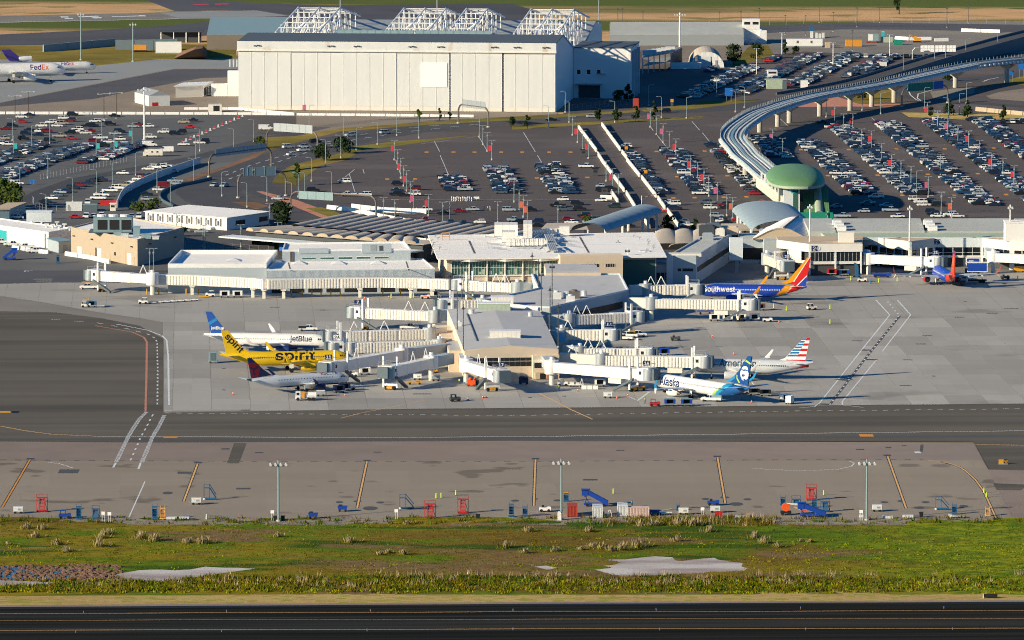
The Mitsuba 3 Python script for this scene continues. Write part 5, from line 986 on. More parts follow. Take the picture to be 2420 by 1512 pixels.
j.plate('fin_band',[j.side('b',*p)for p in((1612,148),(1682,200),(1675,222),(1600,172))],.17,(.45,.68,.08));j.plate('fin_band',[j.side('b',*p)for p in((1468,372),(1480,380),(1478,420),(1520,495),(1500,497),(1466,430))],.17,(.45,.68,.08));j.plate('fin_band',[j.side('b',*p)for p in((1300,470),(1420,400),(1455,385),(1440,430),(1370,480))],.17,(.02,.24,.50))
face=Polygon([j.side('b',*p)for p in((1545,285),(1560,258),(1585,243),(1612,245),(1632,262),(1642,290),(1640,330),(1648,350),(1645,395),(1630,440),(1600,448),(1590,430),(1570,440),(1572,462),(1550,450),(1530,400),(1520,350),(1530,320))])
feats=[[(1535,290),(1580,296),(1600,290),(1640,308),(1636,322),(1600,312),(1578,318),(1545,306)],[(1560,362),(1600,375),(1592,392),(1578,390),(1575,412),(1555,400),(1548,380)]]
cut=unary_union([Polygon([j.side('b',*p)for p in f_])for f_ in feats]).buffer(.01);fg=face.difference(cut);fg=max(polys(fg),key=lambda g:g.area)
j.plate('tail_portrait',fg,.18,WHT,label='white portrait face emblem on the blue tail')
a0=j.side('b',300,500,1.9);j.text('Alaska',a0[0]-.2,a0[1]-.35,2.15,(.01,.03,.14),sx=.96,bold=True)
A319={**A320,'L':33.84,'sw':10.3,'es':9.5,'st':(28.0,12.45,4.0,1.5,4.75),'mg':16.0,'win':(6.,27.),'doors':(4.6,27.3),'anchor':1.}
am=thing('airliner','silver airliner with red white and blue striped tail behind the blue tailed jet','airplane','airliners parked at the gates')
def pam(s,z,y):return(.42,.44,.46)if z<2.2 and s<26 else(.58,.61,.64)
j=build_jet(am,(1633,866),D(11,427,410),3.4,4.9,{**A319,'fin':lambda j:[j.side(11,*p)for p in((335,170),(398,170),(345,410),(90,430),(100,380),(160,360))]},pam,finc=(.78,.79,.8),engc=(.55,.57,.60),stabc=(.5,.53,.56))
xl_=lambda y:np.interp(y,[170,360],[335,165]);xm_=lambda y:np.interp(y,[170,380],[365,260]);xr_=lambda y:np.interp(y,[170,405],[398,345])
for k,y in enumerate(range(171,345,26)):
    h=17;j.plate('blue_bar',[j.side(11,*p)for p in((xl_(y),y),(xm_(y),y),(xm_(y+h),y+h),(xl_(y+h),y+h))],.17,(.02,.17,.40))
for k,y in enumerate((169,220,271,322)):
    h=23;j.plate('red_bar',[j.side(11,*p)for p in((xm_(y),y),(xr_(y),y),(xr_(y+h),y+h),(xm_(y+h),y+h))],.17,(.55,.008,.015))
j.plate('red_bar',[j.side(11,*p)for p in((175,374),(352,376),(348,400),(150,398))],.17,(.55,.008,.015))
b=MB()
for z0_,z1_,s0_,s1_ in((3.0,3.9,27.0,32.6),):
    n=16
    for o in(1,-1):
        rg=[]
        for i in range(n+1):
            s_=s0_+(s1_-s0_)*i/n;r_,c_=j.rz(s_)
            rg.append([[-s_,o*(math.sqrt(max(.01,r_*r_-(z-c_)**2))+.03),z]for z in(z0_+.8*i/n,z1_+.6*i/n)])
        b.loft([np.array(r_)for r_ in rg],close=False,caps=False)
j.col('red_sash',b,(.55,.008,.015),smooth=False)
a0=j.side(10,1955,435,1.95);j.text('American',a0[0],a0[1],1.75,(.05,.08,.13),sx=.98,bold=True)
B700={**B737,'L':33.6,'sw':10.4,'es':8.9,'st':(28.0,14.3,4.1,1.4,4.6),'mg':16.4,'win':(6.,26.),'doors':(4.4,27.),'doorm':'white_paint','winm':'pale_blue_wall'}
SWB,SWR,SWY=(.012,.055,.40),(.62,.012,.010),(.80,.32,.005)
def psw(s,z,y):
    t=s-.95*(z-1.4)
    if t<23.2:return SWB
    if t<23.5 or 25.9<t<26.15 or 28.9<t<29.2:return(.8,.8,.8)if t>24 else SWB
    return SWY if t<25.9 else(SWR if t<28.9 else SWB)
sw=thing('airliner','royal blue airliner with red and orange tail at the right of the pier','airplane','airliners parked at the gates')
finp=lambda j:[j.side('c',*p)for p in((2085,-45),(2130,-45),(2070,300),(2050,400),(1690,345),(1790,300))]
j=build_jet(sw,(1649,688),D('c',2070,388),2.9,5.0,{**B700,'fin':finp},psw,finc=SWR,engc=SWB,wletc=SWY,stabc=(.62,.66,.70),wingc=(.50,.55,.62))
j.plate('fin_band',[j.side('c',*p)for p in((2085,-45),(2112,-45),(1860,330),(1760,360),(1690,345),(1790,300))],.17,SWY,label='orange leading band of the tail');j.plate('fin_band',[j.side('c',*p)for p in((2112,-45),(2122,-45),(1878,330),(1860,330))],.175,WHT)
j.plate('fin_band',[j.side('c',*p)for p in((2068,245),(2070,300),(2050,400),(1930,385))],.17,SWB);j.plate('fin_band',[j.side('c',*p)for p in((2072,228),(2070,248),(1930,388),(1912,385))],.18,WHT)
a0=j.side('c',500,475,1.9);j.text('Southwest',a0[0],a0[1],1.55,WHT,bold=True,sx=.93)
s2=thing('airliner','blue airliner with orange red tail seen from behind at gate 21','airplane','airliners parked at the gates')
def ps2(s,z,y):
    t=s-.9*(z-1.6);return SWB if t<24 else((.62,.05,.01)if t<32 else SWB)
cx,cy=2258,650.5
j=Jet(s2,(0,0),(1,0),0,0,{**B700})if 0 else None
tailp=W(2256,652,4.6);hd=math.radians(97.);dd=np.array([math.cos(hd),math.sin(hd)]);nosep=tailp[:2]+dd*33.6
def proj(p):
    v=np.array(p)-[0,CAM_Y,CAM_H];f_=v@[0,CP,-SP];return 1209.5+CAM_F*v[0]/f_,756-CAM_F*(v@[0,SP,CP])/f_
j=build_jet(s2,proj([*nosep,2.9]),proj(tailp),2.9,4.6,{**B700,'fin':[(25.,4.9),(27.5,5.4),(31.2,12.4),(33.2,12.4),(32.6,4.9)]},ps2,finc=(.62,.05,.01),engc=(.4,.02,.02),wletc=(.55,.05,.02),wingc=(.42,.48,.55),stabc=(.5,.55,.6))
j.plate('fin_band',[(30.6,11.3),(31.2,12.4),(33.2,12.4),(33.1,11.3)],.18,SWB)
PUR,ORG=(.06,.012,.17),(.75,.08,.01)
A300=dict(L=54.,R=2.82,zc=5.5,span=44.,sweep=29,cr=11.,ct=3.,zw=4.2,sw=16.,er=1.45,el=5.6,ey=7.9,ez=2.6,es=15.2,st=(46,16.,5.5,2.4,6.8),mg=24.5,tr=4.8,ng=6.7,lt=19.,ln=7.2,wr=.7,fin=[(42,8.),(45.5,8.4),(51,16.5),(54.5,16.5),(52,8.)],anchor=0.)
fx=thing('freighter','white cargo jet nearest the camera on the upper left apron','airplane')
pfx=lambda s,z,y:WHT if s<38 else PUR
j=build_jet(fx,D('e',1328,522),D('e',-3000,500),4.6,6.9,A300,pfx,engc=WHT,finc=PUR)
a0=j.side('e',605,505,-2.8);t1=meshkit.text_mesh('Fed',2.1,.02,True);w1=t1.bounds[1][0]
j.text('Fed',a0[0],a0[1]+.1,2.1,PUR,bold=True);j.text('Ex',a0[0]-w1-.1,a0[1]+.1,2.1,ORG,bold=True)
B727=dict(L=46.7,R=1.9,zc=3.5,span=32.9,sweep=34,cr=8.5,ct=2.2,zw=2.6,sw=17.,st=(43.5,10.9,3.4,1.6,10.2),mg=23.5,tr=2.86,ng=4.4,lt=13.,ln=5.4,ttail=True,anchor=0.)
fy=thing('freighter','white three engined cargo jet with purple tail behind the nearer freighter','airplane')
j=build_jet(fy,D('e',1938,436),D('e',-140,430),3.0,4.4,{**B727,'fin':lambda j:[j.side('e',*p)for p in((30,100),(200,88),(250,130),(520,345),(200,330),(120,250))]},lambda s,z,y:WHT if s<33 else PUR,finc=(.05,.03,.28),stabc=(.25,.35,.55))
a,c=j.side('e',636,275),j.side('e',440,275);t=np.arange(14)*2*np.pi/14
j.col('centre_engine',MB().loft([np.c_[np.full(14,-s_),r_*np.cos(t),a[1]+r_*np.sin(t)]for s_,r_ in((a[0],1.1),(a[0]+.2,1.25),(a[0]+3.4,1.25),(c[0]+1.4,.9))]).tube([-a[0]+.02,0,a[1]],[-a[0]-.1,0,a[1]],1.0,n=14),WHT);j.part('intake',MB().tube([-a[0]+.06,0,a[1]],[-a[0],0,a[1]],.9,n=14),'dark_grey')
for sd in(1,-1):j.col('rear_engine',MB().loft([np.c_[np.full(12,-s_),sd*3.0+r_*np.cos(t[:12]*14/12),4.0+r_*np.sin(t[:12]*14/12)]for s_,r_ in((33.5,.5),(33.7,.75),(37.5,.75),(39,.5))]),WHT)
a0=j.side('e',1235,410,-1.9);j.text('Fed',a0[0],a0[1],1.5,PUR,bold=True);j.text('Ex',a0[0]-w1*1.5/2.1-.1,a0[1],1.5,ORG,bold=True)
ZT,ZF=6.7,3.7
def tunnel(mb,a,b,w,z0,z1):
    a,b=np.array(a[:2]),np.array(b[:2]);d=b-a;d/=np.linalg.norm(d);n=np.array([-d[1],d[0]])*w/2
    lo=[[*(a-n),z0],[*(b-n),z0],[*(b+n),z0],[*(a+n),z0]];hi=[[x,y,z1]for x,y,_ in lo];return mb.hexa(np.array(lo),np.array(hi))
def bridge(label,rot,cab,ribs=True,link=None,wheel=.82,m='white_paint',frames=(),stairs=True,sign=None,secs=3,unit=False,rotunda=True,cabm='steel',group='boarding bridges on the apron'):
    k=thing('boarding_bridge',label,'boarding bridge',group)
    A,B=W(*D(*rot),ZT)[:2],W(*D(*cab),ZT)[:2];d=B-A;L=np.linalg.norm(d);d/=L;n=np.array([-d[1],d[0]]);yaw=math.atan2(d[1],d[0])
    if rotunda:
        r=part(k,'rotunda',MB().tube([*A,ZF-.5],[*A,ZT+.35],2.0,n=14),'steel' if ribs else 'white_paint',smooth=40);part(r,'column',MB().tube([*A,0],[*A,ZF-.4],.75,n=10),'cream_paint');part(r,'cap',MB().tube([*A,ZT+.35],[*A,ZT+1.2],.55,n=8),'white_paint')
    s0,s1=1.2,L-2.2
    for i in range(secs):
        a,b=A+d*(s0+(s1-s0)*i/secs),A+d*(s0+(s1-s0)*(i+1)/secs+.3);g=.16*i;w=2.7+g
        mb=tunnel(MB(),a,b,w,ZF-g/2,ZT-.25+g/2);t=part(k,'tunnel',mb,'panel_white' if m=='white_paint' else m)
        part(t,'end_collar',tunnel(MB(),b-d*.55,b-d*.05,w+.22,ZF-g/2-.1,ZT-.15+g/2),'cream_paint')
        if ribs:
            nr=int((b-a)@d/.92);rm=MB()
            for q_ in range(nr):
                c=a+d*(q_+.5)*.92
                for sd in(1,-1):rm.box([*(c+n*sd*(w/2+.09)),(ZF+ZT)/2-.1],(.42,.22,ZT-ZF-.2),rz=yaw)
            part(t,'side_ribs',rm,'cream_paint',kind='stuff')
    c=A+d*(L-1.2)
    cb=part(k,'cab',MB().box([*c,(ZF+ZT)/2+.05],(3.6,4.2,ZT-ZF+.5),rz=yaw),m);part(cb,'round_corner',MB().tube([*(c+d*1.2-n*np.sign(n[1])*1.2),ZF-.1],[*(c+d*1.2-n*np.sign(n[1])*1.2),ZT+.15],1.5,n=12),cabm,smooth=40)
    part(cb,'bellows',MB().box([*(c+d*2.5),(ZF+ZT)/2+.1],(1.7,3.3,3.1),rz=yaw),'guide_dark');part(cb,'window',MB().box([*(c-n*np.sign(n[1])*2.11-d*.9),(ZF+ZT)/2+.4],(.8,.06,.9),rz=yaw),'black')
    rp=[[*(c+n*sx*1.9+d*dx),ZT+.3]for sx,dx in((1,-1.8),(1,1.6),(-1,1.6),(-1,-1.8))];up=[[x,y,z+1.1]for x,y,z in rp]
    part(cb,'roof_rail',MB().path(up+up[:1],.05,4).tube(rp[0],up[0],.05,n=4).tube(rp[1],up[1],.05,n=4).tube(rp[2],up[2],.05,n=4).tube(rp[3],up[3],.05,n=4),'steel')
    wq=A+d*L*wheel;lg=MB()
    for sd in(1,-1):lg.box([*(wq+n*sd*2.1),(ZT+2.6)/2+.4],(.5,.45,ZT+2.0),rz=yaw)
    lg.box([*wq,1.5],(.6,4.4,.5),rz=yaw);u=part(k,'lift_frame',lg,'white_paint');b=MB()
    for sd in(1,-1):b.tube([*(wq+n*sd*1.0),.55],[*(wq+n*sd*1.5),.55],.55,n=10)
    part(u,'wheel',b,'rubber');part(u,'bogie',MB().box([*wq,.75],(1.3,1.7,.6),rz=yaw),'yellow_paint')
    if stairs:
        o=wq+d*1.5-n*np.sign(n[1])*2.6;e=o-d*6.5;part(k,'stairs',MB().hexa(np.array([[*(e-n*.5),0.1],[*(o-n*.5),ZF-.3],[*(o+n*.5),ZF-.3],[*(e+n*.5),.1]]),np.array([[*(e-n*.5),.7],[*(o-n*.5),ZF+.4],[*(o+n*.5),ZF+.4],[*(e+n*.5),.7]])),'guide_dark')
    for f in frames:
        p=A+d*L*f;part(k,'cable_frame',MB().tube([*(p+d*1.3),ZT],[*p,ZT+2.6],.13,n=5).tube([*(p-d*1.3),ZT],[*p,ZT+2.6],.13,n=5),'white_paint')
    if unit:p=A+d*L*(wheel-.17);part(k,'cooling_unit',MB().box([*p,ZF-1.],(4.2,2.2,1.4),rz=yaw),'cream_paint')
    if link is not None:
        e=W(*D(*link),ZT-.3)[:2];part(k,'fixed_link',tunnel(MB(),e,A,2.9,ZF-.1,ZT-.1),'tan_panel' if ribs=='tan' else('cream_paint' if ribs else 'blue_grey_wall'))
    if sign:
        p=c-d*.2;s_=part(k,'gate_sign',MB().box([*p,ZT+1.5],(2.0,.5,1.3)),'navy' if sign!='9A' else 'white_paint');tm=meshkit.text_mesh(sign,.85,.03,True);v=np.array(tm.vertices);w_=v[:,0].max()
        part(s_,'lettering',(np.c_[p[0]-w_/2+v[:,0],p[1]-.26-v[:,2],ZT+1.1+v[:,1]],tm.faces),'white_paint' if sign!='9A' else 'black')
    return k
bridge('white boarding bridge at the far left end of the long corridor with blue bellows',(4,1440,1075),(4,870,1040),False,None,.84,frames=(.15,))
bridge('ribbed boarding bridge in front of the green glass terminal front',(6,50,1160),(5,1905,1130),True,(6,165,1160),.8,frames=(.35,.2))
bridge('ribbed boarding bridge of gate 7 upper left of the pier',(5,1690,1425),(5,920,1390),True,(5,1830,1420),.85,frames=(.12,.32),sign='7')
bridge('short boarding bridge squeezed between gate 7 and the pier roof',('p',560,490),('p',70,500),True,('p',800,450),.75,stairs=False)
bridge('ribbed boarding bridge reaching the white and blue airliner',(9,1640,80),(9,690,105),True,(9,1765,70),.9,frames=(.45,.75))
bridge('ribbed boarding bridge reaching the yellow airliner, gate 9A',(9,1730,190),(9,720,212),'tan',(9,1810,180),.85,sign='9A')
bridge('smooth boarding bridge of gate 11 reaching down to the regional jet',(9,1375,272),(9,660,405),False,(9,1800,225),.8,sign='11',frames=(.6,))
bridge('unused smooth boarding bridge with round glass cab left of the pier front',(9,1655,345),(9,1225,445),False,(9,1830,318),.9,frames=(.12,.4),cabm='pole_blue')
bridge('short white boarding bridge of gate 17 across the pier front',(9,1985,372),(9,2330,480),False,(9,1965,320),.72,sign='17',frames=(.35,.55))
bridge('long smooth white boarding bridge of gate 14 to the blue tailed airliner',(10,375,390),(10,1310,462),False,(10,330,345),.83,sign='14',unit=True)
bridge('ribbed boarding bridge to the striped tail airliner',(10,845,325),(10,1830,345),True,(10,440,318),.88,frames=(-.28,-.1),unit=True)
bridge('ribbed boarding bridge right of the pier behind the striped tail bridge',(10,640,258),(10,1310,268),True,(10,520,245),.8,frames=(.12,.3),stairs=False)
bridge('tapering ribbed boarding bridge of gate 8A',(10,470,85),(10,965,90),True,(10,380,110),.78,sign='8A',frames=(.12,))
bridge('shaded ribbed boarding bridge nearest the black pier windows',('p',1585,675),('p',2400,640),True,('p',1340,690),.86,frames=(.1,.25))
bridge('ribbed boarding bridge touching the royal blue airliner',('k',430,1025),('k',1058,1020),True,('k',235,1040),.8,frames=(.1,.3))
bridge('long cream ribbed boarding bridge in front of the royal blue airliner',('k',500,1185),('k',1730,1205),True,('k',240,1185),.86,unit=True)
bridge('white boarding bridge of gate 20 with covered stair',('k',1900,652),('k',2150,745),True,('k',2100,620),.7,sign='20')
bridge('smooth white boarding bridge of gate 21',(7,950,885),(7,1620,918),False,(7,905,850),.78,unit=True,sign='21')
bridge('smooth white boarding bridge at the right edge of the second terminal',(7,2130,872),(7,2950,915),False,(7,2080,830),.8)
kc=thing('long_corridor','long white ribbed passenger corridor on posts along the apron','corridor')
cor=[(4,1440,1074),(4,1880,1084),(4,2400,1107),(5,100,1120),(5,450,1112),(5,800,1108),(5,1200,1104),(5,1560,1110),(5,1835,1122)]
pts=[W(*D(*p),6.4)[:2]for p in cor]
ribc=0;more=MB()
for a,b in zip(pts[:-1],pts[1:]):
    d=(b-a)/np.linalg.norm(b-a);L=np.linalg.norm(b-a);n=np.array([-d[1],d[0]]);yaw=math.atan2(d[1],d[0]);part(kc,'section',tunnel(MB(),a,b+d*.02,2.9,3.1,6.2),'panel_white')
    for i in range(int(L/.93)):
        c=a+d*(i+.5)*.93
        if ribc<130 and n is not None:
            s_=-1 if n[1]>0 else 1;part(kc,'side_rib',MB().box([*(c+n*s_*1.54),4.65],(.5,.2,2.8),rz=yaw),'cream_paint');ribc+=1
for(t,x,y)in((4,1820,1266),(4,2398,1272),(5,86,1276),(5,270,1280),(5,985,1280),(5,1465,1274),(5,1672,1262)):
    X=q(t,x,y);i=min(range(len(pts)),key=lambda i:abs(pts[i][0]-X[0]));Y=np.interp(X[0],[p[0]for p in pts],[p[1]for p in pts])
    part(kc,'post',MB().box([X[0],Y,1.5],(1.0,1.0,3.0)).box([X[0],Y,2.8],(1.6,2.8,.5)),'cream_paint')
def catmull(P_,n=10):
    P_=[np.array(p)for p in P_];P_=[2*P_[0]-P_[1]]+P_+[2*P_[-1]-P_[-2]];out=[]
    for i in range(1,len(P_)-2):
        for t in np.arange(n)/n:
            a,b,c,d=P_[i-1:i+3];out.append(.5*(2*b+(c-a)*t+(2*a-5*b+4*c-d)*t*t+(3*b-a-3*c+d)*t**3))
    out.append(P_[-2]);return np.array(out)
gw=thing('guideway','elevated double track people mover guideway curving over the car parks','elevated guideway')
gpath=[(3300,122),(2800,158),(2378,196),(2256.7,207.5),(2112,242.5),(2059,252.5),(2008,262),(1936,275),(1864.7,291),(1837,299.5),(1794.5,313),(1764,330),(1738,350),(1729,368),(1735,382),(1747,396),(1761,414),(1785,434),(1815,460),(1845,482)]
gz=[9,9,9,7.6,8,8,8,8,7.6,7.4,7.2,7.0,6.8,6.8,6.8,6.8,6.8,6.8,6.6,6.4]
g3=catmull([[*W(x,y)[:2],z]for(x,y),z in zip(gpath,gz)],8)
tang=np.gradient(g3,axis=0);tang[:,2]=0;tang/=np.linalg.norm(tang,axis=1,keepdims=True);nor=np.c_[-tang[:,1],tang[:,0],np.zeros(len(g3))]
def sweep(prof_):return MB().loft([np.array([p+nn*e+[0,0,z]for e,z in prof_])for p,nn in zip(g3,nor)],close=True)
part(gw,'deck',sweep([(-4.6,.6),(-4.6,0),(-2.0,-.9),(2.0,-.9),(4.6,0),(4.6,.6)]),'guide_steel')
for e in(-2.3,2.3):
    for o in(-.9,.9):part(gw,'rail_beam',sweep([(e+o-.3,.62),(e+o+.3,.62),(e+o+.3,.95),(e+o-.3,.95)]),'container_white')
    part(gw,'track_bed',sweep([(e-.5,.61),(e+.5,.61),(e+.5,.66),(e-.5,.66)]),'guide_dark')
for e in(-4.5,4.5):part(gw,'parapet',sweep([(e-.12,.6),(e+.12,.6),(e+.12,1.5),(e-.12,1.5)]),'guide_steel')
part(gw,'walkway',sweep([(-.5,.62),(.5,.62),(.5,1.1),(-.5,1.1)]),'pole_blue')
cum=np.r_[0,np.cumsum(np.linalg.norm(np.diff(g3[:,:2],axis=0),axis=1))]
posts=MB();nb=0
for s_ in np.arange(40,cum[-1],2.6):
    p=np.array([np.interp(s_,cum,g3[:,i])for i in range(3)]);nn=np.array([np.interp(s_,cum,nor[:,i])for i in range(3)]);yw=math.atan2(nn[1],nn[0])
    if nn[1]>0:nn=-nn
    sg=1
    if p[0]<250 and nb<290:
        part(gw,'bracket',MB().box(p+nn*4.85+[0,0,.25],(.8,1.3,1.0),rz=yw),'white_paint');nb+=1
    posts.tube(p-nn*4.5+[0,0,1.5],p-nn*4.5+[0,0,2.6],.09,n=4)
part(gw,'fence_posts',posts,'steel',kind='stuff')
for(x,y)in gpath[2:-1]:
    if(x,y)in((1764,330),(1738,350),(1729,368),(1815,460),(1735,382))and x not in(1764,1729):continue
    c=W(x,y);i=((g3[:,:2]-c[:2])**2).sum(1).argmin();z=g3[i,2]-.9;nn=nor[i];k=part(gw,'pier_column',MB().tube(c,c+[0,0,z-1.2],1.05,n=12),'concrete_pier',smooth=40)
    part(k,'pier_cap',MB().hexa(np.array([c+nn*s_*1.1+tang[i]*t_+[0,0,z-1.7]for s_,t_ in((-1,-1),(1,-1),(1,1),(-1,1))])[::-1],np.array([c+nn*s_*4.0+tang[i]*t_*1.1+[0,0,z]for s_,t_ in((-1,-1),(1,-1),(1,1),(-1,1))])[::-1]),'concrete_pier')
stn=thing('people_mover_station','people mover station with domed green roof','station')
sb=q(7,285,512);wS=19.0
rg=[]
for f in np.linspace(0,1,9):
    r_=max(.03,math.cos(f*math.pi/2)**.9);se=lambda c:math.copysign(abs(c)**.72,c);rg.append(np.array([[sb[0]+wS/2*1.07*r_*se(math.cos(t)),sb[1]+26+34*(.25+.75*r_ if f<.99 else.25)*se(math.sin(t)),10.4+3.9*math.sin(f*math.pi/2)]for t in np.arange(32)*2*np.pi/32]))
part(stn,'roof',MB().loft(rg),'station_green',smooth=50);part(stn,'roof_rim',MB().loft([rg[0]+[0,0,-.9],rg[0]+[0,0,.02]],caps=False),'pale_green',smooth=50);part(stn,'soffit',MB().loft([rg[0]+[0,0,-.95],rg[0]*[1,1,1]+[0,0,-.85]]),'guide_dark')
part(stn,'platform_hall',MB().box(sb+[0,26,7],(13,40,6)),'guide_dark');part(stn,'lower_hall',MB().box(sb+[0,24,2.1],(14,34,4.2)),'tan_wall')
tw_=part(stn,'lift_tower',MB().box(sb+[-2.3,.0,5.0],(5.6,5,10)),'pale_blue_wall');part(tw_,'glazing',MB().box(sb+[-1.0,-2.53,4.2],(1.8,.12,7.6)),'teal_glass');sg=part(tw_,'sign',MB().box(sb+[-1.4,-2.6,8.6],(2.4,.1,1.9)),'teal_banner')
tm=meshkit.text_mesh('ba',1.3,.04,True);v=np.array(tm.vertices);part(sg,'lettering',(np.c_[sb[0]-2.2+v[:,0],sb[1]-2.66-v[:,2],sb[2]+8.0+v[:,1]],tm.faces),'black')
for dx,w_ in((4.2,4.6),(9.6,3.4)):
    for i in range(int(w_/.6)):part(stn,'roof_sheet',MB().hexa(np.array([sb+[dx-w_/2+.6*i,-3,.2],sb+[dx-w_/2+.6*i+.52,-3,.2],sb+[dx-w_/2+.6*i+.52,8,8.2],sb+[dx-w_/2+.6*i,8,8.2]]),np.array([sb+[dx-w_/2+.6*i,-3,.5],sb+[dx-w_/2+.6*i+.52,-3,.5],sb+[dx-w_/2+.6*i+.52,8,8.6],sb+[dx-w_/2+.6*i,8,8.6]])),'station_green')
part(stn,'stair_barrel',MB().tube(sb+[7.3,-3,.3],sb+[7.0,9,8.4],1.5,n=12),'pale_green',smooth=50);part(stn,'base_wall',MB().box(q(7,390,590)+[0,1,1.6],(16,1.2,3.6)),'sign_green');part(stn,'base_post',MB().box(q(7,600,600)+[0,0,1.8],(1.,1.,4.0)),'sign_green')
for i in range(6):part(stn,'white_fin',MB().box(sb+[-6.5-.9*i,10+9*i,8.0],(.6,1.2,4.6)),'white_paint')
part(stn,'ramp_wall',MB().hexa(np.array([sb+o for o in([-12.5,70,3.5],[-5.4,0,2.0],[-4.6,0,2.0],[-11.5,70,3.5])]),np.array([sb+o for o in([-12.5,70,7.5],[-5.4,0,6.0],[-4.6,0,6.0],[-11.5,70,7.5])])),'concrete_pier')
rr=thing('road_ramp','dark walled road ramp rising behind the guideway','road ramp')
rp_=catmull([[*q(3,x,y)[:2],z]for x,y,z in((200,905,.3),(800,800,.6),(1200,705,1.5),(1600,610,2.8),(2000,530,4.2),(2419,445,5.6),(3400,250,8))],5)
tn=np.gradient(rp_,axis=0);tn[:,2]=0;tn/=np.linalg.norm(tn,axis=1,keepdims=True);nr_=np.c_[-tn[:,1],tn[:,0],np.zeros(len(rp_))]
def sweep2(prof_):return MB().loft([np.array([p+nn*e+[0,0,z if z>-5 else-p[2]]for e,z in prof_])for p,nn in zip(rp_,nr_)])
part(rr,'carriageway',sweep2([(-6,-9),(6,-9),(6,0),(-6,0)]),'road_asphalt')
for e in(-6,6):part(rr,'parapet',sweep2([(e-.2,-9),(e+.2,-9),(e+.2,1.0),(e-.2,1.0)]),'guide_dark')
def gantry(label,A,B,ytop,signs,leg=.34,m='arch_brown'):
    k=thing('sign_gantry',label,'sign gantry');A,B=q(*A),q(*B);h=ytop;d=(B-A);L=np.linalg.norm(d);d/=L;r=min(L*.18,h*.4);pts_=[A,A+[0,0,h-r]]
    for t in np.linspace(0,math.pi/2,6)[1:]:pts_.append(A+d*r*(1-math.cos(t))+[0,0,h-r+r*math.sin(t)])
    for t in np.linspace(0,math.pi/2,6):pts_.append(B-d*r*(1-math.sin(t))+[0,0,h-r+r*math.cos(t)])
    pts_.append(B);part(k,'arch',MB().path(pts_,leg,8),m)
    for f in(0,1):part(k,'footing',MB().tube((A,B)[f],(A,B)[f]+[0,0,.6],leg*2,n=8),'concrete_pier')
    for f0,f1,z0_,z1_,mm in signs:
        p0,p1=A+d*L*f0,A+d*L*f1;sp2=part(k,'sign_panel',MB().hexa(np.array([p0+[0,-.5,z0_],p1+[0,-.5,z0_],p1+[0,-.35,z0_],p0+[0,-.35,z0_]]),np.array([p0+[0,-.5,z1_],p1+[0,-.5,z1_],p1+[0,-.35,z1_],p0+[0,-.35,z1_]])),mm)
        b=MB();nn=max(2,int(L*(f1-f0)/3))
        for i in range(nn+1):p=p0+(p1-p0)*i/nn;b.tube(p+[0,-.55,z0_],p+[0,-.55,z1_],.07,n=4)
        part(sp2,'bracing',b,'grey_paint' if mm=='steel' else mm)
    return k
gantry('brown arched sign gantry in front of the hangar doors',(1,1912,1168),(1,2195,1205),8.0,[(.15,.9,7.0,10.2,'steel')])
gantry('brown arched sign gantry over the loop road with five road cars',(1,100,1412),(1,582,1445),8.2,[(.14,.9,7.4,10.6,'steel')])
gantry('arched sign gantry with pale back panels left of the loop road bend',(4,1975,165),(5,145,88),8.4,[(.1,.92,7.4,10.2,'steel')])
gantry('brown arched sign gantry with dark panels at the loop road bend',(4,2250,362),(5,282,342),9.2,[(.12,.30,8.0,11.,'pole_blue'),(.35,.78,7.8,11.,'pole_blue')])
gantry('widest brown arched sign gantry beside the vaulted terminal roofs',(5,325,500),(5,1135,545),7.6,[(.10,.5,5.2,8.0,'pole_blue')])
k=gantry('arched gantry with green and blue road signs under the guideway',(3,1265,1010),(3,1697,975),7.8,[(.13,.68,6.2,9.6,'sign_green'),(.70,.90,6.4,9.7,'sign_blue')],.3)
k=thing('sign_gantry','arm gantry with large white gridded sign boards at the upper right','sign gantry');p0,p1=q(3,1365,605),q(3,1780,590)
part(k,'pole',MB().path([p0,p0+[0,0,6],p0+[1.2,0,7.4],p0+[3,0,7.6]],.3),'steel')
for a,c,nn in((1440,1570,4),(1578,1680,3),(1686,1775,3)):
    A,B=q(3,a,600),q(3,c,600)
    for i in range(nn):
        for j_ in range(2):part(k,'board',wbox(MB(),A,B,(i+.04)/nn,(i+.96)/nn,5.3+1.55*j_,6.75+1.55*j_,.1),'patch_white')
for x in(1575,1678):part(k,'post',MB().tube(q(3,x,610),q(3,x,610)+[0,0,8.4],.16,n=5),'steel')
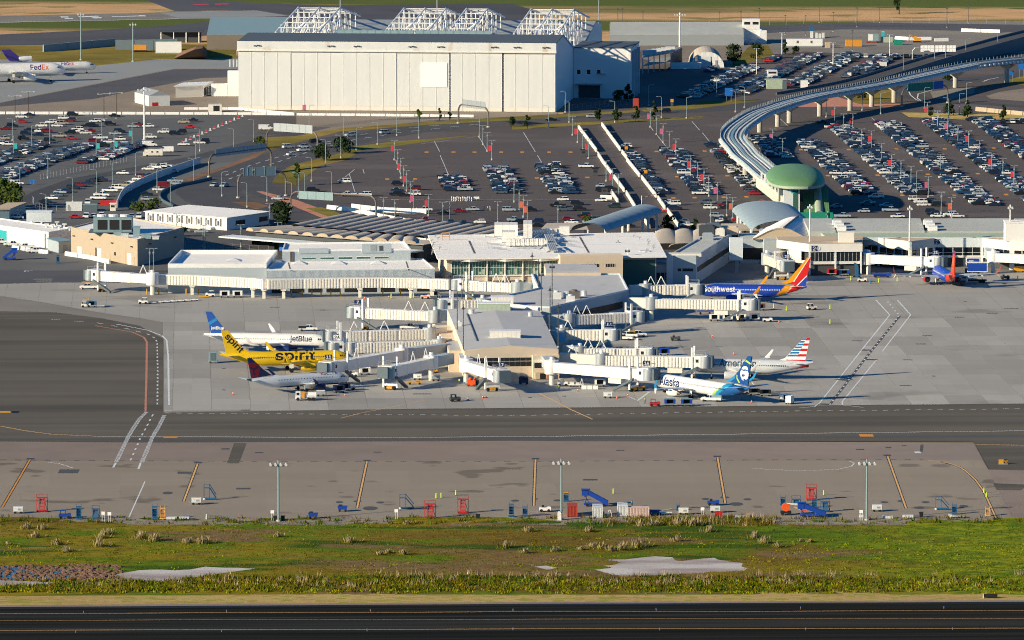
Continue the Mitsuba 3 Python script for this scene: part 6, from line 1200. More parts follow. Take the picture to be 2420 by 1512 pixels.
def carmesh(kind):
    L,w={'sedan':(4.8,1.82),'hatch':(4.3,1.8),'suv':(4.85,1.94),'pickup':(5.8,2.0),'van':(5.9,2.1),'minivan':(5.1,1.98)}[kind];h=L/2
    if kind=='sedan':low=[(-h,.35),(h-.1,.30),(h,.55),(h-.15,.78),(h-1.35,.96),(-h+.95,.99),(-h+.05,.90)];g0,g1,zb_,zr_=(-h+.75,h-1.25),(-h+1.45,h-2.15),.95,1.44
    elif kind=='hatch':low=[(-h,.35),(h-.1,.30),(h,.58),(h-.2,.82),(h-1.15,1.0),(-h+.3,1.04),(-h,.8)];g0,g1,zb_,zr_=(-h+.15,h-1.1),(-h+.65,h-1.95),1.0,1.5
    elif kind in('suv','minivan'):low=[(-h,.42),(h-.1,.38),(h,.7),(h-.15,.98),(h-1.25,1.14),(-h+.15,1.18),(-h,.9)];g0,g1,zb_,zr_=(-h+.1,h-1.15),(-h+.4,h-1.85),1.14,1.76
    elif kind=='pickup':low=[(-h,.5),(h-.1,.48),(h,.8),(h-.15,1.08),(h-1.4,1.2),(-h+.05,1.2),(-h,1.0)];g0,g1,zb_,zr_=(-.55,h-1.3),(-.35,h-2.0),1.18,1.84
    else:low=[(-h,.42),(h-.1,.4),(h,.8),(h-.3,1.15),(h-1.0,1.35),(h-1.7,2.25),(-h+.1,2.3),(-h,2.1)];g0,g1,zb_,zr_=(h-2.2,h-.95),(h-2.4,h-1.6),1.36,2.2
    body,glass,wh=MB(),MB(),[]
    n=len(low);a=np.array([[x,-w/2,z]for x,z in low]);b=np.array([[x,w/2,z]for x,z in low]);mid=[np.array([x,0,z])for x,z in low]
    c=np.array([low[0][0],0,.6]);i=np.arange(n);j=(i+1)%n
    body.add(np.vstack([a,b]),np.c_[i,j,j+n,i+n]);tri=trimesh.creation.triangulate_polygon(Polygon(low),engine='earcut')
    for y,fl in((-w/2,1),(w/2,-1)):body.add(np.c_[tri[0][:,0],np.full(len(tri[0]),y),tri[0][:,1]],tri[1]if fl==1 else tri[1][:,::-1])
    wi=.14
    if kind!='van':
        lo=np.array([[g0[0],-w/2+.06,zb_],[g0[1],-w/2+.06,zb_],[g0[1],w/2-.06,zb_],[g0[0],w/2-.06,zb_]]);hi=np.array([[g1[0],-w/2+.06+wi,zr_],[g1[1],-w/2+.06+wi,zr_],[g1[1],w/2-.06-wi,zr_],[g1[0],w/2-.06-wi,zr_]])
        glass.hexa(lo,hi);e=np.array([[-.12,-.05,0],[.14,-.05,0],[.14,.05,0],[-.12,.05,0]]);body.hexa(hi+e-[0,0,.02],hi+e*.6+[0,0,.07])
        for xb in({'sedan':(.1,),'hatch':(0,),'suv':(.35,-1.2),'minivan':(.4,-1.1),'pickup':(.45,)}[kind]):
            for sd in(-1,1):body.add(np.array([[xb-.06,sd*(w/2-.045),zb_],[xb+.06,sd*(w/2-.045),zb_],[xb+.04,sd*(w/2-.05-wi),zr_],[xb-.08,sd*(w/2-.05-wi),zr_]]),[[0,1,2],[0,2,3]])
    else:
        for sd in(-1,1):glass.box([h-1.75,sd*(w/2+.01),1.75],(1.0,.04,.55));
        glass.add(np.array([[h-.98,-w/2+.12,1.42],[h-.98,w/2-.12,1.42],[h-1.62,w/2-.2,2.2],[h-1.62,-w/2+.2,2.2]])+[.03,0,.02],[[0,1,2],[0,2,3]])
    if kind=='pickup':glass.box([-h+1.25,0,1.205],(2.1,w-.35,.03))
    r=.40 if kind in('pickup','suv','van')else.34
    for x in(-h+1.05,h-.95):
        for sd in(-1,1):wh.append((x,sd*(w/2-.12)))
    return body.get(),glass.get(),wh,r,L,w
COL={'white':(.78,.78,.77),'silver':(.36,.42,.47),'grey':(.08,.11,.14),'black':(.010,.012,.016),'navy':(.008,.022,.06),'dark blue':(.012,.05,.13),'red':(.42,.015,.02),'dark red':(.16,.008,.016),'tan':(.42,.35,.27),'blue':(.015,.06,.38),'orange':(.65,.13,.03),'dark green':(.012,.035,.03),'cream':(.62,.57,.44)}
KIND={k:carmesh(k)for k in('sedan','hatch','suv','pickup','van','minivan')}
CARBODY={}
def car_ply(kind,colour):
    if(kind,colour)not in CARBODY:
        v,f=KIND[kind][0];CARBODY[kind,colour]=mikit.ply((v,f),'m_painted',color=np.tile(COL[colour],(len(v),1)))
    return CARBODY[kind,colour]
CARGLASS={k:mikit.ply(KIND[k][1],'m_car_glass')for k in KIND}
WHEELS={r:mikit.ply(MB().tube([0,-.12,r],[0,.12,r],r,n=9).get(),'m_rubber')for r in(.34,.40)}
CARS=[]
def car(p,yaw,kind,colour,where):CARS.append((float(p[0]),float(p[1]),yaw,kind,colour,where))
MIXC=['white']*20+['silver']*11+['grey']*18+['black']*20+['navy']*15+['dark blue']*13+['red']*2+['dark red']*3
MIXK=['sedan']*34+['hatch']*10+['suv']*36+['pickup']*14+['minivan']*6
def rcar():return rng.choice(MIXK),rng.choice(MIXC)
def row(xref,segs,where,cols=2,yref=415,dirn=A_U,col0=0):
    e,v=np.array([math.cos(dirn),math.sin(dirn)]),np.array([-math.sin(dirn),math.cos(dirn)]);p0=W(xref,yref)[:2]
    for c in range(col0,col0+cols):
        base=p0+e*(2.5+5.25*c)
        for ya,yb,occ in segs:
            lens=[((W(1209.5,y)[1]-base[1])/v[1])for y in(yb,ya)];t=lens[0]
            while t<lens[1]:
                if rng.random()<occ:
                    k_,c_=rcar();p=base+v*(t+rng.uniform(-.12,.12))+e*rng.uniform(-.35,.35)
                    car(p,dirn+(math.pi if rng.random()<(.35 if c==0 else.65)else 0)+rng.uniform(-.03,.03),k_,c_,where)
                t+=3.25+rng.random()*.3
RL,ML='right car park','middle car park'
for i,(x,segs)in enumerate(((1852,[(324,374,.93)]),(1960,[(338,352,.9),(358,412.5,.96),(421,461,.96)]),(2079,[(303,352,.93),(358,412.5,.97),(421,461,.96)]),(2208,[(292,352,.9),(358,412.5,.97),(421,461,.93),(468,487,.85)]),(2337,[(286,352,.95),(358,412.5,.97),(421,461,.95),(470,512,.8)]),(2466,[(285,352,.95),(358,413,.97)]),(2594,[(285,352,.95)]))):
    row(x,segs,f'the {ORD[i + 1]} row of the right car park')
for i,(x,segs,c,o)in enumerate(((1272,[(393,413,.85),(420,459,1.)],2,0),(1601,[(357,412.5,.82),(420,461,.97)],2,0),(1724,[(342,352,.6),(357,413,.85),(420,461,.85)],2,0),(1513,[(366,412.5,.93),(420,460,.97)],1,0),(1147,[(400,413,.7),(420,458,.9)],2,0),(1032,[(420,452,.8)],2,0))):
    row(x,segs,('the row left of the exit lane','the double row right of the exit lane','the row beside the guideway columns','the single row by the exit lane','the second row left of the exit lane','the leftmost busy middle row')[i],c,col0=o)
def listed(txt,t,where,yaw=None):
    for it in txt.split(';'):
        x,y,k_,c_=it.split(',');c_=c_.strip();p=q(t,float(x),float(y));car(p,(A_U if yaw is None else yaw)+(math.pi if rng.random()<.5 else 0)+rng.uniform(-.06,.06),k_.strip(),c_,where)
listed('832,220,suv,white;875,345,pickup,white;1030,345,suv,white;540,302,suv,black;540,347,sedan,navy;1340,242,suv,black;1320,338,suv,black;1395,345,sedan,black;1500,285,suv,dark red;1495,340,suv,white;1590,488,pickup,white;1770,518,sedan,black;1925,497,sedan,dark red;2045,482,sedan,silver;2390,488,suv,silver;1335,300,sedan,navy',5,'the middle car park')
listed('1610,588,pickup,dark red;1830,612,pickup,dark blue;1955,622,pickup,navy;2115,602,hatch,white',5,'the kerb behind the vaulted roofs')
listed('700,78,pickup,white;855,262,sedan,silver;850,302,suv,black;930,290,suv,black;480,388,hatch,white;430,445,pickup,black;490,485,suv,grey;615,428,suv,black;640,480,suv,black;965,452,suv,dark green;840,397,hatch,white;30,585,pickup,silver;170,488,suv,black',6,'the middle car park by the ticket island')
listed('235,600,suv,navy;240,635,sedan,black;60,605,suv,black;530,578,hatch,dark red;560,604,sedan,white;680,545,suv,black;730,598,sedan,silver;715,560,sedan,red;765,580,suv,grey',6,'the kerb by the blue vaulted walkway')
listed('1495,412,sedan,white;1530,430,suv,white;1545,473,suv,navy;1830,418,suv,grey;1875,468,suv,white;2005,440,suv,dark red;2030,462,sedan,black;2350,420,sedan,red;2365,442,sedan,dark blue',6,'the front of the middle car park')
listed('1640,595,sedan,grey;1650,628,sedan,white;1935,545,suv,silver;1970,575,sedan,black;1985,592,sedan,white;2015,608,sedan,black;2140,582,suv,red;2170,604,sedan,grey;1400,496,sedan,red;1100,640,sedan,black',6,'the kerb by the domed vaults')
listed('1020,366,pickup,white;945,432,pickup,grey;1115,445,sedan,silver;1155,492,pickup,silver;905,500,hatch,silver;640,455,sedan,silver;705,548,pickup,silver;1225,548,sedan,white',7,'the shade of the green roofed station')
listed('1390,388,suv,white;1440,412,suv,white;1470,438,sedan,white;1560,405,suv,grey;1612,440,suv,black;1550,505,suv,black;1560,525,sedan,black;1600,545,sedan,white;1720,533,suv,white;1790,545,sedan,white',7,'the kerb of the second terminal')
LLOT='the left car park'
listed('340,218,suv,white;480,184,sedan,navy;370,294,hatch,red;85,404,sedan,dark red;200,362,suv,black;665,362,suv,white;920,358,sedan,white;820,304,suv,white;1010,324,suv,tan;1030,238,suv,white;1140,272,suv,dark red;1170,180,suv,black;1850,197,sedan,black;1530,284,sedan,white;1600,276,sedan,white;1400,354,sedan,black;1500,358,suv,black;1780,334,suv,black;1200,444,sedan,white;1250,420,suv,white;1380,472,sedan,white;1450,442,sedan,dark red;480,428,sedan,black;650,450,suv,white;760,450,suv,dark red;420,490,suv,navy;610,502,sedan,navy;960,528,pickup,tan;1130,474,suv,black;1165,558,sedan,red;2150,368,sedan,silver;2240,334,sedan,dark red;2390,362,sedan,white;1860,484,sedan,silver;1930,452,suv,black;1930,574,sedan,white;1620,558,pickup,white;1520,614,suv,dark red;1760,618,sedan,white;1680,678,suv,black;60,560,sedan,tan;380,570,suv,black;800,600,suv,black;640,648,pickup,white;900,670,suv,grey;130,655,sedan,white','L',LLOT)
listed('1735,1168,suv,tan;1820,1150,sedan,black;1795,1215,sedan,red;1545,1262,suv,white;1650,1278,suv,black;1710,1262,suv,black;1735,1378,sedan,white;1885,1362,sedan,white;1925,1352,suv,black;1425,1310,suv,white',0,'the sparse right end of the left car park')
lpoly=Polygon(gp([('L',-700,560),('L',0,590),('L',900,690),('L',1500,660),('L',2300,640),('L',2330,790),('L',1480,930),('L',1000,1000),('L',760,1090),('L',560,1150),('L',240,1235),('L',-700,1260)])).buffer(0)
la=-math.radians(8.6);e,v=np.array([math.cos(la),math.sin(la)]),np.array([-math.sin(la),math.cos(la)]);c0=W(0,330)[:2]
for iu in range(-8,12):
    for c in range(2):
        t=-190.
        while t<190:
            p=c0+e*(iu*18.6+c*5.3)+v*t
            if lpoly.contains(Point(*p))and rng.random()<(.97 if t<20 else.75)*(.55+.9*(math.sin(iu*1.7+t*.045)>-.55)):
                k_,c_=rcar();car(p,la+rng.choice((0,math.pi))+rng.uniform(-.04,.04),k_,c_,LLOT)
            t+=3.2
listed('430,408,sedan,black;440,445,sedan,navy;490,375,sedan,white;540,345,sedan,grey;570,318,sedan,silver;630,308,sedan,navy;690,278,suv,black;760,255,suv,dark red;835,232,sedan,navy;870,208,sedan,black;955,204,suv,black;930,378,pickup,white;960,348,pickup,white;1040,306,pickup,white;1115,280,suv,white;1190,256,pickup,tan;1262,222,sedan,white;1322,200,pickup,white;1345,172,suv,dark red;1425,162,sedan,navy;1400,98,sedan,white;1470,84,suv,white;1520,74,sedan,white;1572,68,sedan,white;1160,138,sedan,white',4,'the small walled lot at the left',-math.radians(8.6))
listed('1630,124,sedan,white;1655,218,pickup,silver;1560,262,van,dark red;1660,238,sedan,silver;1500,294,sedan,white;1385,338,sedan,black;1390,384,sedan,silver;715,556,sedan,red;1290,598,pickup,silver;1730,684,sedan,silver;1900,692,sedan,silver;1560,682,sedan,black;75,215,suv,white;150,240,pickup,white',4,'the yard behind the beige building')
listed('815,550,suv,white;885,544,sedan,white;960,547,suv,white;1245,548,sedan,silver;1313,552,suv,white;828,420,suv,white',4,'the yard behind the cooling tower',math.pi/2)
listed('115,818,pickup,white;335,880,pickup,white;250,842,pickup,white;0,795,pickup,white;160,560,suv,white',4,'the foot of the white flat building')
listed('305,1404,suv,white;455,1394,sedan,silver;445,1434,suv,white;345,1474,sedan,white;560,1354,suv,black;895,1292,suv,silver;1225,1268,suv,silver;800,1346,sedan,grey',1,'the loop road',math.radians(30))
listed('370,1144,sedan,black;760,1112,sedan,silver;1445,1066,suv,black',2,'the loop road past the hangar',math.radians(12))
listed('2025,252,sedan,silver;2120,256,sedan,silver',4,'the loop road bend',math.radians(70));listed('210,380,sedan,silver',5,'the inner lane of the loop road',math.radians(-20))
listed('510,1168,sedan,black;700,1184,suv,black;602,1216,pickup,white;1610,1132,sedan,white;1920,1144,suv,navy',3,'the far edge of the right car park')
listed('1740,545,sedan,grey;1630,595,sedan,black;1440,625,suv,black',3,'the road ramp',math.radians(25))if 0 else None
listed('1075,1398,suv,white;1095,1412,sedan,black;1160,1505,suv,white',2,'the right exit lane wall');listed('95,1232,van,white',1,'the loop road gantry by the hangar');listed('1570,1440,van,white;1415,1388,van,white',0,'the end of the left car park')
listed('1060,635,van,white',3,'the far car park')
blot=[Polygon(gp([(2,1490,930),(2,1560,880),(2,1900,650),(2,2419,640),(2,2419,860),(2,2050,930)])),Polygon(gp([(3,0,545),(3,700,520),(3,1300,545),(3,1250,650),(3,700,740),(3,300,810),(3,0,840)]))]
la=-math.radians(10.);e,v=np.array([math.cos(la),math.sin(la)]),np.array([-math.sin(la),math.cos(la)]);c0=W(1814,180)[:2]
for iu in range(-14,14):
    for c in range(2):
        t=-200.
        while t<260:
            p=c0+e*(iu*17.5+c*5.3)+v*t
            if any(b_.contains(Point(*p))for b_ in blot)and rng.random()<.82:k_,c_=rcar();car(p,la+rng.choice((0,math.pi)),k_,c_,'far')
            t+=2.8
for i in range(34):p=q(3,1010+(i-17)*26+250,548-.0*i);car(p,math.pi/2,*rcar(),'far')if i%5 else None
for i in range(14):car(q(3,2090+i*44,1168),math.pi/2,*rcar(),'far')
H_,W_=1280,2048;ids=np.full((H_,W_),-1,np.int32);KX=2048/2419
order=sorted(range(len(CARS)),key=lambda i:-CARS[i][1]);scr={}
for i in order:
    x,y,yw,k_,c_,wh_=CARS[i];L,w=KIND[k_][4:6];hx=(abs(math.cos(yw))*L+abs(math.sin(yw))*w)/2;px0,py0=proj((x-hx,y,0));px1,py1=proj((x+hx,y,1.6))
    a,b_,c2,d2=int(px0*KX),int(px1*KX)+1,int(py1*KX),int(py0*KX)+1
    if b_>0 and a<W_ and c2<H_:ids[max(c2,0):max(d2,0),max(a,0):max(b_,0)]=i;scr[i]=(px0+px1)/2
cnt=np.bincount(ids[ids>=0],minlength=len(CARS));pick=sorted([i for i in range(len(CARS))if CARS[i][5]!='far' and i in scr and 0<scr[i]<2419],key=lambda i:-cnt[i])[:300];pk=set(pick)
NAMEK={'sedan':'sedan','hatch':'hatchback','suv':'SUV','pickup':'pickup','van':'van','minivan':'minivan'}
seen={}
for i in sorted(pick,key=lambda i:(CARS[i][5],CARS[i][1])):
    x,y,yw,k_,c_,wh_=CARS[i];seen.setdefault((c_,k_,wh_),[]).append(i)
for(c_,k_,wh_),grp in seen.items():
    for n_,i in enumerate(grp):
        x,y,yw=CARS[i][:3];road='road' in wh_ and 'the kerb' not in wh_
        lb=(f"{ordinal(n_ + 1)} nearest " if len(grp)>1 else '')+f"{c_} {NAMEK[k_]} {'driving on' if wh_.startswith('the loop') or wh_.startswith('the inner') else 'parked in' if 'row' in wh_ or 'lot' in wh_ or 'park' in wh_ else 'parked at'} {wh_}"
        key=thing('parked_car' if not wh_.startswith('the loop')else 'passing_car',lb,'car' if k_ not in('pickup','van')else{'pickup':'pickup truck','van':'van'}[k_],'cars in the car parks and roads')
        tw=at((x,y,.09),yw);part(key,'body',car_ply(k_,c_),None,tw=tw);part(key,'windows',CARGLASS[k_],None,tw=tw)
        _,_,wh2,r,_,_=KIND[k_]
        for wx,wy in wh2:part(key,'wheel',WHEELS[r],None,tw=tw@T().translate([wx,wy,0]))
VV,FF,CC=[],[],[];n_=0
WH1=MB().tube([0,-.12,.36],[0,.12,.36],.36,n=6,cap=True).get()
for i,(x,y,yw,k_,c_,wh_)in enumerate(CARS):
    if i in pk:continue
    cy_,sy_=math.cos(yw),math.sin(yw);R_=np.array([[cy_,sy_,0],[-sy_,cy_,0],[0,0,1]])
    for(v_,f_),col in((KIND[k_][0],COL[c_]),(KIND[k_][1],(.012,.018,.026))):VV.append(v_@R_+[x,y,.09]);FF.append(f_+n_);CC.append(np.tile(col,(len(v_),1)));n_+=len(v_)
    for wx,wy in KIND[k_][2]:
        v_,f_=WH1;VV.append((v_+[wx,wy,0])@R_+[x,y,.09]);FF.append(f_+n_);CC.append(np.tile((.012,.012,.013),(len(v_),1)));n_+=len(v_)
solo('parked_cars','mass of parked cars filling the far car parks','cars',(np.vstack(VV),np.vstack(FF)),'painted',kind='stuff',color=np.vstack(CC))
k=thing('motorhome','cream motorhome at the end of the left car park','motorhome');p=q(0,1455,1480);part(k,'body',MB().box(p+[.6,0,1.75],(5.6,2.3,2.3)).box(p+[-3.2,0,1.1],(2.0,2.1,1.4)),'cream_paint');part(k,'cab_bunk',MB().box(p+[-2.8,0,2.3],(1.6,2.2,.9)),'cream_paint');part(k,'window',MB().box(p+[-.6,-1.17,1.9],(.8,.06,.6)),'black');part(k,'window',MB().box(p+[1.4,-1.17,1.9],(.9,.06,.6)),'black');part(k,'stripe',MB().box(p+[.6,-1.17,1.1],(5.4,.05,.18)),'tan_panel')
for x in(-2.6,2):part(k,'wheel',MB().tube(p+[x,-1.15,.42],p+[x,-.8,.42],.42,n=9),'rubber')
def oneof(pre):return pre
lamp_n={}
LAMPS=[]
def lamps(zone,txt):
    for it in txt.split(';'):
        f=it.split(',');LAMPS.append((zone,f[0].strip(),float(f[1]),float(f[2]),f[3].strip(),f[4].strip()if len(f)>4 else ''))
lamps('along the loop road','1,1147,1372,s;1,950,1422,s;1,803,1497,s;1,660,1540,s;1,1540,1310,s;1,1330,1287,s;1,825,1312,s;1,503,1202,s;2,345,1207,s;2,540,1162,s;2,503,1068,s;2,972,1162,s;2,1650,1122,s;2,1413,1117,s;2,1292,1002,s;2,1932,917,s;2,2112,1062,s;2,2197,1022,s;4,1832,212,s;4,2097,345,s;4,2335,452,s;5,460,352,s;5,525,205,s;5,400,355,s;5,335,445,s;5,105,392,s;5,655,65,s;4,1610,422,s;4,1485,312,s')
lamps('in the middle car park','1,1308,1515,d,red;1,2110,1300,d;1,2145,1372,d;1,2185,1437,d;1,2228,1515,d,red;2,572,1282,d;2,620,1352,d,red;2,670,1422,d;2,722,1502,d,red;2,1307,1207,d,pink;2,1365,1277,d;2,1428,1352,d,pink;2,1487,1427,d;2,1550,1502,d,red;5,1340,95,d;5,1368,178,d,red;5,1395,252,d;5,1422,300,d,red;5,1460,402,d;5,1490,487,d,pink;5,1630,532,d,red;5,1205,562,d;5,1313,582,d;5,1765,607,d;5,1833,602,d;5,715,342,s;5,2285,602,d;5,2355,262,d;6,20,402,d;6,68,487,d;6,108,545,d,orange;6,145,592,d,orange;6,435,642,d;6,890,205,d;6,950,282,d,red;6,1005,332,d;6,1690,152,d,red;6,1755,217,d;6,1815,282,d,red;6,1860,347,d;6,1940,412,d,pink;6,2030,532,d;6,2085,562,d,orange;6,1880,607,d')
lamps('in the right car park','R,300,212,d;R,450,205,d,red;R,593,462,d;R,748,495,d,red;R,907,702,d;R,1070,892,d,red;R,1225,982,d;R,1387,1082,d;R,1475,1212,s;R,1665,1252,d,pink;R,1875,1512,d;R,1815,175,d;R,1985,285,d,red;R,2147,402,d;R,2320,492,d,red;R,1863,882,d;3,45,1405,d,pink;3,137,1495,d;3,1505,1142,d,red;3,1600,1222,d;3,1700,1302,d,pink;3,1795,1372,d;3,1895,1425,d,red;3,2000,1515,d;3,630,1172,d,red;3,715,1257,d;7,1637,517,d;7,1735,562,d,orange;7,2115,132,d,red;7,2220,182,d;7,2325,252,d,red')
lamps('by the guideway junction','3,1065,1082,s;3,1705,1130,s;3,1480,1027,s;3,1807,1087,s;3,1875,982,s;3,890,1047,s;3,550,1112,s;3,1870,552,s;3,2168,492,s;3,1280,692,s')
lamps('in the left car park','0,118,1332,s;0,300,1402,s;0,473,1362,s;0,1080,1472,s,teal;0,965,1332,s;0,1250,1372,s,teal;0,910,1492,s,teal;0,130,1492,s,teal;0,2398,1342,s;0,1888,1432,s;0,2210,1432,s;0,1850,1515,s;4,437,562,s;4,455,175,s;4,190,302,s;4,912,322,s;4,688,402,s;4,1062,252,s;4,1285,152,s')
lamps('around the baggage buildings','4,1670,718,d;4,1718,738,d;4,1920,832,d;4,2277,828,d;4,1415,1062,d;4,1450,1062,d;5,208,805,d;5,628,800,d;5,127,622,d;5,1535,885,d;4,2395,1252,d;4,1938,834,d')
lamps('on wooden poles by the cargo wall','0,143,1152,w;0,268,1112,w;0,1100,1122,w;0,983,1132,w')
lamps('at the upper right yard','2,1000,268,b;2,1045,265,b;2,1237,295,b;2,1960,300,b;2,2163,292,b;2,2335,262,b;3,485,215,b;3,355,335,b;3,163,332,b;3,840,258,b;3,617,302,b;3,1055,218,b;3,798,482,b;3,1690,262,b;3,1895,222,b;3,132,545,m;3,1150,565,m;3,615,645,m;2,2310,705,m')
BAN={'red':'red_banner','pink':'pink_banner','orange':'orange_banner','teal':'teal_banner'}
LH={'d':7.6,'s':8.5,'w':10.5,'b':9.5,'m':11.5}
def lamp_meshes(kind):
    h=LH[kind];P_,A_,B_=MB(),MB(),MB();r=.16 if kind!='m' else.25
    P_.tube([0,0,.3],[0,0,h],r,r*.7,n=6)
    if kind in('d','w'):
        w=.95 if kind=='d' else 2.4
        A_.tube([-w,0,h],[w,0,h+(.1 if kind=='d' else.2)],.07,n=4)
        for s_ in(-1,1):A_.box([s_*w,0,h+.12],(.75,.35,.16))
        if kind=='d':A_.box([0,-.1,h-1.2],(.5,.4,.5))
    elif kind=='s':A_.path([[0,0,h],[.25,0,h+.3],[1.6,0,h+.5]],.08,4);A_.box([1.8,0,h+.5],(.8,.3,.16))
    elif kind=='b':A_.box([0,-.2,h],(.9,.7,.35))
    else:
        A_.box([0,0,h],(2.2,.2,.15))
        for x in(-1,0,1):A_.box([x,-.25,h+.15],(.55,.5,.4))
    B_.tube([0,0,0],[0,0,.75 if kind in('d','s')else.4],.32,n=7)
    return[mikit.ply(x.get(),'m_'+m)for x,m in((P_,'pole_blue' if kind in 'ds' else('bark' if kind=='w' else('dark_grey' if kind=='b' else 'white_paint'))),(A_,'steel' if kind in 'dsm' else 'cream_paint' if kind=='w' else 'dark_grey'),(B_,'concrete_pier'))]
LM={k:lamp_meshes(k)for k in LH}
BANM={c:mikit.ply(MB().box([-.75,0,4.6],(1.15,.06,2.2)).get(),'m_'+m)for c,m in BAN.items()}
byz={}
for l in LAMPS:byz.setdefault((l[0],l[4],l[5]),[]).append(l)
WORD={'d':'twin armed','s':'single armed','w':'wide armed','b':'dark floodlight','m':'tall white floodlight'}
for(zone,kind,ban),ls in byz.items():
    ls.sort(key=lambda l:D(int(l[1])if l[1].isdigit()else l[1],l[2],l[3])[0])
    for i,l in enumerate(ls):
        p=q(int(l[1])if l[1].isdigit()else l[1],l[2],l[3]);lb=f"{WORD[kind]} lamp post {'with ' + ban + ' banner ' if ban else ''}{zone}"+(f', {ordinal(i + 1)} from the left' if len(ls)>1 else '')
        k=thing('lamp_post',lb,'lamp post','lamp posts of the car parks and roads');tw=at(p,0 if kind!='s' else rng.choice((0,math.pi)));mm=LM[kind]
        part(k,'pole',mm[0],None,tw=tw);part(k,'lamp_head',mm[1],None,tw=tw);part(k,'base',mm[2],None,tw=tw)
        if ban:part(k,'banner',BANM[ban],None,tw=tw,label=f'{ban} banner')
def mast(label,p,h,heads,z0=0.,m='steel',r=.22,arm=2.1,group=None,dark=False):
    k=thing('light_mast',label,'light mast',group);p=np.array(p)+[0,0,z0];part(k,'pole',MB().tube(p,p+[0,0,h],r,r*.75,n=8),m)
    if heads:
        part(k,'crossbar',MB().box(p+[0,-.1,h-1.2],(arm*2+.3,.2,.18)),m)
        for i in range(heads):
            x=-arm+2*arm*i/max(1,heads-1)if heads>1 else 0;part(k,'floodlight',MB().tube(p+[x,-.7,h-1.1],p+[x,-.05,h-.8],.36,.22,n=9),'dark_grey' if dark else 'white_paint')
    part(k,'base',MB().tube(p,p+[0,0,.4],r*2,n=8),'concrete_pier');return k
for t,x,y,w in((13,213,392,'left'),(14,465,377,'middle'),(15,933,382,'right')):
    k=mast(f'tall grey floodlight mast at the grass edge, {w} of the three',q(t,x,y),14.8,4,m='pole_blue',r=.27,arm=1.85,group='floodlight masts along the near apron');part(k,'beacon',MB().tube(q(t,x,y)+[0,0,14.8],q(t,x,y)+[0,0,15.2],.1,n=6),'red_paint')
mast('white high mast with a crown of floodlights in the left car park',q(0,1365,1325),21,4,m='white_paint',r=.42,arm=2.4);mast('teal grey high mast left of two behind the cargo jets',q(0,765,568),22,3,m='pole_blue',r=.34,arm=1.2);mast('teal grey high mast right of two by the cargo apron corner',q(0,1258,583),18,3,m='pole_blue',r=.34,arm=1.2);mast('white high mast rising before the long warehouse',q(2,1585,562),21.5,5,m='white_paint',r=.5,arm=2.4)
for i,(x,y,zt,lb)in enumerate(((395,790,12.8,'tall cream mast at the gate 20 corner'),(1338,775,11.8,'tall cream mast between gates 20 and 21'),(2288,765,11.8,'tall cream mast at the right end of the second terminal'))):mast(lb,q(7,x,y,9.3),zt,2,0,'cream_paint',.3,.6)
for i,(x,y,h,lb)in enumerate(((335,1098,13,'black mast at the left front corner of the pier roof'),(263,868,11.5,'thin black mast on the left slope of the pier'),(1358,868,13,'black mast at the right edge of the pier roof'),(1455,1062,12.5,'black mast at the right front corner of the pier'),(1255,640,12,'black mast between the two pier blocks'),(1383,585,13,'black twin light mast by the rear pier wall'),(1220,370,9,'thin mast at the back of the pier'),(1147,205,7,'thin mast where pier meets hall'))):mast(lb,q('p',x,y,8.2),h,2 if i in(4,5)else 1,0,'dark_grey',.15,.5,dark=True)
for t,x,y,h,lb,m in(('p',185,680,13,'dark mast in front of the ribbed bridge left of the pier','dark_grey'),('p',318,560,13.5,'twin headed mast before the green glass front','dark_grey'),(6,1090,1200,12.5,'white floodlight mast before the link wing','white_paint'),(6,1003,1080,11,'thin dark mast at the corner of the terminal hall','dark_grey'),(7,563,590,4,'short post by the teal station wall','steel')):mast(lb,q(t,x,y),h,2 if m!='steel' else 1,0,m,.16,.5,dark=True)
def leafmesh(h,r,shape,n,c0,c1):
    b,cols=[],[];rr=np.random.default_rng(int(h*1000+r*77+n));cl=[]
    for i in range(max(5,int(n/45))):
        t=rr.random();a=rr.random()*6.283;z=h*(.22+.75*t);w=r*{'cone':(1-t)*.95+.05,'round':math.sin(math.pi*(.15+.8*t)),'col':.6*math.sin(math.pi*(.1+.85*t))+.15}[shape]
        cl.append((w*.6*math.cos(a),w*.6*math.sin(a),z,max(.3,w*.55)))
    V,F,C,k=[],[],[],0
    for i in range(n):
        c=cl[rr.integers(len(cl))];d=rr.normal(size=3);d/=np.linalg.norm(d);p=np.array(c[:3])+d*c[3]*(.5+.6*rr.random());s=.16+.24*rr.random()*(1+h/12)
        u=rr.normal(size=3);u/=np.linalg.norm(u);v=np.cross(u,d);v/=np.linalg.norm(v)+1e-9
        V+=[p-u*s-v*s*.6,p+u*s-v*s*.6,p+u*s*.5+v*s,p-u*s*.6+v*s*.8];F+=[[k,k+1,k+2],[k,k+2,k+3]];k+=4
        m=rr.random();C+=[np.array(c0)*(1-m)+np.array(c1)*m]*4
    return np.array(V),np.array(F),np.array(C)
def tree(label,t,x,y,h,r,shape='round',n=420,dark=True,name='tree',cat='tree'):
    k=thing(name,label,cat);p=q(t,x,y);c0,c1=((.012,.026,.012),(.035,.060,.018))if dark else((.030,.055,.010),(.085,.120,.020))
    tr=MB().tube(p,p+[0,0,h*.45],.05*h**.7+.06,.03*h**.6,n=6)
    for a in range(4):tr.tube(p+[0,0,h*.3],p+[r*.45*math.cos(a*1.57+h),r*.45*math.sin(a*1.57+h),h*.65],.06,.03,n=4)
    part(k,'trunk',tr,'bark');V,F,C=leafmesh(h,r,shape,n,c0,c1);part(k,'crown',(V+p,F),'leafy',color=C);return k
